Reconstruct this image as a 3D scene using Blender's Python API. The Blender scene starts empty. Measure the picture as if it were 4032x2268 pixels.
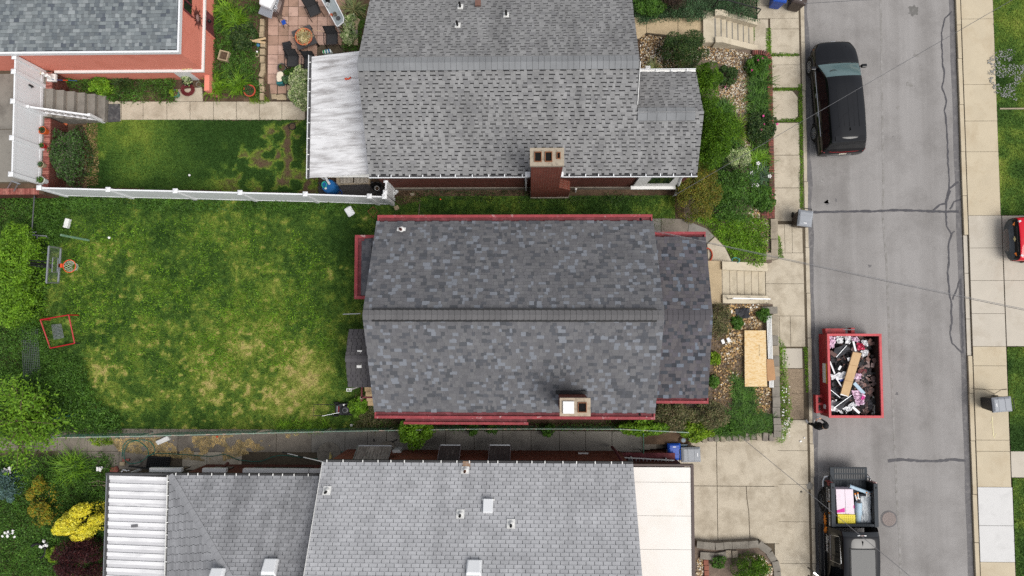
import bpy, bmesh, math, random
import numpy as np
from mathutils import Vector, Matrix

R_ = math.radians
rnd = random.Random(7)
RNG = np.random.default_rng(11)
scene = bpy.context.scene
COL = scene.collection

# ------------------------------------------------------------------ camera
# drone looking almost straight down; 32 m above the street
FPX, CX, CY, CAMH = 2800.0, 2016.0, 1134.0, 32.0
NADIR = (2090.0, 1290.0)
_d = Vector(((NADIR[0]-CX)/FPX, -(NADIR[1]-CY)/FPX, -1.0)).normalized()
_Z = -_d
_up = Vector((0, 1, 0))
_Y = (_up - _up.dot(_Z)*_Z).normalized()
_X = _Y.cross(_Z)
CAMR = Matrix((_X, _Y, _Z))            # camera -> world
cam_d = bpy.data.cameras.new('camera')
cam = bpy.data.objects.new('camera', cam_d)
COL.objects.link(cam)
cam_d.sensor_width = 36.0
cam_d.lens = FPX/4032.0*36.0
cam_d.clip_end = 1000
cam.matrix_world = Matrix.Translation((0, 0, CAMH)) @ CAMR.to_4x4()
scene.camera = cam

# ------------------------------------------------------------------ light
SUN_EL, SUN_AZ = R_(60), R_(125)       # soft bright overcast, sun high in the south-east (its glow shows in the truck's sunroof)
world = bpy.data.worlds.new('World')
scene.world = world
world.use_nodes = True
wn = world.node_tree
wn.nodes.clear()
sky = wn.nodes.new('ShaderNodeTexSky')
sky.sky_type = 'NISHITA'
sky.sun_disc = False
sky.sun_elevation = SUN_EL
sky.sun_rotation = SUN_AZ
sky.air_density = 1.0
sky.dust_density = 3.0
hs = wn.nodes.new('ShaderNodeHueSaturation')
hs.inputs['Saturation'].default_value = 0.28
bg = wn.nodes.new('ShaderNodeBackground')
bg.inputs['Strength'].default_value = 0.11
wo = wn.nodes.new('ShaderNodeOutputWorld')
wn.links.new(sky.outputs[0], hs.inputs['Color'])
wn.links.new(hs.outputs[0], bg.inputs[0])
wn.links.new(bg.outputs[0], wo.inputs[0])
sun_d = bpy.data.lights.new('sun', 'SUN')
sun_d.energy = 1.5
sun_d.angle = R_(36)
sun_d.color = (1.0, 0.96, 0.9)
sun = bpy.data.objects.new('sun', sun_d)
COL.objects.link(sun)
_sd = Vector((math.sin(SUN_AZ)*math.cos(SUN_EL), math.cos(SUN_AZ)*math.cos(SUN_EL), math.sin(SUN_EL)))
sun.rotation_euler = _sd.to_track_quat('Z', 'Y').to_euler()
scene.view_settings.view_transform = 'Standard'
scene.view_settings.look = 'None'
scene.view_settings.gamma = 1.0
scene.view_settings.exposure = 0.8
scene.cycles.use_denoising = False
scene.cycles.max_bounces = 6
scene.cycles.transparent_max_bounces = 8

# ------------------------------------------------------------------ placing: a spot seen in the survey tiles -> a point at height z
TILE = dict(A=(0, 0, 1.811), B=(900, 0, 1.811), C=(1900, 0, 1.811), D=(2400, 0, 1.449), E=(3032, 0, 1.811),
            F=(0, 700, 1.811), G=(1000, 700, 1.811), H=(2000, 800, 1.509), I=(3032, 750, 1.811), J=(0, 1468, 1.811),
            K=(1000, 1468, 1.811), L=(2000, 1468, 1.811), M=(3032, 1468, 1.811), N=(1000, 0, 3.449),
            Q=(3180, 1830, 3.309), U=(3150, 1280, 3.293), V=(1230, 1500, 6.588), X=(2600, 1600, 5.573), Z=(3880, 820, 5.572))
YARD, ALLEY, WALK = 1.0, 2.1, 0.13

def zground(x):                        # the front yards fall towards the street
    return YARD if x < 6.7 else max(0.62, YARD - (x-6.7)*0.11)

def W(t, x, y, z=0.0):
    o = TILE[t]
    v = CAMR @ Vector(((o[0]+x/o[2]-CX)/FPX, -(o[1]+y/o[2]-CY)/FPX, -1.0))
    if callable(z):
        zz = YARD
        for _ in range(5):
            k = (zz-CAMH)/v.z
            zz = z(v.x*k)
        z = zz
    k = (z-CAMH)/v.z
    return Vector((v.x*k, v.y*k, z))

def WL(t, pts, z=0.0):
    return [W(t, a, b, z) for a, b in pts]

# ------------------------------------------------------------------ mesh helpers
class MB:
    def __init__(s):
        s.v, s.f, s.m = [], [], []
    def add(s, vs, fs, m=0):
        n = len(s.v)
        s.v += [tuple(v) for v in vs]
        s.f += [tuple(i+n for i in f) for f in fs]
        s.m += [m]*len(fs)
        return s
    def box(s, x0, x1, y0, y1, z0, z1, m=0):
        return s.add([(x0,y0,z0),(x1,y0,z0),(x1,y1,z0),(x0,y1,z0),(x0,y0,z1),(x1,y0,z1),(x1,y1,z1),(x0,y1,z1)], BOXF, m)
    def ob(s, c, size, rot=0.0, m=0, mat=None):
        """box centred at c, rotated about z by rot (or by a 3x3 matrix)"""
        r = mat if mat is not None else Matrix.Rotation(rot, 3, 'Z')
        c = Vector(c); a, b, d = size[0]/2, size[1]/2, size[2]/2
        return s.add([c + r @ Vector(p) for p in ((-a,-b,-d),(a,-b,-d),(a,b,-d),(-a,b,-d),(-a,-b,d),(a,-b,d),(a,b,d),(-a,b,d))], BOXF, m)
    def prism(s, poly, z0, z1, m=0):
        """poly of (x,y[,z]); z1 None: top at each point's own z; z0 None: z0 = top-0.05"""
        n = len(poly)
        a = sum(poly[i][0]*poly[(i+1)%n][1]-poly[(i+1)%n][0]*poly[i][1] for i in range(n))
        if a < 0: poly = poly[::-1]
        top = [(p[0], p[1], p[2] if z1 is None else z1) for p in poly]
        bot = [(p[0], p[1], t[2]-0.05 if z0 is None else z0) for p, t in zip(poly, top)]
        fs = [tuple(range(n, 2*n)), tuple(range(n-1, -1, -1))] + [(i, (i+1)%n, n+(i+1)%n, n+i) for i in range(n)]
        return s.add(bot+top, fs, m)
    def bar(s, a, b, w, h, m=0):
        a, b = Vector(a), Vector(b); d = b-a
        if d.length < 1e-6: return s
        y = d.normalized(); up = Vector((0,0,1)) if abs(y.z) < .98 else Vector((1,0,0))
        x = y.cross(up).normalized(); z = x.cross(y)
        return s.ob((a+b)/2, (w, d.length, h), m=m, mat=Matrix((x, y, z)).transposed())
    def tube(s, pts, r, n=8, m=0, cap=True):
        pts = [Vector(p) for p in pts]; k = len(pts)
        rr = r if isinstance(r, (list, tuple)) else [r]*k
        vs = []; ref = None
        for i, p in enumerate(pts):
            t = (pts[min(i+1,k-1)]-pts[max(i-1,0)]).normalized()
            if ref is None:
                ref = t.orthogonal().normalized()
            ref = (ref - ref.dot(t)*t)
            ref = ref.normalized() if ref.length > 1e-6 else t.orthogonal().normalized()
            q = t.cross(ref)
            vs += [p + rr[i]*(math.cos(2*math.pi*j/n)*ref + math.sin(2*math.pi*j/n)*q) for j in range(n)]
        fs = [(i*n+j, i*n+(j+1)%n, (i+1)*n+(j+1)%n, (i+1)*n+j) for i in range(k-1) for j in range(n)]
        if cap: fs += [tuple(range(n-1,-1,-1)), tuple(range((k-1)*n, k*n))]
        return s.add(vs, fs, m)
    def lathe(s, c, prof, n=20, m=0, sx=1.0, sy=1.0, rot=0.0, mat=None):
        """prof: list of (r,z) from bottom to top"""
        vs = []; c = Vector(c)
        for r, z in prof:
            for j in range(n):
                a = 2*math.pi*j/n
                p = Vector((r*math.cos(a)*sx, r*math.sin(a)*sy, z))
                if rot: p = Matrix.Rotation(rot, 3, 'Z') @ p
                if mat is not None: p = mat @ p
                vs.append(c+p)
        k = len(prof)
        fs = [(i*n+j, i*n+(j+1)%n, (i+1)*n+(j+1)%n, (i+1)*n+j) for i in range(k-1) for j in range(n)]
        if prof[0][0] > 1e-5: fs.append(tuple(range(n-1,-1,-1)))
        if prof[-1][0] > 1e-5: fs.append(tuple(range((k-1)*n, k*n)))
        return s.add(vs, fs, m)
    def ribbon(s, pts, w, m=0):
        pts = [Vector(p) for p in pts]; vs = []
        ww = w if isinstance(w, (list, tuple)) else [w]*len(pts)
        for i, p in enumerate(pts):
            t = pts[min(i+1,len(pts)-1)]-pts[max(i-1,0)]
            q = Vector((-t.y, t.x, 0)).normalized()*ww[i]/2
            vs += [p+q, p-q]
        return s.add(vs, [(2*i+1, 2*i+3, 2*i+2, 2*i) for i in range(len(pts)-1)], m)

BOXF = [(0,3,2,1),(4,5,6,7),(0,1,5,4),(1,2,6,5),(2,3,7,6),(3,0,4,7)]

def chain_loc(o):
    v = Vector((0,0,0))
    while o is not None:
        v += o.location; o = o.parent
    return v

def mesh_from(name, mb, mats, shift, smooth=False):
    me = bpy.data.meshes.new(name)
    me.from_pydata([(a-shift.x, b-shift.y, c-shift.z) for a, b, c in mb.v], [], mb.f)
    mats = mats if isinstance(mats, (list, tuple)) else [mats]
    for m in mats: me.materials.append(m)
    if len(mats) > 1: me.polygons.foreach_set('material_index', mb.m)
    if len(mb.f) < 6000:
        bm = bmesh.new(); bm.from_mesh(me)
        bmesh.ops.recalc_face_normals(bm, faces=bm.faces)
        bm.to_mesh(me); bm.free()
    if smooth:
        me.polygons.foreach_set('use_smooth', [True]*len(me.polygons))
        me.set_sharp_from_angle(angle=R_(42))
    me.update()
    return me

def put(o, parent=None):
    COL.objects.link(o)
    if parent is not None: o.parent = parent
    return o

def tag(o, label=None, cat=None, group=None, kind=None):
    if label: o['label'] = label
    if cat: o['category'] = cat
    if group: o['group'] = group
    if kind: o['kind'] = kind
    return o

def thing(name, label, cat, loc=(0,0,0), group=None, rz=0.0):
    o = bpy.data.objects.new(name, None)
    o.empty_display_size = 0.3
    o.location = loc; o.rotation_euler = (0, 0, rz)
    put(o)
    return tag(o, label, cat, group)

def part(name, mb, mats, parent, local=False, smooth=False, bevel=0.0, kind=None, label=None):
    shift = Vector((0,0,0)) if local or parent is None else chain_loc(parent)
    o = put(bpy.data.objects.new(name, mesh_from(name, mb, mats, shift, smooth)), parent)
    if bevel:
        b = o.modifiers.new('bevel', 'BEVEL'); b.width = bevel; b.segments = 2; b.limit_method = 'ANGLE'
    return tag(o, label, kind=kind)

def solo(name, mb, mats, label, cat, group=None, smooth=False, bevel=0.0, kind=None):
    xs = [v[0] for v in mb.v]; ys = [v[1] for v in mb.v]; zs = [v[2] for v in mb.v]
    c = Vector(((min(xs)+max(xs))/2, (min(ys)+max(ys))/2, min(zs)))
    o = bpy.data.objects.new(name, mesh_from(name, mb, mats, c, smooth))
    o.location = c; put(o)
    if bevel:
        b = o.modifiers.new('bevel', 'BEVEL'); b.width = bevel; b.segments = 2; b.limit_method = 'ANGLE'
    return tag(o, label, cat, group, kind)

def structure(name, mb, mats, smooth=False):
    o = part(name, mb, mats, None, smooth=smooth)
    o['kind'] = 'structure'
    return o

def copy_tree(o, parent=None):
    c = o.copy(); COL.objects.link(c); c.parent = parent
    for ch in list(o.children): copy_tree(ch, c)
    return c

# ------------------------------------------------------------------ materials
def lin(h):
    if isinstance(h, (tuple, list)): return tuple(h)
    h = h.lstrip('#'); o = []
    for i in (0, 2, 4):
        c = int(h[i:i+2], 16)/255
        c = c/12.92 if c <= .04045 else ((c+.055)/1.055)**2.4
        o.append(c/1.45)
    return tuple(o)

class NT:
    def __init__(s, name):
        s.mat = bpy.data.materials.new(name); s.mat.use_nodes = True
        s.t = s.mat.node_tree; s.t.nodes.clear()
        s.out = s.n('ShaderNodeOutputMaterial')
        s._pos = None
    def n(s, k, **kw):
        nd = s.t.nodes.new(k)
        for a, b in kw.items(): setattr(nd, a, b)
        return nd
    def l(s, a, b): s.t.links.new(a, b)
    def pos(s):
        if s._pos is None: s._pos = s.n('ShaderNodeNewGeometry').outputs['Position']
        return s._pos
    def noise(s, scale, detail=5, rough=.6, vec=None, dist=0.0):
        nd = s.n('ShaderNodeTexNoise')
        nd.inputs['Scale'].default_value = scale; nd.inputs['Detail'].default_value = detail
        nd.inputs['Roughness'].default_value = rough; nd.inputs['Distortion'].default_value = dist
        s.l(vec if vec is not None else s.pos(), nd.inputs['Vector'])
        return nd.outputs['Fac']
    def ramp(s, fac, stops, interp='LINEAR'):
        r = s.n('ShaderNodeValToRGB'); e = r.color_ramp; e.interpolation = interp
        while len(e.elements) < len(stops): e.elements.new(.5)
        for el, (p, c) in zip(e.elements, stops):
            el.position = p; el.color = (*c, 1) if len(c) == 3 else c
        s.l(fac, r.inputs[0]); return r.outputs[0]
    def mix(s, fac, a, b, blend='MIX'):
        m = s.n('ShaderNodeMix', data_type='RGBA', blend_type=blend)
        for v, i in ((fac, 0), (a, 6), (b, 7)):
            if hasattr(v, 'links'): s.l(v, m.inputs[i])
            elif i == 0: m.inputs[0].default_value = v
            else: m.inputs[i].default_value = (*v, 1)
        return m.outputs[2]
    def math(s, op, a, b=None):
        m = s.n('ShaderNodeMath', operation=op)
        for i, v in enumerate((a, b)):
            if v is None: continue
            if hasattr(v, 'links'): s.l(v, m.inputs[i])
            else: m.inputs[i].default_value = v
        return m.outputs[0]
    def bsdf(s, col, rough=.8, metal=0.0, spec=.3, coat=0.0, bump=None, bstr=.3, bdist=.01, trans=0.0, sub=0.0, alpha=None):
        p = s.n('ShaderNodeBsdfPrincipled')
        if hasattr(col, 'links'): s.l(col, p.inputs['Base Color'])
        else: p.inputs['Base Color'].default_value = (*col, 1)
        if hasattr(rough, 'links'): s.l(rough, p.inputs['Roughness'])
        else: p.inputs['Roughness'].default_value = rough
        p.inputs['Metallic'].default_value = metal
        p.inputs['Specular IOR Level'].default_value = spec
        p.inputs['Coat Weight'].default_value = coat
        p.inputs['Coat Roughness'].default_value = .06
        p.inputs['Transmission Weight'].default_value = trans
        if alpha is not None:
            if hasattr(alpha, 'links'): s.l(alpha, p.inputs['Alpha'])
            else: p.inputs['Alpha'].default_value = alpha
        if bump is not None:
            b = s.n('ShaderNodeBump'); b.inputs['Strength'].default_value = bstr; b.inputs['Distance'].default_value = bdist
            s.l(bump, b.inputs['Height']); s.l(b.outputs[0], p.inputs['Normal'])
        s.l(p.outputs[0], s.out.inputs[0]); return p

def _mul(c, k): return tuple(min(1, max(0, x*k)) for x in c)

def mat(name, c, var=.12, scale=4.0, rough=.8, metal=0.0, spec=.3, coat=0.0, bump=0.0, bscale=60.0, stain=None, stain_scale=1.2, stain_at=(.5,.72), speck=None, speck_scale=120.0, speck_at=(.6,.7), stretch=None, trans=0.0):
    t = NT(name); c = lin(c)
    vec = None
    if stretch:
        mp = t.n('ShaderNodeMapping'); mp.inputs['Scale'].default_value = stretch
        t.l(t.pos(), mp.inputs[0]); vec = mp.outputs[0]
    col = c
    if var:
        col = t.ramp(t.noise(scale, 6, .65, vec), [(.3, _mul(c, 1-var)), (.7, _mul(c, 1+var))])
    if stain is not None:
        col = t.mix(t.ramp(t.noise(stain_scale, 8, .7, vec, .3), [(stain_at[0], (0,0,0)), (stain_at[1], (1,1,1))]), col, lin(stain))
    if speck is not None:
        col = t.mix(t.ramp(t.noise(speck_scale, 2, .5), [(speck_at[0], (0,0,0)), (speck_at[1], (1,1,1))]), col, lin(speck))
    t.bsdf(col, rough, metal, spec, coat, t.noise(bscale, 4, .6, vec) if bump else None, bump, .02, trans=trans)
    return t.mat

def leaf_mat(name, cols, rough=.55, trans=.3, lo=.4, hi=1.42):
    t = NT(name); g = t.n('ShaderNodeNewGeometry')
    cs = [lin(c) for c in cols]; k = len(cs)
    col = t.ramp(g.outputs['Random Per Island'], [((i+.5)/k, c) for i, c in enumerate(cs)])
    big = t.ramp(t.noise(3.2, 4, .65), [(.32, (lo,lo*1.1,lo)), (.66, (hi,hi*.98,hi*.86))])
    col = t.mix(1.0, col, big, 'MULTIPLY')
    p = t.n('ShaderNodeBsdfPrincipled'); t.l(col, p.inputs['Base Color']); p.inputs['Roughness'].default_value = rough
    p.inputs['Specular IOR Level'].default_value = .25
    tr = t.n('ShaderNodeBsdfTranslucent'); t.l(col, tr.inputs[0])
    mx = t.n('ShaderNodeMixShader'); mx.inputs[0].default_value = trans
    t.l(p.outputs[0], mx.inputs[1]); t.l(tr.outputs[0], mx.inputs[2]); t.l(mx.outputs[0], t.out.inputs[0])
    return t.mat

def grass_mat(name, low=('6a5546','8a7355','b5a36a','a0a053')):
    """colour from the 'tone' attribute: 0 bare soil, .25 straw, .5 yellow green, .75 green, 1 dark green"""
    t = NT(name); a = t.n('ShaderNodeAttribute', attribute_name='tone')
    g = t.n('ShaderNodeNewGeometry')
    f = t.math('ADD', a.outputs['Fac'], t.math('MULTIPLY', t.math('SUBTRACT', g.outputs['Random Per Island'], .5), .16))
    f = t.math('ADD', f, t.math('MULTIPLY', t.math('SUBTRACT', t.noise(9, 5, .7), .5), .35))
    col = t.ramp(f, [(0, lin(low[0])), (.14, lin(low[1])), (.26, lin(low[2])), (.42, lin(low[3])), (.6, lin('788c34')), (.78, lin('506f29')), (1, lin('314f1c'))])
    t.bsdf(col, .75, 0, .15, bump=t.noise(70, 4, .7), bstr=.5)
    return t.mat

def brick_mat(name, c1, c2, mortar, bw=.205, bh=.068):
    t = NT(name); g = t.n('ShaderNodeNewGeometry')
    sp = t.n('ShaderNodeSeparateXYZ'); t.l(g.outputs['Position'], sp.inputs[0])
    sn = t.n('ShaderNodeSeparateXYZ'); t.l(g.outputs['Normal'], sn.inputs[0])
    fx = t.math('GREATER_THAN', t.math('ABSOLUTE', sn.outputs[0]), .6)
    u = t.math('ADD', t.math('MULTIPLY', sp.outputs[0], t.math('SUBTRACT', 1.0, fx)), t.math('MULTIPLY', sp.outputs[1], fx))
    cb = t.n('ShaderNodeCombineXYZ'); t.l(u, cb.inputs[0]); t.l(sp.outputs[2], cb.inputs[1])
    b = t.n('ShaderNodeTexBrick'); t.l(cb.outputs[0], b.inputs['Vector'])
    b.inputs['Color1'].default_value = (*lin(c1), 1); b.inputs['Color2'].default_value = (*lin(c2), 1); b.inputs['Mortar'].default_value = (*lin(mortar), 1)
    b.inputs['Scale'].default_value = 1.0; b.inputs['Brick Width'].default_value = bw; b.inputs['Row Height'].default_value = bh
    b.inputs['Mortar Size'].default_value = .006; b.inputs['Mortar Smooth'].default_value = .2
    col = t.mix(1.0, b.outputs['Color'], t.ramp(t.noise(5, 5, .7), [(.3, (.75,.75,.75)), (.7, (1.2,1.2,1.2))]), 'MULTIPLY')
    inv = t.math('SUBTRACT', 1.0, b.outputs['Fac'])
    t.bsdf(col, .85, 0, .2, bump=inv, bstr=.6, bdist=.01)
    return t.mat
# ------------------------------------------------------------------ palette
def asphalt():
    t = NT('asphalt'); c = lin('999694')
    col = t.ramp(t.noise(85, 3, .6), [(.36, _mul(c, .72)), (.5, c), (.68, _mul(c, 1.22))])
    mp = t.n('ShaderNodeMapping'); mp.inputs['Scale'].default_value = (1.1,.05,1); t.l(t.pos(), mp.inputs[0])
    col = t.mix(1.0, col, t.ramp(t.noise(1.0, 4, .6, mp.outputs[0]), [(.34, (.86,.855,.85)), (.6, (1.05,1.05,1.05))]), 'MULTIPLY')
    col = t.mix(1.0, col, t.ramp(t.noise(.55, 7, .7), [(.36, (.84,.835,.83)), (.55, (1.03,1.03,1.03))]), 'MULTIPLY')
    col = t.mix(t.ramp(t.noise(3.1, 3, .5), [(.74, (0,0,0)), (.8, (.55,.55,.55))]), col, lin('5f5d5c'))
    t.bsdf(col, .9, 0, .25, bump=t.noise(140, 3, .6), bstr=.3); return t.mat
m_asph = asphalt()
m_tar = mat('crack_seal', '46454a', .2, 6, .6, stain='5c5b5e', stain_scale=5)
m_seam = mat('asphalt_seam', '86837f', .12, 3, .9, stain='9c9997', stain_scale=4, stain_at=(.42,.6))
m_edge = mat('asphalt_edge', '6e6c6d', .15, 3, .9, stain='8d8a88', stain_scale=5)
m_conc = mat('concrete', 'cabfab', .07, 1.3, .9, speck='a89c88', speck_scale=70, speck_at=(.56,.68), stain='a29682', stain_scale=1.6, stain_at=(.44,.72), bump=.15, bscale=120)
m_conc_e = mat('concrete_east', 'cabda4', .06, 1.3, .9, speck='b3a386', speck_scale=70, speck_at=(.58,.68), stain='bbab90', stain_scale=.9)
m_conc_new = mat('concrete_new', 'd8d7d5', .04, 1.5, .85, stain='c9c8c6', stain_scale=1.5)
m_conc_drive = mat('concrete_driveway', 'c6beb0', .05, 1.2, .85, stain='b5ab9b', stain_scale=.8)
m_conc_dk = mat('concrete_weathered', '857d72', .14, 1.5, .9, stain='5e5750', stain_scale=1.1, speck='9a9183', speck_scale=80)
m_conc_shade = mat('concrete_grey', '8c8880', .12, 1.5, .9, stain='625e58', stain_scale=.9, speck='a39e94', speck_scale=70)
m_aggr = mat('exposed_aggregate', 'a08e78', .15, 8, .9, speck='6f614f', speck_scale=45, speck_at=(.52,.6), bump=.4, bscale=60)
m_aggr_lt = mat('aggregate_light', 'c4b08f', .1, 4, .9, speck='a58f6e', speck_scale=55, speck_at=(.54,.62), bump=.3, bscale=60)
m_stair = mat('stair_concrete', 'cbbfa8', .06, 2, .9, stain='b0a48c', stain_scale=2.2)
m_joint = mat('joint_soil', '5d5344', .2, 5, .95)
m_soil = mat('soil', '5a4838', .25, 3, .95, stain='7a6450', stain_scale=2, bump=.5, bscale=30)
m_mulch = mat('mulch', '75665a', .25, 6, .95, stain='8f7f6f', stain_scale=2, bump=.6, bscale=35)
m_white = mat('white_vinyl', 'f2f4f6', .02, 2, .45, spec=.4)
m_whitep = mat('white_paint', 'efefec', .03, 3, .55)
m_whiteroof = mat('white_membrane', 'efece6', .02, .8, .6, stain='e3ddd2', stain_scale=.6, stain_at=(.5,.8))
m_awn = mat('weathered_white_metal', 'f0f0f1', .03, 2, .5, spec=.4, stain='8f8a88', stain_scale=1.7, stain_at=(.44,.72), stretch=(.3,2.6,1))
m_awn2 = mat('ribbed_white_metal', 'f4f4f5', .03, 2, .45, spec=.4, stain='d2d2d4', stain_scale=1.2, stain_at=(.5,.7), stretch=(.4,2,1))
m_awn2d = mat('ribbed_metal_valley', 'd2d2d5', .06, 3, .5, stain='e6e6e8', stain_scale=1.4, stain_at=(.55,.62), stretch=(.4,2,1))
m_gutdark = mat('gutter_inside', '4a4a4c', .2, 5, .8)
m_brown = mat('brown_metal', '4a3a36', .1, 3, .5)
m_redpaint = mat('red_paint', '983c42', .2, 3, .65, stain='c2a0a0', stain_scale=5, stain_at=(.58,.68), speck='7a3238', speck_scale=14, speck_at=(.6,.7))
m_redrust = mat('red_rusty', '6d3438', .2, 5, .8, stain='94525a', stain_scale=3)
m_salmon = mat('salmon_paint', 'f2947f', .04, 1.5, .8, stain='e58670', stain_scale=1.2, bump=.2, bscale=25)
m_brickw = brick_mat('brick_dark_red', '6d3429', '57291f', '7d6a60')
m_brickch = brick_mat('brick_chimney', '7d3b2c', '6a3022', '8b7468')
m_brickorange = brick_mat('brick_orange', '97523c', '82432f', '8e7a6c')
m_found = mat('foundation', '8f877b', .15, 5, .9, stain='6c655c', stain_scale=3)
m_deck_dark = mat('roof_underlay', '252527', .2, 8, .9)
m_deck_mid = mat('roof_underlay_mid', '38383b', .2, 8, .9)
m_deck_3tab = mat('roof_underlay_light', '4a4c50', .2, 8, .9)
m_black = mat('black_matte', '1e1e1f', .1, 5, .6)
m_blackp = mat('black_plastic', '2c2d30', .1, 5, .45)
m_hole = mat('hole_dark', '0e0c0b', .2, 5, .95)  # near-black: the darkness inside holes and flues put in as colour
m_rust = mat('rust', '8a5a3c', .2, 10, .8)
m_metal = mat('galvanised', 'b9bcc0', .06, 4, .35, metal=.7)
m_steel = mat('brushed_steel', 'd0d2d6', .05, 4, .3, metal=.8)
m_wood = mat('weathered_wood', 'a99b86', .15, 4, .8, stretch=(1,6,6), stain='877a66', stain_scale=3)
m_woodlt = mat('pale_wood', 'cbb089', .12, 4, .8)
m_terra = mat('terracotta', 'cf6f48', .1, 6, .7)
m_straw = leaf_mat('dry_straw', ['d8c79a', 'bba873', 'e6dcbc', '9a8a5c'], trans=.1)
m_blue = mat('blue_plastic', '1f4fae', .08, 4, .4)
m_red = mat('red_plastic', 'b3222a', .08, 4, .4)
m_lid = mat('grey_plastic', '9a9ea4', .04, 4, .5)
m_bluegrey = mat('bluegrey_plastic', '7f919d', .05, 4, .5, stain='6d7a82', stain_scale=4)
m_glass = mat('dark_glass', '1b2326', 0, 1, .06, spec=.6)
m_orange = mat('orange_paint', 'e8562e', .06, 5, .5)
m_green_paint = mat('green_paint', '6f9478', .12, 6, .6, stain='9aa58a', stain_scale=8)
m_flag = mat('sandstone', 'b3a184', .14, 4, .9, stain='8e7d63', stain_scale=2.5, bump=.3, bscale=40)
m_block = mat('grey_wall_block', '8b857b', .14, 3, .9, stain='6b655c', stain_scale=2.5, bump=.3, bscale=40)
m_block2 = mat('tan_wall_block', 'a19684', .14, 3, .9, stain='7f7566', stain_scale=2.5, bump=.3, bscale=40)
m_capbrick = [mat('cap_brick_%s' % n, c, .18, 9, .9, stain='5b4a44', stain_scale=6) for n, c in (('a', '7a4a42'), ('b', '6a4540'), ('c', '8d5348'))]
m_capbrick2 = [mat('rowlock_brick_%s' % n, c, .18, 9, .9, stain='6b4038', stain_scale=6) for n, c in (('a', 'a5645a'), ('b', '93544b'), ('c', 'b27468'))]
m_patio = [mat('patio_tile_%s' % n, c, .12, 3, .9, stain=s, stain_scale=2.2) for n, c, s in (('a', 'bd9c8b', '9a7c6b'), ('b', 'ac8c7a', '826b58'), ('c', 'c8a797', 'a5887a'))]
m_stone = [mat('river_stone_%s' % n, c, .12, 9, .8) for n, c in (('a', 'd9cdb6'), ('b', 'b39b78'), ('c', '8f6f50'), ('d', 'efe9dd'), ('e', 'c9a46c'), ('f', '7c736a'))]
m_grass = grass_mat('lawn_grass'); m_grass_n = grass_mat('thin_grass', ('58463a','604d3c','5f5739','666c36'))

# ------------------------------------------------------------------ numpy noise
def vnoise(x, y, scale, seed):
    x = np.asarray(x)*scale+seed*17.13; y = np.asarray(y)*scale+seed*9.71
    xi = np.floor(x).astype(np.int64); yi = np.floor(y).astype(np.int64)
    fx = x-xi; fy = y-yi; fx = fx*fx*(3-2*fx); fy = fy*fy*(3-2*fy)
    def h(a, b):
        n = (a*374761393 + b*668265263 + seed*1442695) & 0x7fffffff
        n = ((n ^ (n >> 13))*1274126177) & 0x7fffffff
        return ((n ^ (n >> 16)) & 0xffff)/65535.0
    return (h(xi,yi)*(1-fx)+h(xi+1,yi)*fx)*(1-fy)+(h(xi,yi+1)*(1-fx)+h(xi+1,yi+1)*fx)*fy
def fbm(x, y, scale, seed, o=4):
    s = 0; a = .5; t = 0
    for i in range(o):
        s = s+a*vnoise(x, y, scale*2**i, seed+i); t += a; a *= .55
    return s/t
def inpoly(x, y, poly):
    c = np.zeros(len(x), bool); n = len(poly)
    for i in range(n):
        x0, y0 = poly[i][0], poly[i][1]; x1, y1 = poly[(i+1)%n][0], poly[(i+1)%n][1]
        if y0 == y1: continue
        k = ((y0 > y) != (y1 > y)) & (x < (x1-x0)*(y-y0)/(y1-y0)+x0)
        c ^= k
    return c
def sample(poly, n, rng=RNG):
    xs = [p[0] for p in poly]; ys = [p[1] for p in poly]
    out = np.zeros((0, 2))
    while len(out) < n:
        p = rng.random((n*2, 2))*[max(xs)-min(xs), max(ys)-min(ys)]+[min(xs), min(ys)]
        out = np.vstack([out, p[inpoly(p[:,0], p[:,1], poly)]])
    return out[:n]
def area(poly):
    n = len(poly)
    return abs(sum(poly[i][0]*poly[(i+1)%n][1]-poly[(i+1)%n][0]*poly[i][1] for i in range(n)))/2

def np_mesh(name, verts, faces_n, loops, mats, midx=None, tone=None):
    """verts (n,3); faces all with faces_n corners; loops flat index array"""
    me = bpy.data.meshes.new(name)
    nf = len(loops)//faces_n
    me.vertices.add(len(verts)); me.vertices.foreach_set('co', np.asarray(verts, np.float32).ravel())
    me.loops.add(len(loops)); me.loops.foreach_set('vertex_index', np.asarray(loops, np.int32))
    me.polygons.add(nf); me.polygons.foreach_set('loop_start', np.arange(nf, dtype=np.int32)*faces_n)
    for m in (mats if isinstance(mats, (list, tuple)) else [mats]): me.materials.append(m)
    if midx is not None: me.polygons.foreach_set('material_index', np.asarray(midx, np.int32))
    if tone is not None:
        at = me.attributes.new('tone', 'FLOAT', 'POINT'); at.data.foreach_set('value', np.asarray(tone, np.float32))
    me.update(calc_edges=True); me.validate()
    return me

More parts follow.
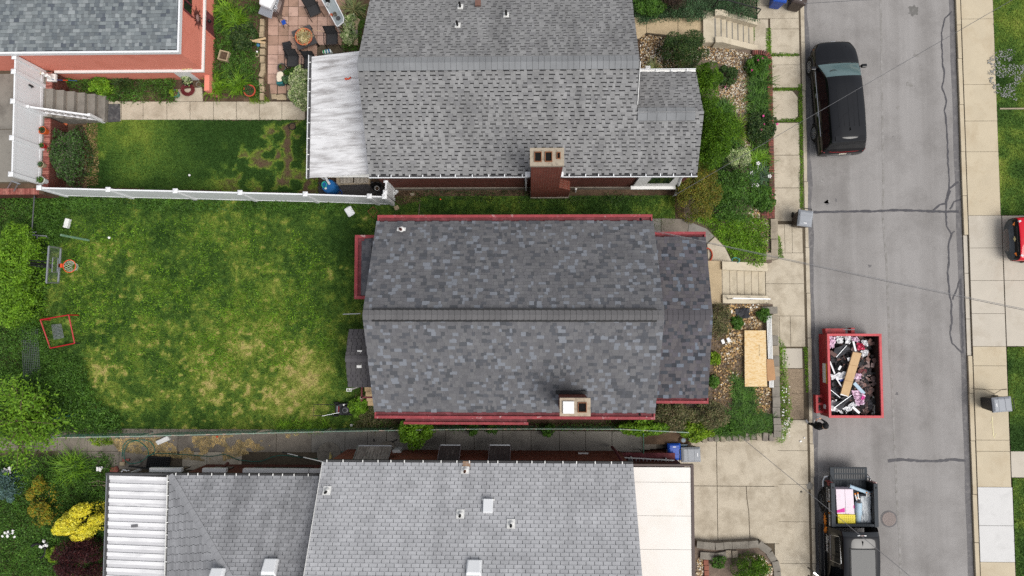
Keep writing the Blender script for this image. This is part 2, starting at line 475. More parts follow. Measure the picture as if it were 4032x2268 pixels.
# ------------------------------------------------------------------ ground, road, pavements
structure('ground', MB().add([(-150,-150,-.25),(150,-150,-.25),(150,150,-.25),(-150,150,-.25)], [(0,1,2,3)]), m_soil)
RX0, RX1 = 12.42, 19.2
road = structure('road', MB().prism([(RX0,-70),(RX1,-70),(RX1,70),(RX0,70)], -.2, 0), m_asph)
part('asphalt_edge', MB().ribbon([(RX0+.1+.035*math.sin(i*1.7)+.02*math.sin(i*.6), 40-i*.8, .004) for i in range(101)], [.2+.07*math.sin(i*2.3) for i in range(101)]), m_edge, road)
part('asphalt_edge', MB().ribbon([(RX1-.13, 40-i*.8, .004) for i in range(101)], [.22+.03*math.sin(i*1.3) for i in range(101)]), m_edge, road)
part('paving_seam', MB().ribbon([(15.78,40,.0042)]+[W('E',a,b,.0042) for a,b in ((790,0),(795,400),(800,800),(808,1200))]+[W('I',a,b,.0042) for a,b in ((805,200),(830,500),(845,900),(855,1200))]+[W('M',a,b,.0042) for a,b in ((865,0),(885,400),(905,900),(925,1200),(930,1449))]+[(16.2,-40,.0042)], .09), m_seam, road)
def tar(t, pts, w, z=.008):
    P = WL(t, pts, z); q = []
    for a, b in zip(P[:-1], P[1:]):
        k = max(2, int((b-a).length/.12))
        for i in range(k):
            p = a.lerp(b, i/k); p.x += rnd.uniform(-.018,.018); p.y += rnd.uniform(-.01,.01); q.append(p)
    q.append(P[-1])
    part('crack_seal', MB().ribbon(q, [w*rnd.uniform(.75,1.3) for _ in q]), m_tar, road)
tar('E', [(1297,80),(1250,130),(1222,240),(1228,360),(1232,470),(1245,520),(1228,620),(1258,720),(1245,790),(1262,900),(1268,1100),(1275,1250),(1278,1340)], .062)
tar('E', [(1250,1449),(1278,1345),(1345,1295)], .075, .0085)
tar('I', [(310,155),(560,150),(750,148),(900,140),(1050,145),(1250,152),(1345,150)], .1, .009)
tar('I', [(1165,140),(1215,100),(1255,92),(1285,0)], .075, .0095)
tar('I', [(1255,92),(1258,250),(1295,310),(1272,380),(1278,520),(1265,590),(1275,660),(1278,740),(1292,800),(1296,950),(1284,1010),(1300,1090),(1370,1160)], .07, .0084)
tar('I', [(1285,135),(1310,80),(1372,60)], .07, .0092)
tar('I', [(1358,630),(1303,780)], .06, .0091)
tar('I', [(1358,630),(1368,900),(1375,1160)], .08, .0088)
tar('I', [(1295,310),(1318,290)], .05, .0093)
tar('M', [(840,628),(930,618),(1070,628),(1200,630),(1300,618),(1395,626)], .11)
def blob(c, r, z, n=22, j=.25):
    p = []
    for i in range(n):
        a = 2*math.pi*i/n; k = 1+rnd.uniform(-j, j)
        p.append((c.x+r*k*math.cos(a), c.y+r*k*math.sin(a), z))
    return MB().add(p, [tuple(range(n))])
part('oil_stain', blob(W('E',1022,75), .23, .005), mat('oil_stain', '6d6b68', .15, 6, .7, stain='8b8885', stain_scale=5), road)
for a, b, r in ((995,602,.12),(1045,380,.14),(375,1290,.1),(405,1437,.11),(910,768,.07)):
    part('stain', blob(W('E',a,b), r, .005, 12, .5), m_seam, road)
for t, a, b, r in (('I',405,85,.1),('I',470,70,.06),('I',712,540,.07),('M',905,150,.07)):
    part('stain', blob(W(t,a,b), r, .005, 12, .5), m_edge, road)
# manhole cover
c = W('M', 848, 1042)
mh = thing('manhole_cover', 'round rusty manhole cover in the street beside the pickup truck', 'manhole cover', c)
n = MB().lathe((c.x,c.y,0), [(.36,.003),(.36,.009),(.31,.012)], 32); part('frame', n, m_edge, mh)
n = MB().lathe((c.x,c.y,0), [(.3,.012),(.3,.02),(.0,.02)], 32)
part('lid', n, mat('cast_iron', '857a76', .15, 20, .7, bump=.4, bscale=40), mh)
n = MB()
for k in range(1, 4):
    for i in range(8*k):
        a = 2*math.pi*i/(8*k); n.ob((c.x+.085*k*math.cos(a), c.y+.085*k*math.sin(a), .022), (.03,.02,.006), a)
part('tread', n, mat('cast_iron_worn', 'a3958e', .1, 20, .6), mh, kind='stuff')

# pavement slabs
def slabs(parent, x0, x1, ys, z, mt, gap=.008, name='slab', zb=-.2):
    for y1, y0 in zip(ys[:-1], ys[1:]):
        zz = z+rnd.uniform(-.004,.004); x0a, x0b = x0 if isinstance(x0, tuple) else (x0, x0); x1a, x1b = x1 if isinstance(x1, tuple) else (x1, x1)
        m = mt[min(len(mt)-1, 0)] if isinstance(mt, list) else mt
        part(name, MB().prism([(x0a+gap,y0+gap),(x1a-gap,y0+gap),(x1b-gap,y1-gap),(x0b+gap,y1-gap)], zb, zz), m, parent)
YE = lambda b: W('E',1450,b,WALK).y
YI = lambda b: W('I',1450,b,WALK).y
YM = lambda b: W('M',1600,b,WALK).y
sidewalk_e = structure('sidewalk_east', MB().prism([(19.4,-40),(20.88,-40),(20.88,40),(19.4,40)], -.22, .105), m_joint)
ys = [40,30,22,18.5,YE(135),YE(603),YE(863),YE(1082),YI(178)]
slabs(sidewalk_e, 19.42, 20.84, ys, WALK, m_conc_e)
slabs(sidewalk_e, 19.42, 20.86, [YI(178),YI(410),YI(642),YI(878),YI(1112)], WALK, m_conc_drive)
slabs(sidewalk_e, 19.42, 20.86, [YI(1112),YI(1250),YM(120),YM(480),YM(560),YM(815)], WALK, m_conc_e)
slabs(sidewalk_e, 19.42, 20.9, [YM(815),YM(1090),YM(1350)], WALK, m_conc_new)
slabs(sidewalk_e, 19.42, 20.9, [YM(1350),YM(1350)-1.5,-16,-20,-30,-40], WALK, m_conc_e)
for a, b in (((1440,110),(1600,150)),((1600,150),(1690,115))):
    part('crack', MB().ribbon([W('M',*a,WALK+.007), W('M',(a[0]+b[0])/2+8,(a[1]+b[1])/2-14,WALK+.007), W('M',*b,WALK+.007)], .02), m_joint, sidewalk_e)
m_yel = mat('survey_paint', 'e6dcb0', .1, 20, .7)
part('survey_mark', MB().ribbon(WL('M',[(1585,312),(1588,390),(1598,465)],WALK+.009), .03), m_yel, sidewalk_e)
part('survey_mark', MB().ribbon(WL('M',[(1570,360),(1585,340),(1583,312)],WALK+.0095), .025), m_yel, sidewalk_e)
part('survey_mark', MB().ribbon(WL('M',[(1590,432),(1598,465),(1615,432)],WALK+.0098), .025), m_yel, sidewalk_e)
kerb_e = structure('kerb_east', MB().prism([(19.2,-40),(19.4,-40),(19.4,40),(19.2,40)], -.22, .02), m_joint)
y = 40.0
while y > -40:
    ln = rnd.uniform(1.5, 2.6)
    if not (YI(1112) < y-ln/2 < YI(178)):
        part('kerb_stone', MB().prism([(19.215+rnd.uniform(0,.02),y-ln+.01),(19.385+rnd.uniform(0,.015),y-ln+.01),(19.385,y-.01),(19.215,y-.01)], -.2, .12+rnd.uniform(-.012,.01)), m_conc_e, kerb_e)
    else:
        part('kerb_stone', MB().prism([(19.215,y-ln+.01),(19.395,y-ln+.01),(19.395,y-.01),(19.215,y-.01)], -.2, .06), m_conc_drive, kerb_e)
    y -= ln
drive_e = structure('driveway_east', MB().prism([(20.88,YI(1112)),(45,YI(1112)),(45,YI(178)),(20.88,YI(178))], -.22, .1), m_joint)
slabs(drive_e, 20.89, 23.9, [YI(178)-.01,YI(642),YI(1112)+.01], WALK, m_conc_drive)
slabs(drive_e, 23.92, 28, [YI(178)-.01,YI(642),YI(1112)+.01], WALK, m_conc_drive)
path_e = structure('path_east', MB().prism([(20.9,YM(745)),(30,YM(745)),(30,YM(560)),(20.9,YM(560))], -.22, .12), m_conc_drive)

# pavement on the west side of the street
sidewalk_w = structure('sidewalk_west', MB().prism([(10.3,-40),(12.24,-40),(12.24,40),(10.3,40)], -.22, .1), m_joint)
YD = lambda b: W('D',1000,b,WALK).y
YJ = lambda b: W('I',150,b,WALK).y
YN = lambda b: W('M',180,b,WALK).y
slabs(sidewalk_w, 10.3, 12.2, [40,30,24,20,YD(-60),YD(30)], WALK, m_conc)
slabs(sidewalk_w, 10.86, 12.16, [YD(105),YD(165),YD(310)], WALK, m_conc)
slabs(sidewalk_w, 10.3, 12.16, [YD(30),YD(105)], WALK, m_conc)
slabs(sidewalk_w, 10.12, 10.78, [YD(108),YD(312)], WALK, m_conc)
slabs(sidewalk_w, 10.8, 12.18, [YD(318),YD(370),YD(500)], WALK, m_conc)
c0, c1 = YD(512), YD(688)
part('slab', MB().prism([(10.9,c1),(11.85,c1+.02),(12.02,c1+.2),(12.03,c0-.35),(11.8,c0-.06),(10.9,c0-.02)], -.2, WALK), m_conc, sidewalk_w)
slabs(sidewalk_w, 10.9, (12.06,12.1), [YD(700),YD(885),YD(1072),YD(1262)], WALK, m_conc, .012)
slabs(sidewalk_w, 10.94, 11.33, [YJ(240),YJ(445)], WALK, m_conc)
slabs(sidewalk_w, 11.33, 11.66, [YJ(240),YJ(445)], WALK, m_conc)
slabs(sidewalk_w, 11.66, 12.12, [YJ(240),YJ(445)], WALK, m_conc)
slabs(sidewalk_w, 10.45, 12.14, [YJ(445),YJ(665),YJ(895)], WALK, m_conc)
slabs(sidewalk_w, 10.82, 11.02, [YJ(895),YJ(1115)], WALK, m_conc)
slabs(sidewalk_w, 11.02, 11.5, [YJ(895),YJ(1115)], WALK, m_conc)
slabs(sidewalk_w, 11.5, 12.14, [YJ(895),YJ(1115)], WALK, m_conc)
slabs(sidewalk_w, 11.1, 12.0, [YJ(1125),YJ(1268)], WALK, m_conc_drive)
slabs(sidewalk_w, 11.0, 12.02, [YJ(1270),YN(150),YN(332)], WALK, m_aggr)
slabs(sidewalk_w, 10.65, 12.14, [YN(335),YN(555),YN(795),YN(1062),YN(1360),YN(1360)-1.6,-14,-18,-30], WALK, m_conc)
part('broken_kerb_patch', blob(W('M',283,810,WALK), .16, WALK+.007, 14, .3), m_conc_shade, sidewalk_w)
kerb_w = structure('kerb_west', MB().prism([(12.24,-40),(12.42,-40),(12.42,40),(12.24,40)], -.22, .02), m_joint)
y = 40.0
while y > -40:
    ln = rnd.uniform(1.4, 2.4)
    part('kerb_stone', MB().prism([(12.25,y-ln+.01),(12.4+rnd.uniform(-.02,.02),y-ln+.01),(12.4+rnd.uniform(-.02,.02),y-.01),(12.25,y-.01)], -.2, .11+rnd.uniform(-.015,.01)), m_conc, kerb_w)
    y -= ln
# driveway in front of the south house
drive_w = structure('driveway_west', MB().prism([(6.3,-30),(10.62,-30),(10.62,W('L',1600,480,.16).y+.1),(6.3,W('L',1600,480,.16).y+.1)], -.22, .12), m_joint)
dz = .15
xa, xb = W('L',1490,700,dz).x, W('M',55,650,dz).x
y0, y1, y2 = W('L',1600,475,dz).y, W('L',1600,808,dz).y, W('L',1600,1215,dz).y
slabs(drive_w, 6.35, xa, [y0,y1,y2], dz, m_conc, .014)
slabs(drive_w, xa, xb, [y0,y1,y2], dz, m_conc, .014)
slabs(drive_w, xb, 10.64, [y0,y1,y2,y2-2.6], dz, m_conc, .014)
part('crack', MB().ribbon(WL('L',[(1700,810),(1705,900),(1718,990),(1722,1100),(1728,1200)],dz+.008), .025), m_joint, drive_w)
for i in range(3):
    slabs(drive_w, 6.35+i*1.43, 7.78+i*1.43, [-16,-19,-22,-26], dz, m_conc, .014)

# ------------------------------------------------------------------ raised yards
yard = structure('yard', MB().prism([(-60,-30),(3.0,-30),(3.0,-5.0),(6.9,-5.0),(6.7,-4.6),(6.7,26),(-21.0,26),(-21,5.7),(-60,5.7)], -.2, YARD-.06), m_soil)
alley = structure('alley', MB().prism([(-60,5.75),(-21.05,5.75),(-21.05,40),(-60,40)], -.2, ALLEY-.02), m_soil)
alley_drive = structure('alley_driveway', MB().prism([(-40,6.2),(-21.1,6.2),(-21.1,26),(-40,26)], .2, ALLEY-.01), m_joint)
for ya, yb in ((26,15),(15,11.7),(W('A',40,525,ALLEY).y,W('A',40,922,ALLEY).y),(W('A',40,922,ALLEY).y,6.25)):
    slabs(alley_drive, -30, -21.12, [ya,yb], ALLEY+.01, m_conc_shade, .015, zb=ALLEY-.05)
def bank(name, x0, x1, y0, y1):
    return structure(name, MB().prism([(x,y,zground(x+.01)-.06) for x,y in ((x0,y0),(x1,y0),(x1,y1),(x0,y1))], -.2, None), m_mulch)
bank('front_bed', 6.7, 10.62, 3.4, 11.95); bank('front_bed', 6.7, 9.9, 11.95, 12.4); bank('front_bed', 6.7, 8.0, 12.4, 14); bank('front_bed', 6.7, 10.1, 14, 26)
bank('front_yard', 6.7, 10.6, -4.5, 1.05); bank('front_yard', 6.7, 8.2, 1.05, 2.87); bank('front_yard', 6.7, 10.6, 2.87, 3.38)
# ------------------------------------------------------------------ lawns
def gauss(x, y, spots):
    s = np.zeros(len(x))
    for t, a, b, r, k in spots:
        p = W(t, a, b, YARD); r = r/165.0
        s += k*np.exp(-((x-p.x)**2+(y-p.y)**2)/(2*r*r))
    return s
def sstep(a, b, v):
    t = np.clip((v-a)/(b-a), 0, 1); return t*t*(3-2*t)
MAIN_SPOTS = [('F',1550,1250,260,-.2),('G',250,1250,260,-.2),('K',280,60,200,-.22),('F',850,950,260,-.1),('F',650,620,250,-.06),('G',560,750,110,-.1),('F',1250,650,220,.2),('G',560,560,260,.16),('F',1350,980,180,.1),('F',1150,1250,260,.05),('F',1100,170,260,.12),('G',300,130,300,.05),('G',640,1150,90,.22),('J',1050,330,260,.05),('K',250,260,200,.02),('K',60,60,160,.05),('F',500,950,200,.08)]
DRY_SPOTS = [('F',850,980,330,.9),('F',780,520,250,.4),('F',1600,1350,260,.7),('G',250,1200,220,.75),('G',150,560,180,.6),('G',590,660,60,1.6),('J',1350,250,300,.9),('K',60,60,130,.7),('J',700,60,130,.9),('F',1500,430,200,.35),('G',80,300,200,.35),('J',1500,380,400,.6),('K',700,330,110,1.3),('G',830,340,70,1.5),('K',300,80,120,.5)]
def tone_main(x, y):
    t = .78+.55*(fbm(x, y, .45, 3)-.5)+gauss(x, y, MAIN_SPOTS)*.6+.4*(fbm(x, y, 1.7, 31, 3)-.5)+.42*(fbm(x*1.6, y, 5.5, 33, 3)-.5)
    d = sstep(.52, .8, fbm(x*.8, y*1.2, 4.6, 5, 3))*np.clip(gauss(x, y, DRY_SPOTS)*.8+.15, 0, 1)
    b = sstep(4.6, 5.2, y)*sstep(-7, -5, x)  # shade between the houses painted in as darker green
    return np.clip(t-.46*d+.12*b, .3, 1.05)
NORTH_SPOTS = [('A',1000,1000,200,-.25),('A',1200,1150,180,-.14),('A',780,950,120,-.12),('B',300,950,250,.14),('A',1650,1000,260,.15),('A',720,1200,200,.1)]
NORTH_BARE = [('B',250,1130,140,1.0),('B',400,1200,150,1.0),('B',480,900,120,1.2),('A',1720,1250,140,.8),('B',520,1330,120,1.0),('A',640,1150,70,1.2)]
def tone_north(x, y):
    t = .92+.4*(fbm(x, y, .55, 8)-.5)+gauss(x, y, NORTH_SPOTS)+.25*(fbm(x, y, 1.8, 38, 3)-.5)
    d = sstep(.38, .72, fbm(x, y, 2.4, 15, 4))*np.clip(gauss(x, y, NORTH_BARE), 0, 1)
    return np.clip(t-.95*d+.25*(fbm(x, y, 6, 16, 3)-.5)*sstep(.1, .5, d), .02, 1.1)
def tone_east(x, y):
    t = .8+.8*(fbm(x, y, .6, 21)-.5)+.3*(fbm(x, y, 2.2, 22, 3)-.5)
    return np.clip(t, .3, 1.05)

def lawn(name, poly, z, tonef, step=.1, density=700, blade=.07, seed=1, mt=None):
    mt = mt or m_grass
    rng = np.random.default_rng(seed)
    xs = [p[0] for p in poly]; ys = [p[1] for p in poly]
    gx = np.arange(min(xs), max(xs)+step, step); gy = np.arange(min(ys), max(ys)+step, step)
    X, Y = np.meshgrid(gx, gy); nx, ny = len(gx), len(gy)
    x, y = X.ravel(), Y.ravel()
    zz = z+.03*(fbm(x, y, .8, seed+40)-.5)
    i = (np.arange(ny-1)[:,None]*nx+np.arange(nx-1)[None,:]).ravel()
    keep = inpoly(x[i]+step/2, y[i]+step/2, poly); i = i[keep]
    loops = np.stack([i, i+1, i+1+nx, i+nx], 1).ravel()
    me = np_mesh(name, np.stack([x, y, zz], 1), 4, loops, mt, tone=tonef(x, y))
    o = put(bpy.data.objects.new(name, me)); o['kind'] = 'structure'
    n = int(area(poly)*density)
    p = sample(poly, n, rng); t = tonef(p[:,0], p[:,1])
    k = rng.random(n) < np.clip(.25+1.2*t, .12, 1); p = p[k]; t = t[k]; n = len(p)
    h = blade*(.5+rng.random(n))*(.6+.5*np.clip(t, 0, 1)); a = rng.random(n)*6.283; ln = .5+.9*rng.random(n); w = .012+.014*rng.random(n)
    dx, dy = np.cos(a), np.sin(a)
    z0 = z+.03*(fbm(p[:,0], p[:,1], .8, seed+40)-.5)-.005
    v = np.empty((n, 3, 3))
    v[:,0] = np.stack([p[:,0]-dy*w, p[:,1]+dx*w, z0], 1); v[:,1] = np.stack([p[:,0]+dy*w, p[:,1]-dx*w, z0], 1)
    v[:,2] = np.stack([p[:,0]+dx*h*ln, p[:,1]+dy*h*ln, z0+h], 1)
    tt = np.clip(np.repeat(t+.1*(rng.random(n)-.5), 3)+np.tile([.06,.06,-.05], n), 0, 1.1)
    me = np_mesh('grass_blades', v.reshape(-1, 3), 3, np.arange(3*n), mt, tone=tt)
    g = put(bpy.data.objects.new('grass_blades', me))
    return o, g
mp = [W('F',330,118,YARD), W('G',985,186,YARD), (-5.95,5.75,0), (6.3,5.75,0), (6.3,4.55,0), (4.7,3.9,0), (-6.0,3.9,0), (-6.0,-3.3,0), W('K',860,330,YARD), W('K',830,405,YARD), W('J',820,420,YARD), W('J',520,440,YARD), (-22.5,-4.4,0), (-22.5,5.5,0)]
mp = [(p[0],p[1]) for p in mp]
o, g = lawn('lawn', mp, YARD-.02, tone_main, density=900, seed=2)
tag(g, 'patchy grass of the large back lawn beside the grey shingled house', 'grass', kind='stuff')
npoly = [(p.x,p.y) for p in (W('A',620,880,YARD), W('A',870,856,YARD), W('B',565,852,YARD), W('B',640,1255,YARD), W('B',640,1380,YARD), W('A',1720,1362,YARD), W('A',620,1335,YARD))]
o, g = lawn('lawn_north', npoly, YARD-.02, tone_north, density=900, blade=.06, seed=3, mt=m_grass_n)
tag(g, 'dark green grass of the fenced north lawn', 'grass', kind='stuff')
ye0, ye1, ye2, ye3 = YI(178), YI(1112), YM(560), YM(745)
for nm, pl, lab, sd in (('lawn_east', [(20.88,ye0+.02),(24.2,ye0+.02),(24.2,15.6),(20.85,15.6)], 'bright grass right of the east pavement above the red car', 4),
                    ('lawn_east', [(20.9,ye2+.02),(24.2,ye2+.02),(24.2,ye1-.02),(20.9,ye1-.02)], 'bright grass right of the east pavement below the red car', 5),
                    ('lawn_east', [(20.93,-12),(24.2,-12),(24.2,ye3-.02),(20.93,ye3-.02)], 'bright grass right of the white new pavement slabs', 6)):
    o, g = lawn(nm, pl, .12, tone_east, density=1000, blade=.05, seed=sd)
    tag(g, lab, 'grass', kind='stuff')
structure('verge_far_east', MB().prism([(24.2,-60),(90,-60),(90,60),(24.2,60)], -.22, .1), m_grass)
structure('verge_far_west', MB().prism([(20.9,15.6),(24.2,15.6),(24.2,60),(20.9,60)], -.22, .1), m_grass)
# pale gravel scar in the north-east lawn
q = W('E',1690,540,.13)
pp = sample([(q.x+.9*math.cos(a)*(1+.2*math.sin(3*a))-.0, q.y+1.25*math.sin(a)) for a in np.linspace(0,6.2,14)], 900)
n = MB()
for x, y in pp:
    if fbm(np.array([x]), np.array([y]), 2.2, 77)[0] > .47:
        s = rnd.uniform(.015,.04); n.ob((x,y,.15), (s*1.4,s,s*.8), rnd.uniform(0,3))
solo('grey_gravel', n, mat('pale_gravel', '939492', .2, 30, .9), 'pale grey gravel spilled on the lawn at the right edge', 'gravel', kind='stuff')
structure('lawn_edging', MB().box(20.95, 24.2, W('E',1700,775,.15).y-.03, W('E',1700,775,.15).y+.03, .05, .17), m_wood)

# garden path of the north yard
path_n = structure('garden_path', MB().prism(WL('A',[(770,738),(865,722),(1811,728)],YARD-.03)+[W('B',565,722,YARD-.03),W('B',565,850,YARD-.03),W('A',865,856,YARD-.03),W('A',770,860,YARD-.03)], .5, None), m_joint)
ex = [865,1020,1190,1355,1522,1685,1850,2010,2175]
for a, b in zip(ex[:-1], ex[1:]):
    p = WL('A', [(a+2,725),(b-2,725),(b-2,853),(a+2,853)], YARD+.02+rnd.uniform(-.004,.004))
    part('slab', MB().prism(p, .6, None), m_conc, path_n)
part('slab', MB().prism(WL('A',[(1250,640),(1440,622),(1445,722),(1245,722)],YARD+.015), .6, None), m_conc, path_n)
part('slab', MB().prism(WL('A',[(775,720),(862,722),(862,860),(775,865)],YARD+.012), .6, None), m_conc, path_n)
solo('door_mat', MB().prism(WL('A',[(772,742),(856,740),(858,866),(770,872)],YARD+.035), YARD+.016, None), mat('rubber_mat', '4b4b4d', .2, 8, .9, stain='7a7876', stain_scale=4), 'worn black rubber mat at the foot of the concrete garden steps', 'mat')

# ------------------------------------------------------------------ shingles
class Shingles:
    def __init__(s, roof, mats, n_ind=300):
        s.roof, s.mats, s.n_ind, s.pc = roof, mats, n_ind, []
    def slope(s, O, u, v, Lu, Lv, style, exp=.143, rangef=None, w=None):
        O, u, v = Vector(O), Vector(u).normalized(), Vector(v).normalized()
        k = 0; nm = len(s.mats)
        while k*exp < Lv-.02:
            v0 = k*exp; v1 = min(v0+exp+.025, Lv)
            a, b = rangef(v0+exp*.5) if rangef else (0.0, Lu)
            if style == '3tab': x = a-(.15 if k % 2 else 0)-.02*(k % 3)
            else: x = a-rnd.uniform(0,.2)
            tooth = rnd.random() < .5
            while x < b:
                if style == '3tab': wd = w or .305; gap = .02; cut = 0
                elif style == 'tooth':
                    wd = rnd.choice((.11,.15,.19,.25)) if tooth else rnd.choice((.1,.14,.18,.22)); gap = .004; cut = 0 if tooth else w; tooth = not tooth
                else: wd = rnd.choice((.1,.14,.18,.22,.28)); gap = .003; cut = 0 if rnd.random() < .55 else (w or 0)
                x0, x1 = max(x, a), min(x+wd-gap, b)
                if x1-x0 > .015:
                    th = .017 if not cut else .008
                    mi = rnd.choices(range(nm), s.wts)[0] if nm > 1 else 0
                    if s.pc and s.pc[-1][8] == mi and nm > 3: mi = rnd.choices(range(nm), s.wts)[0]
                    s.pc.append((O, u, v, x0, round(x1-x0,3), v0+cut, v1-v0-cut, th, mi))
                x += wd
            k += 1
        return s
    def finish(s, wts=None):
        cp = Vector((0,0,CAMH)); roof = s.roof
        s.pc.sort(key=lambda p: (p[0]+p[1]*p[3]+p[2]*p[5]-cp).length)
        base = chain_loc(roof); cache = {}
        for O, u, v, x0, wd, v0, lv, th, mi in s.pc[:s.n_ind]:
            key = (wd, round(lv,3), th, mi)
            if key not in cache:
                mb = MB().add([(0,0,.012+th),(wd,0,.012+th),(wd,lv,.012),(0,lv,.012),(0,0,.004),(wd,0,.004)], [(0,1,2,3),(5,2,1),(4,0,3)]); mb.add([(0,0,.012+th),(wd,0,.012+th),(wd,0,.004),(0,0,.004)], [(3,2,1,0)], 1)
                cache[key] = mesh_from('shingle', mb, [s.mats[mi], m_black], Vector((0,0,0)))
            o = bpy.data.objects.new('shingle', cache[key]); n = u.cross(v)
            p = O+u*x0+v*v0-base
            o.matrix_local = Matrix(((u.x,v.x,n.x,p.x),(u.y,v.y,n.y,p.y),(u.z,v.z,n.z,p.z),(0,0,0,1)))
            put(o, roof)
        mb = MB()
        for O, u, v, x0, wd, v0, lv, th, mi in s.pc[s.n_ind:]:
            n = u.cross(v); q = lambda a, b, h: O+u*a+v*b+n*h
            mb.add([q(x0,v0,.012+th),q(x0+wd,v0,.012+th),q(x0+wd,v0+lv,.012),q(x0,v0+lv,.012),q(x0,v0,.004),q(x0+wd,v0,.004)], [(0,1,2,3),(5,2,1),(4,0,3)], mi); mb.add([q(x0,v0,.012+th),q(x0+wd,v0,.012+th),q(x0+wd,v0,.004),q(x0,v0,.004)], [(3,2,1,0)], len(s.mats))
        if mb.v: part('shingle_courses', mb, list(s.mats)+[m_black], roof, kind='stuff')

def shm(prefix, cols, speck=.16, streak=.9):
    out = []
    for i, c in enumerate(cols):
        t = NT('%s_shingle_%d' % (prefix, i)); cc = lin(c)
        f = t.ramp(t.noise(160, 2, .6), [(.35, _mul(cc, 1-speck)), (.65, _mul(cc, 1+speck))])
        f = t.mix(1.0, f, t.ramp(t.noise(.9, 5, .65), [(.3, (.88,.88,.88)), (.7, (1.1,1.1,1.1))]), 'MULTIPLY')
        mp = t.n('ShaderNodeMapping'); mp.inputs['Scale'].default_value = (1.6,.3,.3); t.l(t.pos(), mp.inputs[0])
        f = t.mix(1.0, f, t.ramp(t.noise(1, 5, .6, mp.outputs[0]), [(.36, (streak,)*3), (.56, (1,1,1))]), 'MULTIPLY')
        t.bsdf(f, .92, 0, .12)
        out.append(t.mat)
    return out

def slab_poly(mb, pts, th=.09, m=0):
    """roof deck: planar polygon of 3-D points, thickness downwards"""
    n = len(pts)
    top = [tuple(p) for p in pts]; bot = [(p[0],p[1],p[2]-th) for p in pts]
    mb.add(bot+top, [tuple(range(n,2*n)), tuple(range(n-1,-1,-1))]+[(i,(i+1)%n,n+(i+1)%n,n+i) for i in range(n)], m)
    return mb

def ridge_caps(roof, a, b, mt, w=.17, step=.2, drop=.1, name='ridge_cap', lift=.03, slope=.58, axis=None):
    """bent cap pieces along a ridge from a to b; side direction horizontal"""
    a, b = Vector(a), Vector(b); d = (b-a); L = d.length; d.normalize(); q = Vector((-d.y, d.x, 0)).normalized()
    n = int(L/step); base = chain_loc(roof); z = Vector((0,0,1))
    mb = MB()
    me = None
    dr = w*slope
    vs = []
    for t, e in ((0,.014),(step-.008,.004)):
        for s_, zz in ((-1,-dr),(0,0),(1,-dr)):
            vs.append(Vector((s_*w, t, zz+e)))
    low = [v-Vector((0,0,.02)) for v in vs]
    mb.add(vs+low, [(0,1,4,3),(1,2,5,4),(6,7,1,0),(7,8,2,1),(9,10,4,3),(10,11,5,4),(6,0,3,9),(8,2,5,11)])
    for i in range(n):
        if me is None: me = mesh_from(name, mb, mt, Vector((0,0,0)))
        o = bpy.data.objects.new(name, me)
        p = a+d*step*i+z*lift-base; nz = q.cross(d)
        if nz.z < 0: nz = -nz
        x = d.cross(nz)
        o.matrix_local = Matrix(((x.x,d.x,nz.x,p.x),(x.y,d.y,nz.y,p.y),(x.z,d.z,nz.z,p.z),(0,0,0,1)))
        put(o, roof)

def gutter(house, a, b, mt_out, mt_in, w=.12, brackets=0, inward=(0,1,0), mt_br=None):
    """trough along a->b (outer edge line); inward: direction to the wall"""
    a, b, i = Vector(a), Vector(b), Vector(inward)
    d = (b-a).normalized()
    mb = MB()
    z = Vector((0,0,1))
    mb.bar(a+i*.012, b+i*.012, .024, .11)
    g = part('gutter', mb, mt_out, house)
    mb = MB(); mb.bar(a+i*(w/2+.02)-z*.03, b+i*(w/2+.02)-z*.03, w-.01, .02)
    part('trough', mb, mt_in, g)
    for k in range(brackets):
        p = a.lerp(b, (k+.5)/brackets+rnd.uniform(-.012,.012))
        part('bracket', MB().bar(p+z*.06, p+i*w+z*.066, .035, .012), mt_br or mt_out, g)
    return g

def chimney(house, x0, x1, y0, y1, z0, z1, brick, capm, flues, capz=.18, over=.05):
    ch = part('chimney', MB().box(x0, x1, y0, y1, z0, z1), brick, house)
    cap = MB(); cap.box(x0-over, x1+over, y0-over, y1+over, z1, z1+capz)
    part('cap', cap, capm, ch)
    for fx0, fx1, fy0, fy1, closed in flues:
        f = MB(); t = .025; z = z1+capz
        f.box(fx0-t, fx1+t, fy0-t, fy0, z, z+.06); f.box(fx0-t, fx1+t, fy1, fy1+t, z, z+.06)
        f.box(fx0-t, fx0, fy0, fy1, z, z+.06); f.box(fx1, fx1+t, fy0, fy1, z, z+.06)
        fl = part('flue', f, m_rust if not closed else m_metal, ch)
        if closed: part('flue_cover', MB().box(fx0-.02, fx1+.02, fy0-.02, fy1+.02, z+.062, z+.09), m_whitep, fl)
        else: part('flue_opening', MB().box(fx0, fx1, fy0, fy1, z+.001, z+.004), m_hole, fl)
    return ch

def pipe_vent(house, p, slope_up, flash, pipe, h=.32, r=.05, name='vent_pipe', fl=(.3,.34), lean=None):
    """plumbing pipe with its flashing on a roof slope; slope_up: unit vector up the slope"""
    p, v = Vector(p), Vector(slope_up).normalized(); u = Vector((1,0,0)); n = u.cross(v)
    if n.z < 0: n = -n
    M3 = Matrix((u, v, n)).transposed()
    vp = part(name, MB().tube([p-Vector((0,0,.05)), p+Vector((0,0,h))], r, 12), pipe, house, smooth=True)
    mb = MB().ob(p+n*.045, (fl[0], fl[1], .012), mat=M3)
    mb.lathe(p+n*.05, [(r*2.1,0),(r*1.5,.06),(r*1.1,.09)], 14)
    part('flashing', mb, flash, vp)
    part('pipe_mouth', MB().lathe(p+Vector((0,0,h+.001)), [(r*.8,0),(0,.002)], 12), m_hole, vp)

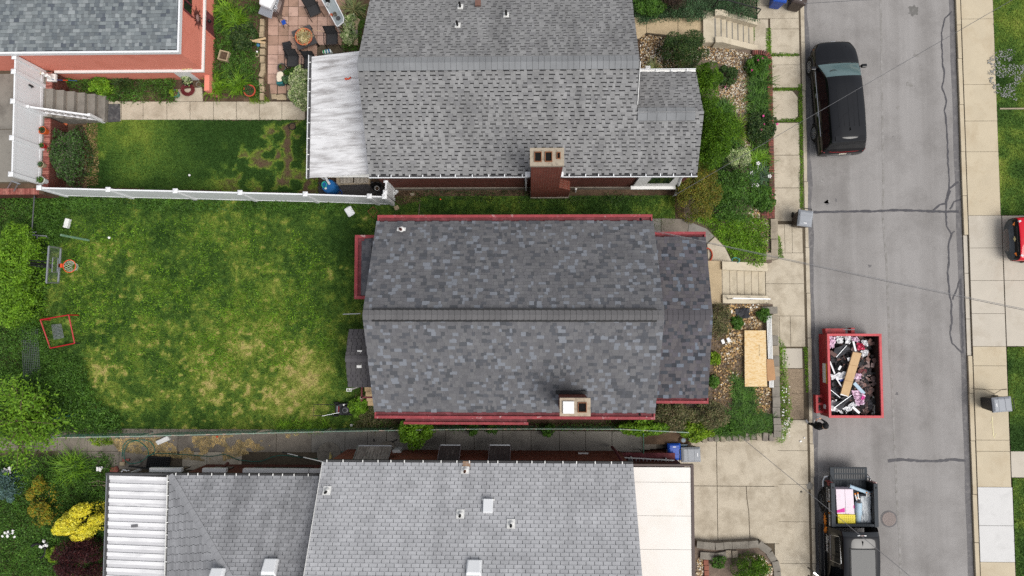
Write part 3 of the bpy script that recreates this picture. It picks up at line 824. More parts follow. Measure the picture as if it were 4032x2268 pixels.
# ------------------------------------------------------------------ middle house (grey blended shingles, red gutters)
EV, RG = 4.3, 6.45
hx0, hx1, hyN, hyS, hyR = -6.08, 4.78, 4.17, -3.27, .45
mid = thing('house', 'house in the middle with blended dark grey shingles and red gutters', 'house', (-.6,.45,YARD))
mb = MB(); x0, x1, y0, y1 = hx0+.15, hx1-.15, hyS+.12, hyN-.12
mb.box(x0, x1, y0, y1, .6, EV-.08)
mb.add([(x0,y0,EV-.08),(x0,y1,EV-.08),(x0,hyR,RG-.15),(x1,y0,EV-.08),(x1,y1,EV-.08),(x1,hyR,RG-.15)], [(0,1,2),(3,5,4),(0,2,5,3),(1,4,5,2)])
part('wall', mb, m_brickw, mid)
mb = MB()
slab_poly(mb, [(hx0,hyS,EV),(hx1,hyS,EV),(hx1,hyR,RG),(hx0,hyR,RG)])
slab_poly(mb, [(hx0,hyN,EV),(hx0,hyR,RG),(hx1,hyR,RG),(hx1,hyN,EV)])
roof = part('roof', mb, m_deck_mid, mid)
mats_mid = shm('grey', ['69696c', '727274', '5b5d62', '80848b', '6e6e71', '56585c'], streak=.97)
sh = Shingles(roof, mats_mid); sh.wts = [30,30,13,14,20,7]
vS = Vector((0,hyR-hyS,RG-EV)); vN = Vector((0,hyR-hyN,RG-EV))
sh.slope((hx0,hyS,EV), (1,0,0), vS, hx1-hx0, vS.length, 'lam', w=.03)
sh.slope((hx1,hyN,EV), (-1,0,0), vN, hx1-hx0, vN.length, 'lam', w=.03)
sh.finish()
m_ridge_dk = shm('ridge_dark', ['6b6a6b'])[0]
mb = MB().prism([(hx0+.15,hyR-.25),(hx1-.12,hyR-.25),(hx1-.12,hyR+.25),(hx0+.15,hyR+.25)], RG-.08, RG-.02)
vent = part('ridge_vent', MB().box(hx0+.35, hx1-.28, hyR-.24, hyR+.24, RG-.12, RG+.006), m_black, roof)
ridge_caps(roof, (hx0+.02,hyR,RG), (hx1+.02,hyR,RG), m_ridge_dk, w=.18, step=.208, lift=.05, slope=.3)
def red_gutter(xa, xb, y, z, s, w=.25):
    """built-in box gutter; s=+1 north side, -1 south side; y inner edge"""
    mb = MB(); mb.box(xa, xb, min(y,y+s*w), max(y,y+s*w), z-.16, z-.1)
    g = part('gutter', mb, m_redrust, mid)
    e = y+s*w
    part('gutter_lip', MB().box(xa-.03, xb+.03, min(e-s*.11,e), max(e-s*.11,e), z-.16, z-.015), m_redpaint, g)
    part('gutter_end', MB().box(xa-.03, xa+.03, min(y,e-s*.115), max(y,e-s*.115), z-.16, z-.02), m_redpaint, g)
    part('gutter_end', MB().box(xb-.03, xb+.03, min(y,e-s*.115), max(y,e-s*.115), z-.16, z-.02), m_redpaint, g)
    return g
g = red_gutter(-6.02, 4.72, hyN-.02, EV, 1, .28)
part('outlet', MB().lathe((4.3,hyN+.08,EV-.1), [(.05,0),(.05,.008),(0,.008)], 12), m_hole, g)
g = red_gutter(-6.04, 4.75, hyS+.02, EV, -1, .28)
part('outlet', MB().lathe((4.2,hyS-.07,EV-.1), [(.05,0),(.05,.008),(0,.008)], 12), m_hole, g)
mb = MB().box(-5.0, -.15, -3.76, -3.5, 3.45, 3.55); mb.box(-5.0,-.15,-3.3,-3.1,1,3.5)
bay = part('bay_eave', mb, m_redrust, mid)
part('bay_fascia', MB().box(-5.05, -.1, -3.84, -3.74, 3.44, 3.62), m_redpaint, bay)
part('bay_wall', MB().box(-4.8, -.35, -3.6, -3.1, .9, 3.45), m_brickw, bay)
# porch roof
mb = MB(); px1, pN, pS, pz, pr = 6.92, 3.6, -2.75, 3.8, 4.75
slab_poly(mb, [(4.62,pS,pz),(px1,pS,pz),(px1,.48,pr),(4.62,.48,pr)]); slab_poly(mb, [(4.62,pN,pz),(4.62,.48,pr),(px1,.48,pr),(px1,pN,pz)])
proof = part('porch_roof', mb, m_deck_mid, mid)
mats_porch = shm('porch', ['5e5c60', '686567', '4c5057', '737a85', '636066', '45474d'])
sh = Shingles(proof, mats_porch); sh.wts = [30,30,13,10,20,8]
v = Vector((0,.48-pS,pr-pz)); sh.slope((4.65,pS,pz), (1,0,0), v, px1-4.65, v.length, 'lam', w=.02)
v = Vector((0,.48-pN,pr-pz)); sh.slope((px1,pN,pz), (-1,0,0), v, px1-4.65, v.length, 'lam', w=.02)
sh.finish()
ridge_caps(proof, (4.8,.48,pr), (px1,.48,pr), mats_porch[0], w=.2, step=.205, lift=.03, slope=.28)
red_gutter(4.7, px1-.02, pN-.02, pz, 1, .23); red_gutter(4.8, px1, pS+.02, pz, -1, .23)
mb = MB()
for yy in (pS+.15, .5, pN-.15): mb.box(px1-.5, px1-.2, yy-.15, yy+.15, .7, pz-.1)
part('porch_pier', mb, m_brickw, mid)
part('porch_floor', MB().box(4.63, px1-.1, pS+.1, pN-.1, .5, 1.2), m_conc, mid)
# rear lean-to tray with red rim
bx0, by0, by1, bz = -7.13, 1.14, 3.74, 3.5
mb = MB(); slab_poly(mb, [(bx0+.16,by0+.14,bz-.12),(-5.9,by0+.14,bz+.25),(-5.9,by1-.14,bz+.25),(bx0+.16,by1-.14,bz-.12)])
lean = part('lean_to_roof', mb, m_deck_mid, mid)
sh = Shingles(lean, shm('leanto', ['5d5d61', '66666a', '52545a']), 300); sh.wts = [2,2,1]
v = Vector((1,0,.3)); sh.slope((bx0+.17,by1-.15,bz-.11), (0,-1,0), v, by1-by0-.3, 1.15, 'lam', w=.02); sh.finish()
mb = MB(); mb.box(bx0,bx0+.13,by0,by1,bz-.22,bz); mb.box(bx0+.131,-5.95,by1-.13,by1,bz-.22,bz-.002); mb.box(bx0+.131,-5.95,by0,by0+.13,bz-.22,bz-.002)
part('rim', mb, m_redpaint, lean)
mb = MB(); mb.box(bx0+.13,bx0+.26,by0+.13,by1-.13,bz-.2,bz-.06); mb.box(bx0+.26,-5.95,by1-.24,by1-.13,bz-.2,bz-.03)
part('rim_inside', mb, m_redrust, lean)
part('lean_to_wall', MB().box(bx0+.25, -5.9, by0+.2, by1-.2, .7, bz-.2), m_brickw, mid)
# small rear gable over the back steps
sx0, sN, sS, sz, sr = -7.35, -.08, -2.39, 3.4, 3.9
mb = MB(); yr = -1.24
slab_poly(mb, [(sx0,sS,sz),(-5.9,sS,sz),(-5.9,yr,sr),(sx0,yr,sr)]); slab_poly(mb, [(sx0,sN,sz),(sx0,yr,sr),(-5.9,yr,sr),(-5.9,sN,sz)])
sroof = part('back_step_roof', mb, m_black, mid)
sh = Shingles(sroof, shm('charcoal', ['555356', '5a585a']), 300); sh.wts = [1,1]
v = Vector((0,yr-sS,sr-sz)); sh.slope((sx0,sS,sz), (1,0,0), v, 1.4, v.length, '3tab', exp=.14, w=.2)
v = Vector((0,yr-sN,sr-sz)); sh.slope((-5.95,sN,sz), (-1,0,0), v, 1.4, v.length, '3tab', exp=.14, w=.2); sh.finish()
ridge_caps(sroof, (sx0,yr,sr), (-5.9,yr,sr), shm('ridge_charcoal', ['5f5d60'])[0], w=.12, step=.25, lift=.02, slope=.4)
for t, a, b in (('G',755,1245),('G',752,1340)):
    p = W(t,a,b,3.75); part('vent_cap', MB().ob((p.x,p.y,3.76), (.19,.17,.1)), m_whitep, sroof)
fr = MB()
for xx in (-7.1,-6.25):
    fr.box(xx-.05, xx+.05, -2.3, -2.2, .9, 3.35)
    fr.box(xx-.05, xx+.05, -3.0, -2.9, .9, 2.2)
fr.box(-7.15,-6.2,-2.28,-2.22,2.2,2.32)
part('step_post', fr, m_wood, mid)
st = MB()
for k in range(5): st.box(-7.05, -6.2, -2.5-.22*k, -2.3-.22*k, 1.95-.2*k, 2.0-.2*k)
part('back_step', st, m_woodlt, mid)
part('step_rail', MB().box(-7.12,-7.06,-3.1,-2.2,2.05,2.18).box(-7.12,-6.2,-2.96,-2.9,2.05,2.2), m_redrust, mid)
p = W('K',677,122,3.3)
dsp = part('downspout', MB().box(p.x-.04,p.x+.04,p.y-.03,p.y+.03,1.0,3.2), m_whitep, mid)
part('downspout_mouth', MB().box(p.x-.1,p.x+.1,p.y-.06,p.y-.04,3.2,3.3).box(p.x-.1,p.x+.1,p.y+.04,p.y+.06,3.2,3.3).box(p.x-.1,p.x-.08,p.y-.04,p.y+.04,3.2,3.3).box(p.x+.08,p.x+.1,p.y-.04,p.y+.04,3.2,3.3), m_whitep, dsp)
chimney(mid, 1.06, 2.03, -3.03, -2.5, 4.3, 6.8, m_brickch, mat('chimney_cap', 'b9a994', .1, 8, .9, stain='8d7f6c', stain_scale=5), [(1.14,1.48,-2.96,-2.58,True),(1.66,1.92,-2.92,-2.62,False)])
part('chimney_flashing', MB().box(.95, 2.1, -2.5, -2.38, 4.6, 5.05), m_black, mid)
pipe_vent(mid, W('G',1052,372,4.65), vN, m_whitep, mat('rusty_pipe', '6e3b36', .2, 10, .7), .3, .055, fl=(.34,.16))
solo('aerial_rod', MB().tube([W('G',760,968,5.6), W('G',635,973,5.4)], .018, 6), m_metal, 'thin metal rod sticking out from the rear gable of the middle house', 'rod')
# ------------------------------------------------------------------ north house (grey toothed shingles, white awning)
tx0, tx1, tpx, tS, tR, tN = -6.4, 3.98, 6.5, 6.0, 9.7, 13.4
SL = (RG-EV)/(tR-tS)
north = thing('house', 'grey shingled house at the top with brick chimney and white patio awning', 'house', (-1.2,9.7,YARD))
mb = MB(); wx0, wx1 = tx0+.12, tx1-.1
mb.box(wx0, wx1, tS+.1, tN-.1, 1.3, EV-.1)
mb.add([(wx0,tS+.1,EV-.1),(wx0,tN-.1,EV-.1),(wx0,tR,RG-.15),(wx1,tS+.1,EV-.1),(wx1,tN-.1,EV-.1),(wx1,tR,RG-.15)], [(0,1,2),(3,5,4),(0,2,5,3),(1,4,5,2)])
mb.box(wx1, tpx-.12, tS+.1, 9.95, 1.3, EV-.1)
part('wall', mb, m_brickw, north)
part('foundation', MB().box(wx0-.03, wx1+.03, tS+.06, tN-.07, .6, 1.35).box(wx1+.031, tpx-.09, tS+.06, 9.98, .6, 1.35), m_found, north)
pR, pRz, pN2 = 8.05, EV+(8.05-tS)*SL, 10.07
mb = MB()
slab_poly(mb, [(tx0,tS,EV),(tpx,tS,EV),(tpx,pR,pRz),(tx1,pR,pRz),(tx1,tR,RG),(tx0,tR,RG)])
slab_poly(mb, [(tx0,tN,EV),(tx0,tR,RG),(tx1,tR,RG),(tx1,tN,EV)])
slab_poly(mb, [(tx1+.002,pN2,pRz-(pN2-pR)*SL),(tx1+.002,pR,pRz),(tpx,pR,pRz),(tpx,pN2,pRz-(pN2-pR)*SL)])
roof = part('roof', mb, m_deck_dark, north)
mats_n = shm('silver', ['8e8e8e', '959595', '888889', '999999'], streak=.8)
sh = Shingles(roof, mats_n); sh.wts = [3,3,2,1]
v = Vector((0,tR-tS,RG-EV)); LS = v.length; lp = LS*(pR-tS)/(tR-tS)
sh.slope((tx0,tS,EV), (1,0,0), v, tpx-tx0, LS, 'tooth', exp=.152, w=.068, rangef=lambda q: (0, tpx-tx0 if q < lp else tx1-tx0))
sh.slope((tx1,tN,EV), (-1,0,0), (0,tR-tN,RG-EV), tx1-tx0, LS, 'tooth', exp=.152, w=.068)
v2 = Vector((0,pR-pN2,(pN2-pR)*SL)); sh.slope((tpx,pN2,pRz-(pN2-pR)*SL), (-1,0,0), v2, tpx-tx1, v2.length, 'tooth', exp=.152, w=.068)
sh.finish()
m_ridge_n = shm('ridge_silver', ['8a8c8e'])[0]
ridge_caps(roof, (tx0+.02,tR,RG), (tx1,tR,RG), m_ridge_n, w=.25, step=.215, lift=.05, slope=.42)
ridge_caps(roof, (tx1+.05,pR,pRz), (tpx,pR,pRz), m_ridge_n, w=.25, step=.36, lift=.05, slope=.42)
part('rake_trim', MB().bar((tx1+.012,tR,RG+.02),(tx1+.012,pR+.3,pRz+.2),.02,.1), m_whitep, roof)
gy = tS-.11
gutter(north, (tx0,gy,EV+.02), (-.06,gy,EV+.02), m_white, m_gutdark, brackets=10)
gutter(north, (1.22,gy,EV+.02), (tpx,gy,EV+.02), m_white, m_gutdark, brackets=9)
gutter(north, (tx1+.02,pN2+.13,EV+.0), (tpx,pN2+.13,EV+.0), m_white, m_whitep, brackets=4, inward=(0,-1,0))
def downspout(house, pts, mt, r=.045):
    return part('downspout', MB().tube(pts, r, 8), mt, house)
downspout(north, [(-.2,gy+.05,EV-.05),(-.2,gy+.1,EV-.3),(-.2,6.02,3.6),(-.2,6.02,1.05)], m_white)
p0 = W('C',1455,1268,EV-.1); p1 = W('C',1360,1348,1.3)
downspout(north, [(5.98,gy+.06,EV-.06),(6.02,6.0,3.6),(6.3,6.02,1.6),(6.3,5.8,1.1)], m_white, .055)
part('window_surround', MB().box(4.35, 6.1, 6.0, 6.08, 1.95, 4.1), m_whitep, north)
wnd = part('window', MB().box(4.85, 5.75, 5.985, 6.02, 2.6, 3.7), m_glass, north)
part('window_sill', MB().box(4.25, 6.15, 5.88, 6.02, 1.83, 1.94), m_whitep, wnd)
part('conduit', MB().tube([(1.95,5.97,1.0),(1.95,5.97,1.6)], .04, 8), m_whitep, north)
cap_n = mat('chimney_cap_cracked', 'a99d8b', .15, 10, .9, stain='6f665a', stain_scale=6, stain_at=(.55,.7))
ch = chimney(north, 0.0, 1.14, 5.70, 6.28, .9, 7.1, m_brickch, cap_n, [(.15,.36,5.83,6.14,False),(.52,.73,5.83,6.14,False),(.93,1.02,5.93,6.12,False)], .2, .03)
mb = MB(); mb.box(1.14,1.64,5.71,6.2,.9,2.6)
mb.add([(1.14,5.71,2.6),(1.64,5.71,2.6),(1.64,6.2,2.6),(1.14,6.2,2.6),(1.14,5.71,3.2),(1.14,6.2,3.2)], [(0,1,4),(2,3,5),(1,2,5,4),(0,4,5,3)])
part('chimney_shoulder', mb, m_brickch, ch)
part('chimney_base', MB().box(-.03,1.68,5.66,6.2,.7,1.12), m_found, ch)
for xx, w_ in ((-.12,.2),(1.22,.12)):
    part('gutter_elbow', MB().box(xx-w_/2,xx+w_/2,gy,gy+.2,EV+.05,EV+.16), m_white, north)
for t, a, b, zz in (('B',1648,30,5.1),('B',1632,178,5.5),('C',168,95,5.3)):
    p = W(t,a,b,zz); pipe_vent(north, (p.x,p.y,RG-abs(p.y-tR)*SL), (0,-1,SL), m_whitep, m_black, .45, .045, fl=(.22,.3))
p = W('B',1778,20,4.9); p.z = RG-(p.y-tR)*SL
part('roof_box', MB().ob(p+Vector((0,0,.1)), (.22,.22,.2)), mat('brown_box', '7a5a50', .15, 8, .8), north)
# patio awning: sloping pans
aw = part('awning', MB().box(-9.1, -6.3, 6.2, 11.2, 3.05, 3.08), m_whitep, north)
ax0, ax1, az0, az1 = -9.12, -6.3, 3.2, 3.95
rows = [W('B',760,b,3.55).y for b in (378,465,568,660,765,855,955,1053,1152,1252)]
for a, b in zip(rows[:-1], rows[1:]):
    mb = MB(); slab_poly(mb, [(ax0,b+.012,az0),(ax1,b+.012,az1),(ax1,a-.012,az1),(ax0,a-.012,az0)], .03)
    mb.add([(ax0,b-.02,az0+.0),(ax1,b-.02,az1),(ax1,b+.02,az1),(ax0,b+.02,az0),(ax0,b-.012,az0+.03),(ax1,b-.012,az1+.03),(ax1,b+.012,az1+.03),(ax0,b+.012,az0+.03)], BOXF)
    part('panel', mb, m_awn, aw)
g = gutter(north, (ax0-.13,rows[-1]-.05,az0), (ax0-.13,rows[0]+.05,az0), m_white, m_gutdark, .12, 8, (1,0,0), m_whitep)
for yy in (6.4, 8.8, 11.0):
    part('awning_post', MB().box(-8.95,-8.87,yy-.04,yy+.04,.9,3.05), m_whitep, north)
# orange toy left on the awning
p = W('B',858,568,3.83)
solo('orange_toy', MB().tube([p+Vector((-.13,-.03,.06)), p+Vector((-.1,.02,.07)), p+Vector((0,.0,.06)), p+Vector((.1,.06,.1))], [.06,.05,.03,.04], 8), m_orange, 'small orange toy lying on the white patio awning', 'toy')

# ------------------------------------------------------------------ red garage, upper left
gx1, gyS = -14.3, 11.18
gar = thing('garage', 'salmon red painted garage with blue grey shingles in the upper left', 'garage', (-18,14,YARD))
m_gw = m_salmon
part('wall', MB().box(-30, gx1, gyS, 22, ALLEY-1.2, 4.1), m_gw, gar)
part('lower_wall', MB().box(-20.6, gx1+.05, gyS-.05, 22, .8, 1.96), m_gw, gar)
part('pilaster', MB().box(gx1-.12, gx1+.1, gyS-.75, gyS-.05, .8, 1.5), m_gw, gar)
band = MB().box(-20.8, gx1+.1, gyS-.11, gyS, 1.97, 2.06); band.box(gx1, gx1+.1, gyS, 21.9, 1.97, 2.06)
part('white_band', band, m_whitep, gar)
mb = MB(); slab_poly(mb, [(-30,gyS-.02,4.2),(gx1+.02,gyS-.02,4.2),(gx1+.02,22,4.4),(-30,22,4.4)], .12)
roof = part('roof', mb, m_deck_dark, gar)
sh = Shingles(roof, shm('bluegrey', ['7d8487', '8a9193', '6c7378', '969c9e', '757b7e', '5f656d'])); sh.wts = [30,25,16,12,20,8]
sh.slope((-24.5,gyS,4.2), (1,0,0), (0,1,.018), 24.5+gx1, 5.2, 'lam', exp=.15, w=.025); sh.finish()
mb = MB().box(-30,gx1+.09,gyS-.1,gyS-.02,4.02,4.235)
part('fascia', mb, m_white, gar)
part('fascia', MB().box(gx1+.021,gx1+.09,gyS-.019,22,4.02,4.236), m_white, gar)
wz0, wz1 = 2.9, 4.0
ya, yb = W('A',1297,105,3.2).y, W('A',1297,-40,3.2).y
wnd = part('window', MB().box(gx1-.02, gx1+.02, ya, yb+1, 3.1, 3.75), m_glass, gar)
part('window_frame', MB().box(gx1,gx1+.05,ya-.06,ya-.001,3.05,3.8).box(gx1,gx1+.05,ya+.38,ya+.44,3.11,3.74), m_redrust, wnd)
dr = part('door', MB().box(gx1+.05, gx1+.09, W('A',1470,250,1.4).y, W('A',1470,110,1.4).y, .95, 1.9), m_redrust, gar)
part('door_frame', MB().box(gx1+.05,gx1+.11,W('A',1470,250,1.4).y-.08,W('A',1470,250,1.4).y-.001,.95,1.95), m_salmon, dr)
part('side_door', MB().box(-15.6,-14.9,gyS-.09,gyS-.05,.95,1.9), m_whitep, gar)
part('wall_lamp', MB().lathe((gx1+.18,W('A',1490,150,1.8).y,1.7), [(.04,0),(.07,.05),(.06,.16),(0,.2)], 10).bar((gx1+.05,W('A',1490,150,1.8).y,1.8),(gx1+.18,W('A',1490,150,1.8).y,1.8),.03,.03), m_black, gar)
# sun ornament on its east wall
cs = W('A',1402,128,2.6); cs.x = gx1+.03
so = thing('sun_ornament', 'rusty metal sun face with wavy rays on the salmon garage wall', 'ornament', cs)
part('face', MB().lathe(cs, [(.0,.05),(.12,.04),(.16,.0)], 18, mat=Matrix.Rotation(R_(90),3,'Y')), mat('sun_face', 'a07c78', .15, 8, .6), so, smooth=True)
mb = MB()
for i in range(16):
    a = 2*math.pi*i/16; r1 = .5 if i % 2 else .36
    d = Vector((0, math.cos(a), math.sin(a))); q = Vector((0,-math.sin(a),math.cos(a)))
    mb.tube([cs+d*.15, cs+d*(.15+(r1-.15)*.4)+q*.03, cs+d*(.15+(r1-.15)*.7)-q*.02, cs+d*r1], [.028,.024,.018,.006], 5)
part('ray', mb, mat('rusty_iron', '5a2f28', .2, 12, .7), so, kind='stuff')

# ------------------------------------------------------------------ south house (light grey three-tab shingles)
bx0, bx1, bS = -8.05, 3.92, -5.22
bR, bRz = -9.35, EV+(9.35-5.22)*.58
south = thing('house', 'light grey shingled house at the bottom with white metal awning and white porch roof', 'house', (-5,-9.3,YARD))
mb = MB(); mb.box(bx0+.1, bx1-.1, -13.3, bS-.06, .6, EV-.1)
mb.add([(bx0+.1,bS-.06,EV-.1),(bx0+.1,-13.3,EV-.1),(bx0+.1,bR,bRz-.15),(bx1-.1,bS-.06,EV-.1),(bx1-.1,-13.3,EV-.1),(bx1-.1,bR,bRz-.15)], [(0,1,2),(3,5,4),(0,2,5,3),(1,4,5,2)])
part('wall', mb, m_brickorange, south)
mb = MB()
slab_poly(mb, [(bx0,bS,EV),(bx0,bR,bRz),(bx1,bR,bRz),(bx1,bS,EV)]); slab_poly(mb, [(bx0,-13.48,EV),(bx1,-13.48,EV),(bx1,bR,bRz),(bx0,bR,bRz)])
roof = part('roof', mb, m_deck_3tab, south)
sh = Shingles(roof, shm('lightgrey', ['b6b7ba', 'bbbcbf', 'b0b1b4'], streak=.86)); sh.wts = [2,2,1]
v = Vector((0,bR-bS,bRz-EV)); sh.slope((bx1,bS,EV), (-1,0,0), v, bx1-bx0, v.length, '3tab', exp=.143)
sh.slope((bx0,-13.48,EV), (1,0,0), (0,13.48+bR,bRz-EV), bx1-bx0, v.length, '3tab', exp=.143); sh.finish()
ridge_caps(roof, (bx0,bR,bRz), (bx1,bR,bRz), shm('ridge_light', ['b0b2b5'])[0], w=.17, step=.25)
part('rake_trim', MB().bar((bx0-.012,bS,EV+.02),(bx0-.012,bR,bRz+.02),.02,.08), m_whitep, roof)
gutter(south, (bx0,bS+.11,EV), (bx1,bS+.11,EV), m_black, m_gutdark, .1, 20, (0,-1,0), m_whitep)
vb = Vector((0,-1,.58)).normalized()
for t, a, b in (('K',525,840),('K',1472,1010),('L',22,1082)):
    p = W(t,a,b,5.2); p.z = EV+(bS-p.y)*.58; p2 = W(t,a,b,p.z); p2.z = EV+(bS-p2.y)*.58
    pipe_vent(south, p2, vb, m_whitep, m_black, .3, .05)
p = W('K',1505,700,4.55); p.z = EV+(bS-p.y)*.58
pipe_vent(south, p, vb, m_whitep, m_rust, .3, .05, fl=(.3,.28))
part('rust_stain', MB().ob((p.x+.04,p.y+.24,p.z-.1), (.3,.26,.006), mat=Matrix((Vector((1,0,0)),vb,Vector((1,0,0)).cross(vb))).transposed() @ Matrix.Rotation(0,3,'Z')).add([],[]), mat('rust_streak', 'a98a70', .2, 8, .9, stain='b3b5b9', stain_scale=7), south)
def box_vent(t, a, b, z, w, l, hood=True):
    p = W(t,a,b,z); p.z = EV+(bS-p.y)*.58
    u = Vector((1,0,0)); n = vb.cross(u); n = n if n.z > 0 else -n
    M3 = Matrix((u, vb, n)).transposed()
    if not hood:
        o = part('roof_vent', MB().ob(p+n*.1, (w,l,.16), mat=M3), m_white, south, bevel=.015)
        part('vent_flange', MB().ob(p+n*.04-vb*l*.5, (w*1.35,.06,.05), mat=M3), m_whitep, o)
        return
    mb = MB(); k = .72
    loc = [(-w/2,-l/2,.03),(w/2,-l/2,.03),(w/2,l/2,.03),(-w/2,l/2,.03),(-w/2*k,-l/2*.9,.16),(w/2*k,-l/2*.9,.16),(w/2*.85,l/2*.6,.24),(-w/2*.85,l/2*.6,.24)]
    mb.add([p+M3 @ Vector(q) for q in loc], BOXF)
    o = part('roof_vent', mb, m_white, south, bevel=.03)
    part('vent_mouth', MB().ob(p+M3 @ Vector((0,l/2+.03,.09)), (w*.8,.1,.12), mat=M3), m_whitep, o)
box_vent('K',1667,968,5.4,.36,.5,False)
box_vent('K',1570,1395,6.2,.58,.62)
# window hoods on the north wall
m_hood = mat('mossy_awning', '7b746c', .15, 3, .9, stain='a7a096', stain_scale=2.5, stain_at=(.45,.6), stretch=(5,1,1))
m_hoodd = mat('dark_awning', '4a4340', .15, 3, .9, stain='857d76', stain_scale=2.2, stain_at=(.56,.7), stretch=(5,1,1))
for t, a0, a1, b0, b1, mt in (('K',742,978,522,632,m_hood),('K',1328,1470,518,632,m_hoodd),('K',1682,1825,518,632,m_hoodd)):
    xa, xb = W(t,a0,b0,2.7).x, W(t,a1,b0,2.7).x; yo = W(t,a0,b0,2.6).y; yi = bS-.06
    hd = thing('window_hood', {742:'wide mossy ribbed window hood on the south house wall', 1328:'dark narrow window hood on the south house wall, left one of the pair', 1682:'dark narrow window hood on the south house wall, right one of the pair'}[a0], 'window hood', ((xa+xb)/2,yi,2.6), 'window hoods over the passage')
    n_ = int((xb-xa)/.11)
    for i in range(n_):
        x_ = xa+(xb-xa)*i/n_; w_ = (xb-xa)/n_
        mb = MB(); slab_poly(mb, [(x_+.004,yo,2.6),(x_+.004,yi,3.4),(x_+w_-.004,yi,3.4),(x_+w_-.004,yo,2.6)], .02)
        part('slat', mb, mt, hd)
    mb = MB()
    for x_ in (xa-.02, xb+.02): mb.bar((x_,yo,2.61),(x_,yi,3.41),.03,.05)
    mb.bar((xa,yo+.02,2.59),(xb,yo+.02,2.59),.04,.05)
    part('frame', mb, m_metal, hd)
# extension with hip
ex0, eN, ez = -14.3, -5.86, 3.8
part('extension_wall', MB().box(ex0+.2, bx0+.1, -12.5, eN-.1, .6, ez-.05), m_brickw, south)
d_ = 4.3; s_ = .58
mb = MB()
slab_poly(mb, [(ex0,eN,ez),(ex0+d_,eN-d_,ez+d_*s_),(bx0,eN-d_,ez+d_*s_),(bx0,eN,ez)]); slab_poly(mb, [(ex0,eN,ez),(ex0,eN-2*d_,ez),(ex0+d_,eN-d_,ez+d_*s_)])
slab_poly(mb, [(ex0,eN-2*d_,ez),(bx0,eN-2*d_,ez),(bx0,eN-d_,ez+d_*s_),(ex0+d_,eN-d_,ez+d_*s_)])
eroof = part('hip_roof', mb, m_deck_3tab, south)
kk = math.sqrt(1+s_*s_)
sh = Shingles(eroof, shm('midgrey', ['9fa0a3', 'a5a6a9', '98999c'], streak=.72)); sh.wts = [2,2,1]
L_ = bx0-ex0
sh.slope((bx0,eN,ez), (-1,0,0), (0,-1,s_), L_, d_*kk, '3tab', exp=.143, rangef=lambda q: (0, L_-q/kk))
sh.slope((ex0,eN,ez), (0,-1,0), (1,0,s_), 2*d_, d_*kk, '3tab', exp=.143, rangef=lambda q: (q/kk, 2*d_-q/kk))
sh.slope((ex0,eN-2*d_,ez), (1,0,0), (0,1,s_), L_, d_*kk, '3tab', exp=.143, rangef=lambda q: (q/kk, L_)); sh.finish()
hp0, hp1 = Vector((ex0,eN,ez)), Vector((ex0+d_,eN-d_,ez+d_*s_))
ridge_caps(eroof, hp0, hp1, shm('hip_cap', ['a2a3a6'])[0], w=.13, step=.3, lift=.035, slope=.35)
gutter(south, (ex0,eN+.1,ez), (bx0,eN+.1,ez), m_black, m_gutdark, .1, 13, (0,-1,0), m_whitep)
gutter(south, (ex0-.1,eN,ez), (ex0-.1,-10.5,ez), m_whitep, m_gutdark, .1, 9, (1,0,0), m_whitep)
p = W('K',140,1370,5.2); 
def hip_vent(p):
    z = ez+(eN-p.y)*s_; n = Vector((0,s_,1)).normalized(); v_ = Vector((0,-1,s_)).normalized(); M3 = Matrix((Vector((1,0,0)), v_, n)).transposed(); p = Vector((p.x,p.y,z))
    w, l, k = .58, .66, .72
    mb = MB(); mb.add([p+M3 @ Vector(q) for q in [(-w/2,-l/2,.03),(w/2,-l/2,.03),(w/2,l/2,.03),(-w/2,l/2,.03),(-w/2*k,-l/2*.9,.16),(w/2*k,-l/2*.9,.16),(w/2*.85,l/2*.6,.24),(-w/2*.85,l/2*.6,.24)]], BOXF)
    o = part('roof_vent', mb, m_white, south, bevel=.03)
    part('vent_mouth', MB().ob(p+M3 @ Vector((0,l/2+.03,.09)), (w*.8,.1,.12), mat=M3), m_whitep, o)
hip_vent(W('K',140,1370,5.2)); hip_vent(W('J',1565,1445,5.5))
# sash strip and small windows of the extension
for t, a0, a1 in (('J',1050,1280),('J',1430,1600),('J',1720,1811),('K',0,380),('K',385,470)):
    xa, xb = W(t,a0,700,2.9).x, W(t,a1,700,2.9).x
    w_ = part('window_frame', MB().box(xa, xb, eN-.1, eN+.06, 2.55, 2.75), m_whitep, south)
    part('pane', MB().box(xa+.1, xb-.1, eN-.1, eN-.06, 1.7, 2.5), m_glass, w_)
# ribbed metal awning
awn = part('metal_awning', MB().box(-17.1, -14.5, -11, -6.1, 3.02, 3.05), m_whitep, south)
wx0, wx1, y = -17.1, -14.42, -6.02
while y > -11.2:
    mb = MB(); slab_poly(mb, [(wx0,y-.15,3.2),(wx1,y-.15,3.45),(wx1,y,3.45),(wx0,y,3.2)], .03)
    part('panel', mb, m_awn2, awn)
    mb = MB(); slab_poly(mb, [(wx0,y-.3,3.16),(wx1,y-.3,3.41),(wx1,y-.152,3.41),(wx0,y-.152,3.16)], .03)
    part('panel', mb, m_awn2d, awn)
    y -= .305
gutter(south, (wx0-.1,-5.98,3.2), (wx0-.1,-11,3.2), m_metal, m_gutdark, .09, 0, (1,0,0))
part('awning_frame', MB().box(wx0-.1, wx1, -6.0, -5.9, 3.1, 3.3), m_gutdark, south)
p = W('J',953,1095,3.4)
part('maker_plate', MB().ob((p.x,p.y,3.345), (.29,.1,.012), .12, mat=Matrix.Rotation(.12,3,'Z') @ Matrix.Rotation(-.093,3,'Y')), mat('plate_grey', '6e6e70', .2, 20, .6), awn)
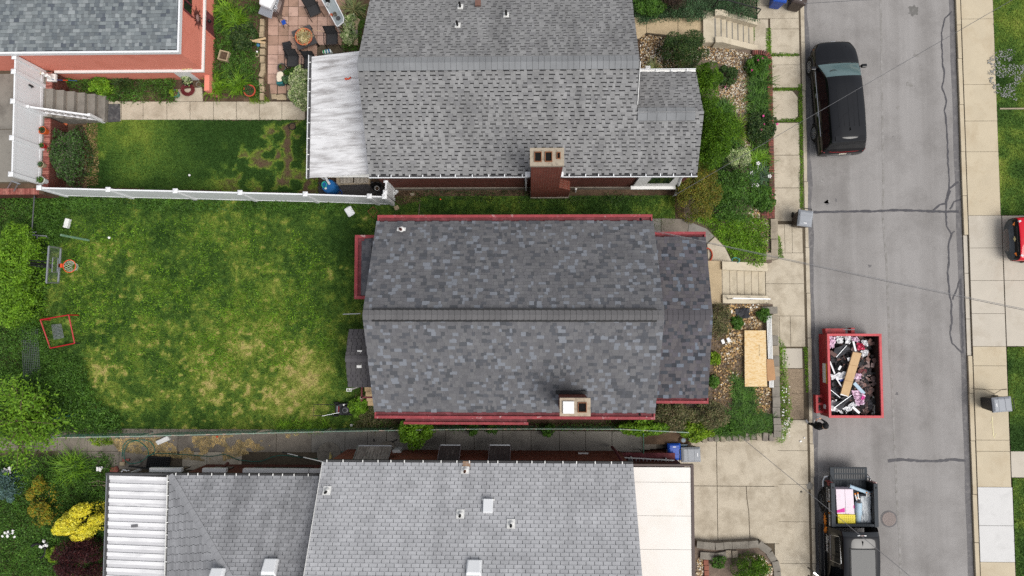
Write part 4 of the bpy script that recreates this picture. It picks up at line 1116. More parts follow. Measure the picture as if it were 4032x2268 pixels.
for yy in (-6.2,-8.6,-10.9):
    part('awning_post', MB().box(wx0+.05,wx0+.13,yy-.04,yy+.04,.9,3.05), m_whitep, south)
# flat porch roof
py = [-5.48]+[W('L',1100,b,3.5).y for b in (780,1020,1260)]+[-11.2]
pf = part('porch_roof', MB().box(bx1-.4, 6.3, -11.2, -5.5, 3.3, 3.46), m_brown, south)
for a, b in zip(py[:-1], py[1:]):
    part('panel', MB().box(bx1-.3, 6.28, b+.006, a-.006, 3.4, 3.5+rnd.uniform(0,.004)), m_whiteroof, pf)
part('fascia', MB().box(6.29,6.4,-11.2,-5.36,3.35,3.53).box(bx1-.1,6.288,-5.44,-5.36,3.35,3.53), m_brown, pf)
part('porch_wall', MB().box(bx1-.1, 6.2, -11, -5.6, -.2, 3.3), m_brickw, south)
part('stair_wall', MB().box(3.6, W('L',1195,600,1.6).x, -5.6, W('L',1100,572,1.2).y, -.2, 1.3), m_brickorange, south)
part('wall_cap', MB().box(3.55, W('L',1195,600,1.6).x+.03, -5.6, W('L',1100,572,1.2).y+.03, 1.3, 1.36), m_redrust, south)
downspout(south, [W('L',820,640,EV-.1),W('L',765,555,2.2),W('L',742,530,1.3)], m_redrust, .06)
p = W('L',535,568,1.6)
part('cellar_window', MB().ob((p.x,bS-.05,1.7), (.42,.06,.25)), m_whitep, south)
downspout(south, [W('J',1560,700,2.0),W('J',1590,675,1.8),W('J',1630,640,1.6)], mat('brown_pipe', '5b2f26', .1, 5, .6), .06)
# aluminium ladder on the low wall
pa, pb = W('L',830,612,1.9), W('L',1190,628,1.75)
ld = thing('ladder', 'white aluminium ladder lying along the brick stair wall of the south house', 'ladder', (pa.x,pa.y,1.36))
d = Vector((0,.2,0)); pa.z = pb.z = 1.62
part('rail', MB().bar(pa,pb,.04,.07), m_whitep, ld); part('rail', MB().bar(pa-d*1.0,pb-d*1.0,.04,.07), m_whitep, ld)
for i in range(14):
    q = pa.lerp(pb,(i+.5)/14); part('rung', MB().bar(q,q-d,.03,.03), m_metal, ld)
part('support', MB().box(pa.x+.3,pa.x+.36,pa.y-.25,pa.y+.03,1.36,1.58).box(pb.x-.36,pb.x-.3,pa.y-.35,pa.y-.02,1.36,1.58), m_metal, ld)
# ------------------------------------------------------------------ passage between the middle and south houses
passage = structure('passage', MB().prism([(-26,-4.42),(W('L',960,500,YARD).x,-4.42),(W('L',960,500,YARD).x,-5.35),(-8.1,-5.35),(-8.1,-6.3),(-26,-6.3)], .3, YARD-.025), m_joint)
jx = [W('J',a,520,YARD).x for a in (-400,-150,60,235,410,625,850,1060,1270,1475,1725)]+[W('K',a,480,YARD).x for a in (160,410,650,810,945,1155,1365,1570,1775)]+[W('L',a,480,YARD).x for a in (165,367,553,742,958)]
for i, (a, b) in enumerate(zip(jx[:-1], jx[1:])):
    yb = -5.34 if a > -8.6 else -5.42
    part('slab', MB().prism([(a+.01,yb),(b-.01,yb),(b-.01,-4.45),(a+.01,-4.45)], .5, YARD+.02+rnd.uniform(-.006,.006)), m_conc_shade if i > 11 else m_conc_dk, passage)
for a, b in ((410,625),(625,850),(850,1060),(1300,1475),(1475,1725)):
    xa, xb = W('J',a,630,YARD).x, W('J',b,630,YARD).x
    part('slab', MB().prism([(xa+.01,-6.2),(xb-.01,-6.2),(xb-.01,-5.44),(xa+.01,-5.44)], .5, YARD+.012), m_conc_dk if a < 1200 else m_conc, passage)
for t, a, b, r in (('K',535,580,.52),('K',950,555,.42)):
    c = W(t,a,b,YARD+.04)
    solo('concrete_disc', MB().lathe((c.x,c.y,YARD+.02), [(r,0),(r,.05),(r-.03,.06)], 28), mat('disc_%d' % a, '8f887c', .15, 4, .9, stain='55504a', stain_scale=4), {535:'round stained concrete disc lying in the passage by the hose', 950:'round concrete disc in the passage half under the mossy window hood'}[a], 'concrete disc', 'concrete discs in the passage')
sx = W('L',962,500,YARD).x
steps_s = thing('steps', 'dark concrete steps going down from the passage to the driveway', 'steps', (sx+.5,-4.9,.1), 'flights of concrete steps')
for k in range(5):
    part('step', MB().box(sx+.42*k*.75, sx+.42*(k+1)*.75-.004, -5.25, -4.35, .0, YARD-.17*(k+1)+.02), m_conc_dk, steps_s)

# ------------------------------------------------------------------ green chain link fence on the south side of the lawn
m_rail_g = mat('green_rail', '8fa797', .1, 6, .5, stain='c9b3a4', stain_scale=3, stain_at=(.5,.6))
m_wire = mat('green_wire', '2f5a48', .1, 8, .5)
fp = [W('J',330,463,2.05),W('J',1000,452,2.05),W('J',1811,432,2.05),W('K',500,420,2.05),W('K',960,411,2.05),W('K',1500,402,2.05),W('L',200,400,2.05),W('L',800,402,2.05),W('L',1290,426,2.05)]
fen = thing('chain_link_fence', 'long low green chain link fence along the south edge of the lawn', 'fence', (-8,-4.3,YARD))
part('top_rail', MB().tube(fp, .022, 8), m_rail_g, fen)
mb = MB()
L = 0
for a, b in zip(fp[:-1], fp[1:]):
    d = b-a; n = int(d.length/.07); h = 1.02
    for i in range(n):
        p = a+d*(i/n); q = a+d*min(1,(i/n+ h*.5/d.length))
        for u_, v_ in ((p,q),(q,p)):
            mb.bar((u_.x,u_.y,YARD+.02),(v_.x,v_.y,YARD+.02+h),.006,.006)
    k = max(1, int(d.length/2.6))
    for i in range(k):
        p = a+d*(i/k); part('post', MB().tube([(p.x,p.y,.9),(p.x,p.y,2.1)], .03, 8), m_rail_g, fen)
part('wire_mesh', mb, m_wire, fen, kind='stuff')
ga, gb = W('L',965,420,2.0), W('L',940,545,2.0)
gate = thing('garden_gate', 'narrow green wire gate across the passage at the top of the steps', 'gate', (ga.x,ga.y,YARD))
mb = MB()
mb.tube([(ga.x,-4.4,1.05),(ga.x,-4.4,2.05),(ga.x,-5.2,2.05),(ga.x,-5.2,1.05)], .022, 8)
part('frame', mb, m_wire, gate)
mb = MB()
for i in range(11):
    yy = -4.45-.07*i; mb.bar((ga.x,yy,1.1),(ga.x,yy,2.0),.006,.006)
part('wire_mesh', mb, m_wire, gate, kind='stuff')

# ------------------------------------------------------------------ white vinyl fences
def vinyl(name_label, pts, z0, z1, endpost=True, pw=.15, gate_i=None):
    f = thing('vinyl_fence', name_label, 'fence', (pts[0][0],pts[0][1],z0), 'white vinyl fences')
    for i, p in enumerate(pts):
        po = part('post', MB().box(p[0]-pw/2,p[0]+pw/2,p[1]-pw/2,p[1]+pw/2,z0-.05,z1+.06), m_white, f)
        mb = MB(); w = pw/2+.025
        mb.box(p[0]-w,p[0]+w,p[1]-w,p[1]+w,z1+.06,z1+.09)
        mb.add([(p[0]-w,p[1]-w,z1+.09),(p[0]+w,p[1]-w,z1+.09),(p[0]+w,p[1]+w,z1+.09),(p[0]-w,p[1]+w,z1+.09),(p[0],p[1],z1+.14)], [(0,1,4),(1,2,4),(2,3,4),(3,0,4)])
        part('post_cap', mb, m_white, po)
    for i, (a, b) in enumerate(zip(pts[:-1], pts[1:])):
        a, b = Vector((a[0],a[1],0)), Vector((b[0],b[1],0)); d = (b-a).normalized()
        a2, b2 = a+d*(pw/2+.002), b-d*(pw/2+.002); zz = Vector((0,0,1))
        L = (b2-a2).length; n = max(1, round(L/.18))
        pn = part('panel', MB().bar(a2+zz*(z0+z1)/2, b2+zz*(z0+z1)/2, .025, z1-z0-.3), m_white, f)
        for k in range(n):
            p, q = a2.lerp(b2,(k+.012)/n), a2.lerp(b2,(k+.988)/n)
            part('board', MB().bar(p+zz*(z0+z1)/2, q+zz*(z0+z1)/2, .034, z1-z0-.27), m_white, pn)
        part('top_rail', MB().bar(a2+zz*(z1-.06), b2+zz*(z1-.06), .06, .14), m_white, f)
        part('bottom_rail', MB().bar(a2+zz*(z0+.1), b2+zz*(z0+.1), .06, .14), m_white, f)
    return f
vinyl('long white vinyl fence between the two back lawns', [(-20.72,5.86),(-17.76,5.77),(-14.9,5.70),(-12.15,5.62),(-9.4,5.55),(-6.71,5.45),(-6.08,5.43)], YARD, 2.78)
vinyl('short white vinyl fence return beside the blue barrel', [(-6.05,5.62),(-6.03,6.1)], YARD, 2.78, pw=.13)
vf = vinyl('tall white vinyl fence with gate on the brick wall at the left edge', [(-21.2,11.07),(-21.2,10.46),(-21.18,9.22),(-21.16,7.7),(-21.14,6.2)], ALLEY+.05, 3.86)
mb = MB(); p = Vector((-21.14,10.2,2.95)); mb.box(p.x-.02,p.x+.02,10.15,10.22,2.85,3.1); mb.tube([(-21.12,10.18,3.02),(-21.08,10.18,3.02),(-21.08,10.06,3.02)],.015,6)
part('gate_handle', mb, m_black, vf)
for yy in (7.85,6.75):
    part('hinge', MB().box(-21.3,-21.24,yy-.05,yy+.05,3.3,3.4), m_black, vf)

# brick wall under it
bw = thing('brick_wall', 'brick retaining wall under the left white fence', 'wall', (-20.98,7.5,YARD))
part('wall', MB().box(-21.14,-20.86,5.92,9.05,.8,2.03).box(-21.14,-20.86,10.36,11.12,.8,2.03).box(-24,-21.2,5.72,5.98,1.2,2.03), m_brickw, bw)
def rowlock(parent, a, b, across, z, mats, w=.072, h=.07, L=.26):
    """bricks on edge along a->b, each lying across"""
    a, b = Vector((a[0],a[1],z)), Vector((b[0],b[1],z)); d = b-a; n = int(d.length/w); ang = math.atan2(d.y, d.x)
    cache = {}
    base = chain_loc(parent)
    for i in range(n):
        mi = rnd.randrange(len(mats))
        if mi not in cache: cache[mi] = mesh_from('brick', MB().ob((0,0,0),(w-.012,L,h)), mats[mi], Vector((0,0,0)))
        o = bpy.data.objects.new('brick', cache[mi]); o.location = a+d*((i+.5)/n)+Vector((0,0,rnd.uniform(-.004,.004)))-base
        o.rotation_euler = (0,0,ang+rnd.uniform(-.015,.015)); put(o, parent)
rowlock(bw, (-21.0,9.05), (-21.0,5.95), 0, 2.06, m_capbrick2)
rowlock(bw, (-21.0,11.1), (-21.0,10.36), 0, 2.06, m_capbrick2)
rowlock(bw, (-21.25,5.85), (-23.8,5.85), 0, 2.06, m_capbrick2)

# ------------------------------------------------------------------ steps
st = thing('steps', 'grey concrete garden steps with white handrail below the left gate', 'steps', (-20.1,9.75,YARD), 'flights of concrete steps')
for k in range(6):
    xa = -21.14+.352*k
    part('step', MB().box(xa, xa+.349, 9.12+.012*k, 10.36, .7, ALLEY-.18*k), m_conc_shade, st)
    part('step_shade_line', MB().box(xa, xa+.04, 9.14+.012*k, 10.34, ALLEY-.18*k-.02, ALLEY-.18*k+.004), m_conc_dk, st)  # shade at the riser foot painted as a darker strip
rp = [W('A',212,766,3.1), W('A',600,805,2.25), W('A',728,858,1.95)]
rail = thing('handrail', 'white baluster handrail beside the grey garden steps', 'handrail', (-20,9.2,YARD))
pA, pB = Vector((-21.05,9.22,3.15)), Vector((-19.2,9.2,2.0))
part('rail', MB().bar(pA, pB, .07, .08), m_white, rail)
part('bottom_rail', MB().bar(pA-Vector((0,0,.75)), pB-Vector((0,0,.75)), .05, .06), m_white, rail)
part('post', MB().box(-19.24,-19.12,9.14,9.26,.95,2.1), m_white, rail); part('post', MB().box(-21.12,-21.0,9.16,9.28,2.1,3.25), m_white, rail)
for i in range(9):
    q = pA.lerp(pB,(i+.5)/9.5); part('baluster', MB().box(q.x-.018,q.x+.018,q.y-.018,q.y+.018,q.z-.75,q.z), m_white, rail)

st = thing('front_steps', 'pale concrete front steps with cheek walls beside the north house rock bed', 'steps', (9,13.2,.1), 'flights of concrete steps')
ya, yb = W('D',600,95,1.25).y, W('D',600,212,1.25).y; yc, yd = W('D',815,160,.2).y, W('D',815,278,.2).y
X0, X1 = W('D',598,150,1.3).x, W('D',820,220,.13).x; n = 7
for k in range(n):
    xa = X0+(X1-X0)*k/n; xb = X0+(X1-X0)*(k+1)/n
    part('step', MB().box(xa, xb-.003, (yb+yd)/2, (ya+yc)/2, -.1, 1.3-(1.3-WALK)*(k+.6)/n), m_stair, st)
    part('step_shade_line', MB().box(xa, xa+.1, (yb+yd)/2+.01, (ya+yc)/2-.01, 1.2-(1.3-WALK)*(k+.6)/n, 1.304-(1.3-WALK)*(k+.6)/n), m_conc_shade, st)  # tread shadow line put in as a dark strip
part('landing', MB().box(W('D',535,150,1.3).x, X0-.003, yb-.25, ya+.25, .6, 1.3), m_stair, st)
for yy, s_ in (((ya+yc)/2, 1), ((yb+yd)/2, -1)):
    y0, y1 = (yy+.003, yy+.26) if s_ > 0 else (yy-.26, yy-.003)
    mb = MB(); mb.add([(X0,y0,0),(X1+.1,y0,0),(X1+.1,y0,.42),(X0+.3,y0,1.47),(X0,y0,1.47),(X0,y1,0),(X1+.1,y1,0),(X1+.1,y1,.42),(X0+.3,y1,1.47),(X0,y1,1.47)], [(0,1,2,3,4),(9,8,7,6,5),(0,5,6,1),(1,6,7,2),(2,7,8,3),(3,8,9,4),(4,9,5,0)])
    part('cheek_wall', mb, m_stair, st)
hr = thing('handrail', 'black iron handrail above the pale front steps at the top', 'handrail', (9,13.9,.2))
yr = (ya+yc)/2+.35
pts = [W('D',565,52,1.9), W('D',590,10,2.2), W('D',650,15,2.1), W('D',735,55,1.7), W('D',808,88,1.3), W('D',770,130,.6)]
part('rail', MB().tube([(X0-.1,yr,1.2),(X0-.05,yr,2.2),(X0+.3,yr,2.2),(X1,yr,1.25),(X1,yr,.2)], .028, 8), m_black, hr)

st = thing('front_steps', 'cream concrete front steps and landing at the middle house porch', 'steps', (9.3,1.9,.1), 'flights of concrete steps')
Y0, Y1, Y2, Y3 = 1.06, 1.42, 2.5, 2.86
X0, X1 = W('H',1270,480,1.15).x, 10.42; n = 6
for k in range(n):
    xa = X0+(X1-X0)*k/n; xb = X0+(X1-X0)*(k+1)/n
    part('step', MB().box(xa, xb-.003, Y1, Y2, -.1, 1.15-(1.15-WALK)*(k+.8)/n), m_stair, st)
    part('step_shade_line', MB().box(xa, xa+.085, Y1+.01, Y2-.01, 1.1-(1.15-WALK)*(k+.8)/n, 1.154-(1.15-WALK)*(k+.8)/n), m_block2, st)  # dark strip paints the shade line on each tread
part('landing', MB().box(7.55, X0-.003, Y0-.02, Y3+.04, .4, 1.16), m_aggr_lt, st)
part('landing_edge', MB().box(7.0, 7.547, Y0-.04, Y3+.06, .4, 1.2), m_stair, st)
for y0, y1 in ((Y0,Y1-.003),(Y2+.003,Y3)):
    mb = MB(); mb.add([(X0,y0,0),(X1+.03,y0,0),(X1+.03,y0,.4),(X0,y0,1.3),(X0,y1,0),(X1+.03,y1,0),(X1+.03,y1,.4),(X0,y1,1.3)], [(0,1,2,3),(7,6,5,4),(0,4,5,1),(1,5,6,2),(2,6,7,3),(3,7,4,0)])
    part('cheek_wall', mb, m_stair, st)
hr = thing('handrail', 'white metal handrail on the lower cheek wall of the cream steps', 'handrail', (9.4,1.2,.5))
yy = (Y0+Y1)/2
A_, B_ = Vector((X0+.25,yy,1.95)), Vector((X1-.15,yy,1.2))
part('rail', MB().bar(A_,B_,.05,.04), m_white, hr)
for k, t_ in enumerate((0,.62,1)):
    q = A_.lerp(B_,t_); part('post', MB().box(q.x-.02,q.x+.02,yy-.02,yy+.02,q.z-.85,q.z), m_white, hr)
# paths on the front yards
pf = structure('front_path_north', MB().prism(WL('D',[(120,95),(535,100),(535,240),(205,190),(165,225),(120,225)],1.1), .6, None), m_joint)
for p in ([(120,98),(210,100),(210,186),(168,220),(120,222)],[(213,103),(389,100),(389,205),(213,186)],[(392,102),(533,102),(533,215),(392,205)]):
    part('slab', MB().prism(WL('D',p,1.13), .7, None), m_aggr_lt, pf)
pm = structure('front_path_middle', MB().prism(WL('H',[(865,90),(1060,92),(1175,140),(1290,260),(1330,345),(1180,350),(1180,210),(865,170)],YARD), .5, None), m_joint)
for p, mt in (([(820,95),(908,92),(908,180),(820,180)],m_conc_shade),([(912,90),(1062,95),(1075,118),(1065,180),(912,182)],m_conc_dk),([(1078,110),(1180,152),(1225,196),(1180,235),(1160,200),(1068,185)],m_conc_shade),([(1230,200),(1290,265),(1328,345),(1190,348),(1185,245)],m_conc)):
    part('slab', MB().prism(WL('H',p,YARD+.03), .6, None), mt, pm)

# ------------------------------------------------------------------ retaining walls along the pavement
bwf = thing('brick_wall', 'low brick planter wall along the pavement in front of the north house', 'wall', (10.6,9,.1))
yt, yb = W('D',920,335,.72).y, W('D',920,1245,.72).y
part('wall', MB().box(10.5,10.72,yb+.32,yt,-.1,.66), m_brickw, bwf)
rowlock(bwf, (10.61,yt), (10.61,yb+.3), 0, .695, m_capbrick, .078, .07, .22)
c = Vector((10.31,yt,0))
pts = [(c.x+.3*math.cos(a), c.y+.3*math.sin(a)) for a in np.linspace(0, math.pi/2, 6)]
for a, b in zip(pts[:-1], pts[1:]):
    part('wall', MB().bar((a[0],a[1],.28),(b[0],b[1],.28),.2,.76), m_brickw, bwf)
    rowlock(bwf, a, b, 0, .695, m_capbrick, .075, .07, .21)
rowlock(bwf, (10.3,yt+.3), (9.85,yt+.3), 0, .695, m_capbrick, .078, .07, .21)
part('wall', MB().box(9.85,10.3,yt+.2,yt+.4,-.1,.66), m_brickw, bwf)
part('wall', MB().box(10.12,10.72,yb,yb+.3,-.1,.62), m_brickw, bwf)
for j in (0,1,2):
    rowlock(bwf, (10.12,yb+.05+.1*j), (10.72,yb+.05+.1*j), 0, .655, m_capbrick, .12, .07, .09)

def blocks(w, pts, z0, z1, mats, ln=.4, wd=.3, jit=.01):
    for a, b in zip(pts[:-1], pts[1:]):
        a, b = Vector((a[0],a[1],0)), Vector((b[0],b[1],0)); d = b-a; n = max(1, round(d.length/ln)); ang = math.atan2(d.y,d.x)
        for i in range(n):
            q = a+d*((i+.5)/n); h = z1+rnd.uniform(-.02,.02)
            part('block', MB().ob((q.x+rnd.uniform(-jit,jit),q.y+rnd.uniform(-jit,jit),(z0+h)/2), (d.length/n-.012,wd*rnd.uniform(.96,1.03),h-z0), ang+rnd.uniform(-.02,.02)), rnd.choice(mats), w)
rw = thing('block_wall', 'short tan concrete block wall north of the cream steps', 'wall', (10.55,4,.1), 'block retaining walls')
xb = 10.68
blocks(rw, [(xb,W('H',1570,92,.72).y),(xb,W('H',1570,335,.72).y)], -.1, .72, [m_block2], .42, .3)
blocks(rw, [(W('H',1512,315,.72).x,W('H',1512,315,.72).y),(xb-.16,W('H',1550,315,.72).y)], -.1, .72, [m_block2], .3, .3)
rw = thing('block_wall', 'long grey concrete block retaining wall beside the timber sheet', 'wall', (10.6,-1.5,.1), 'block retaining walls')
blocks(rw, [(W('H',1512,636,.74).x,W('H',1512,636,.74).y),(10.75,W('H',1600,636,.74).y)], -.1, .74, [m_block2,m_block], .3, .32)
blocks(rw, [(10.6,W('H',1580,662,.74).y),(10.62,W('H',1590,1275,.74).y)], -.1, .74, [m_block,m_block2], .45, .32)
blocks(rw, [(10.62,W('H',1590,1275,.74).y),(10.62,W('H',1595,1392,.74).y)], -.1, .82, [m_block], .25, .32)
m_rock = mat('rough_rock', '8b8278', .2, 3, .9, stain='6a6157', stain_scale=2.5, bump=.4, bscale=20)
rw = thing('rock_wall', 'row of rough grey rocks above the driveway', 'wall', (8.7,-4.5,.1))
xs = np.linspace(W('L',1380,475,.7).x, 10.5, 13)
for i, (a, b) in enumerate(zip(xs[:-1], xs[1:])):
    yy = W('L',1500,463,.7).y+rnd.uniform(-.05,.05)+.08*(a-8)/2
    mb = MB().ob(((a+b)/2,yy,.33), ((b-a)-.02,.34*rnd.uniform(.8,1.15),.9+rnd.uniform(-.08,.08)), rnd.uniform(-.12,.12))
    part('rock', mb, m_rock if i % 3 else m_block2, rw, bevel=.05)
rw = thing('block_wall', 'curved grey block planter wall by the driveway at the bottom', 'wall', (8,-10,.1), 'block retaining walls')
arc = [W('L',a,b,.55) for a,b in ((1345,1225),(1480,1240),(1600,1235),(1720,1228),(1790,1222))]+[W('M',a,b,.55) for a,b in ((0,1285),(38,1345),(55,1420),(60,1500))]
blocks(rw, [(p.x,p.y) for p in arc], -.1, .5, [m_block], .3, .3, .02)
arc2 = [W('L',a,b,.6) for a,b in ((1370,1305),(1480,1315),(1560,1298),(1640,1295))]
blocks(rw, [(p.x,p.y) for p in arc2], -.1, .55, [m_block,m_block2], .28, .3, .02)
pl = [(p.x,p.y,.45) for p in arc]+[(10.5,-12,.45),(6.4,-12,.45)]
structure('planter_bed', MB().prism(pl, -.2, .42), m_mulch)
p = W('L',1418,1380,.6)
rb = thing('brick_edging', 'single row of reddish edging bricks in the planter at the bottom', 'edging', (p.x,p.y,.4))
for i in range(6):
    part('brick', MB().ob((p.x+rnd.uniform(-.02,.02),p.y+.35-.22*i,.47),(.2,.2,.12),rnd.uniform(-.1,.1)), mat('edging_brick_%d' % i, '96604f', .15, 6, .9), rb)
# ------------------------------------------------------------------ plants
def leaf_verts(p, size, up=.7, asp=.5, rng=RNG):
    n = len(p)
    nr = rng.normal(size=(n,3)); nr /= np.linalg.norm(nr, axis=1)[:,None]+1e-9
    nr[:,2] = np.abs(nr[:,2])+up; nr /= np.linalg.norm(nr, axis=1)[:,None]
    t = np.cross(nr, rng.normal(size=(n,3))); t /= np.linalg.norm(t, axis=1)[:,None]+1e-9
    b = np.cross(nr, t); s = (size*(.6+.8*rng.random(n)))[:,None]
    v = np.empty((n,4,3))
    v[:,0] = p-t*s*.5; v[:,1] = p+b*s*.5*asp-t*s*.06; v[:,2] = p+t*s*.5-nr*s*.12; v[:,3] = p-b*s*.5*asp-t*s*.06
    return v.reshape(-1,3)
def strap_verts(base, n, L, w, rng, lift=.75, flat=1.0):
    """arching strap leaves: 3 quads each"""
    out = []
    az = rng.random(n)*6.283; ln = L*(.6+.6*rng.random(n)); e = lift*(.55+.6*rng.random(n))
    ts = np.array([0,.35,.7,1.0]); wd = np.array([1,1,.75,.08])
    for i in range(n):
        d = np.array([math.cos(az[i]), math.sin(az[i]), 0]); q = np.array([-d[1], d[0], 0])
        h = ln[i]*ts*math.cos(e[i]*.9)*flat*(.55+.45*ts); z = ln[i]*(ts*math.sin(min(1.4,e[i]+.45))-ts**2*.62*math.sin(min(1.4,e[i]+.2)))
        c = base[i]+np.outer(h, d); c[:,2] += np.maximum(z, .02)
        out.append(np.stack([c+np.outer(wd*w/2, q), c-np.outer(wd*w/2, q)], 1).reshape(-1,3))
    v = np.concatenate(out); idx = []
    for i in range(n):
        o = i*8
        for k in range(3): idx += [o+2*k, o+2*k+1, o+2*k+3, o+2*k+2]
    return v, np.array(idx)
def mesh_obj(name, me, parent=None, loc=None):
    o = bpy.data.objects.new(name, me)
    return put(o, parent)
def shell_points(rx, ry, h, n, lobes, rng, inner=.55):
    """points on lobed crown: half ellipsoid broken in clumps"""
    k = lobes
    a = rng.random(k)*6.283; r = np.sqrt(rng.random(k))*.78; 
    cz = (.35+.5*np.sqrt(np.clip(1-r**2,0,1)))*(.85+.3*rng.random(k))
    lc = np.stack([r*np.cos(a), r*np.sin(a), cz], 1)
    which = rng.integers(0, k, n)
    d = rng.normal(size=(n,3)); d /= np.linalg.norm(d, axis=1)[:,None]
    d[:,2] = np.where(d[:,2] < -.2, -d[:,2], d[:,2])
    rad = (.2+.2*rng.random(k))[which]*(inner+(1-inner)*np.sqrt(rng.random(n)))
    p = lc[which]+d*rad[:,None]
    m = n//5; e = rng.normal(size=(m,3)); e /= np.linalg.norm(e, axis=1)[:,None]; e[:,2] = np.abs(e[:,2])
    p[:m] = e*(.62+.38*vnoise(e[:,0]*3, e[:,1]*3, 1.3, k)[:,None]+.06*rng.random(m)[:,None])
    p[:,2] = np.clip(p[:,2], .03, None)
    return p*np.array([rx, ry, h])
def bush(name, label, cat, c, rx, ry, h, n, size, mt, group=None, lobes=None, up=.6, asp=.5, seed=None, flowers=None, inner=.55, rot=0.0):
    rng = np.random.default_rng(seed if seed is not None else int(abs(c[0]*131+c[1]*977)) % 99991)
    k_ = (CAMH-c[2]-.6*h)/(CAMH-c[2]); c = Vector((c[0]*k_, c[1]*k_, c[2]))
    rx *= 1.12; ry *= 1.12; n = int(n*1.25)
    t = thing(name, label, cat, c, group)
    lobes = lobes or max(10, int(16*rx*ry)+14)
    p = shell_points(rx, ry, h, n, lobes, rng, inner)
    if rot:
        cr, sr = math.cos(rot), math.sin(rot); p = p @ np.array([[cr,sr,0],[-sr,cr,0],[0,0,1]])
    v = leaf_verts(p, np.full(n, size), up, asp, rng)
    me = np_mesh('crown', v, 4, np.arange(4*n), mt); mesh_obj('crown', me, t)
    mb = MB()
    for i in range(5):
        a = rng.random()*6.28; e = Vector((rx*.5*math.cos(a), ry*.5*math.sin(a), h*.55))
        mb.tube([(0,0,-.04), e*.45+Vector((0,0,.05)), e], [.03*max(.5,h),.02*max(.5,h),.008], 5)
    part('stem', mb, m_twig, t, local=True)
    if flowers:
        fm, k, fs = flowers; me = None
        idx = rng.integers(0, n, k)
        for i in idx:
            if me is None:
                f = MB()
                for j in range(7):
                    a = j*.9; f.ob((.3*fs*math.cos(a),.3*fs*math.sin(a),.1*fs*math.sin(j*2)), (fs*.55,fs*.4,fs*.18), a)
                f.lathe((0,0,0), [(0,-.1*fs),(.35*fs,0),(.2*fs,.3*fs),(0,.35*fs)], 7)
                me = mesh_from('flower', f, fm, Vector((0,0,0)))
            o = bpy.data.objects.new('flower', me); q = p[i]; o.location = (q[0]*1.05, q[1]*1.05, q[2]+.05); o.rotation_euler = (rng.random(),rng.random(),rng.random()*6); put(o, t)
    return t
def straps(name, label, cat, c, L, n, mt, w=.02, spread=.12, group=None, lift=.75, seed=None, flowers=None):
    rng = np.random.default_rng(seed if seed is not None else int(abs(c[0]*171+c[1]*577)) % 99991)
    k_ = (CAMH-c[2]-.4*L)/(CAMH-c[2]); c = Vector((c[0]*k_, c[1]*k_, c[2]))
    t = thing(name, label, cat, c, group)
    base = rng.normal(size=(n,3))*[spread, spread, 0]
    v, idx = strap_verts(base, n, L, w, rng, lift)
    mesh_obj('leaves', np_mesh('leaves', v, 4, idx, mt), t)
    if flowers:
        fm, k, fs = flowers
        for i in range(k):
            f = MB(); q = Vector((rng.normal()*spread*2, rng.normal()*spread*2, L*(.5+.3*rng.random())))
            for j in range(5):
                a = j*1.26; f.ob(q+Vector((.35*fs*math.cos(a),.35*fs*math.sin(a),0)), (fs*.6,fs*.35,fs*.15), a)
            f.tube([(0,0,0), q], .006, 4)
            part('flower', f, fm, t, local=True)
    return t
def weeds(name, label, tile, poly, z, per_m2, size, mt, h=.25, up=.5, asp=.45, seed=1, cat='weeds', clump=1.1, strap=0, sl=.3, cover=0.0):
    rng = np.random.default_rng(seed)
    zz_ = (lambda x: zground(x)+.5*h) if callable(z) else z+.5*h
    P = [W(tile, a, b, zz_) for a, b in poly]; pl = [(p.x, p.y) for p in P]
    n = int(area(pl)*per_m2); q = sample(pl, n, rng)
    k = fbm(q[:,0], q[:,1], clump, seed+3)
    q = q+rng.normal(size=q.shape)*min(.16, .035*math.sqrt(area(pl)))
    keep = rng.random(n) < sstep(.3-cover, .55-cover, k); q = q[keep]; k = k[keep]; n = len(q)
    gz = np.array([zground(x) for x in q[:,0]]) if callable(z) else np.full(n, z)
    hh = h*np.clip(k*1.7-.3, .12, 1.2)*(.15+.85*rng.random(n)**.6)
    p = np.column_stack([q, gz+hh])
    v = leaf_verts(p, np.full(n, size), up, asp, rng); loops = np.arange(4*n)
    if strap:
        m = int(area(pl)*strap); s = sample(pl, m, rng)
        gz = np.array([zground(x) for x in s[:,0]]) if callable(z) else np.full(m, z)
        v2, i2 = strap_verts(np.column_stack([s, gz]), m, sl, .02, rng)
        loops = np.concatenate([loops, i2+len(v)]); v = np.vstack([v, v2])
    c = np.array([v[:,0].mean(), v[:,1].mean(), v[:,2].min()])
    me = np_mesh(name, v-c, 4, loops, mt)
    o = bpy.data.objects.new(name, me); o.location = c; put(o)
    return tag(o, label, cat, kind='stuff')
m_twig = mat('twig', '6b5b49', .2, 8, .9)
lf_dark = leaf_mat('leaf_dark', ['36522a', '2c4523', '4a6a33', '5a6b3c'])
lf_mid = leaf_mat('leaf_mid', ['4f7a2c', '3e6624', '668f36', '578034'])
lf_bright = leaf_mat('leaf_bright', ['6f9c26', '5c8a20', '8ab336', '7aa62c'])
lf_lime = leaf_mat('leaf_lime', ['86a825', '6f9620', 'a3bf3a', '5f8420'])
lf_yellow = leaf_mat('leaf_yellow', ['f6ea40', 'ecdc34', 'faf272', 'dccb2e'], trans=.2, lo=.75, hi=1.35)
lf_burg = leaf_mat('leaf_burgundy', ['4a2226', '3a1a20', '5e2a2c', '2e161b'])
lf_gold = leaf_mat('leaf_gold', ['a8902c', '8b8a28', 'bda036', '6f8a2c', '5f8228'])
lf_rust = leaf_mat('leaf_rust', ['7d8430', '978a38', '66782c', '93783a', '56702a'])
lf_thuja = leaf_mat('leaf_thuja', ['5f8a1e', '4a7518', '78a02a', '3c6216'])
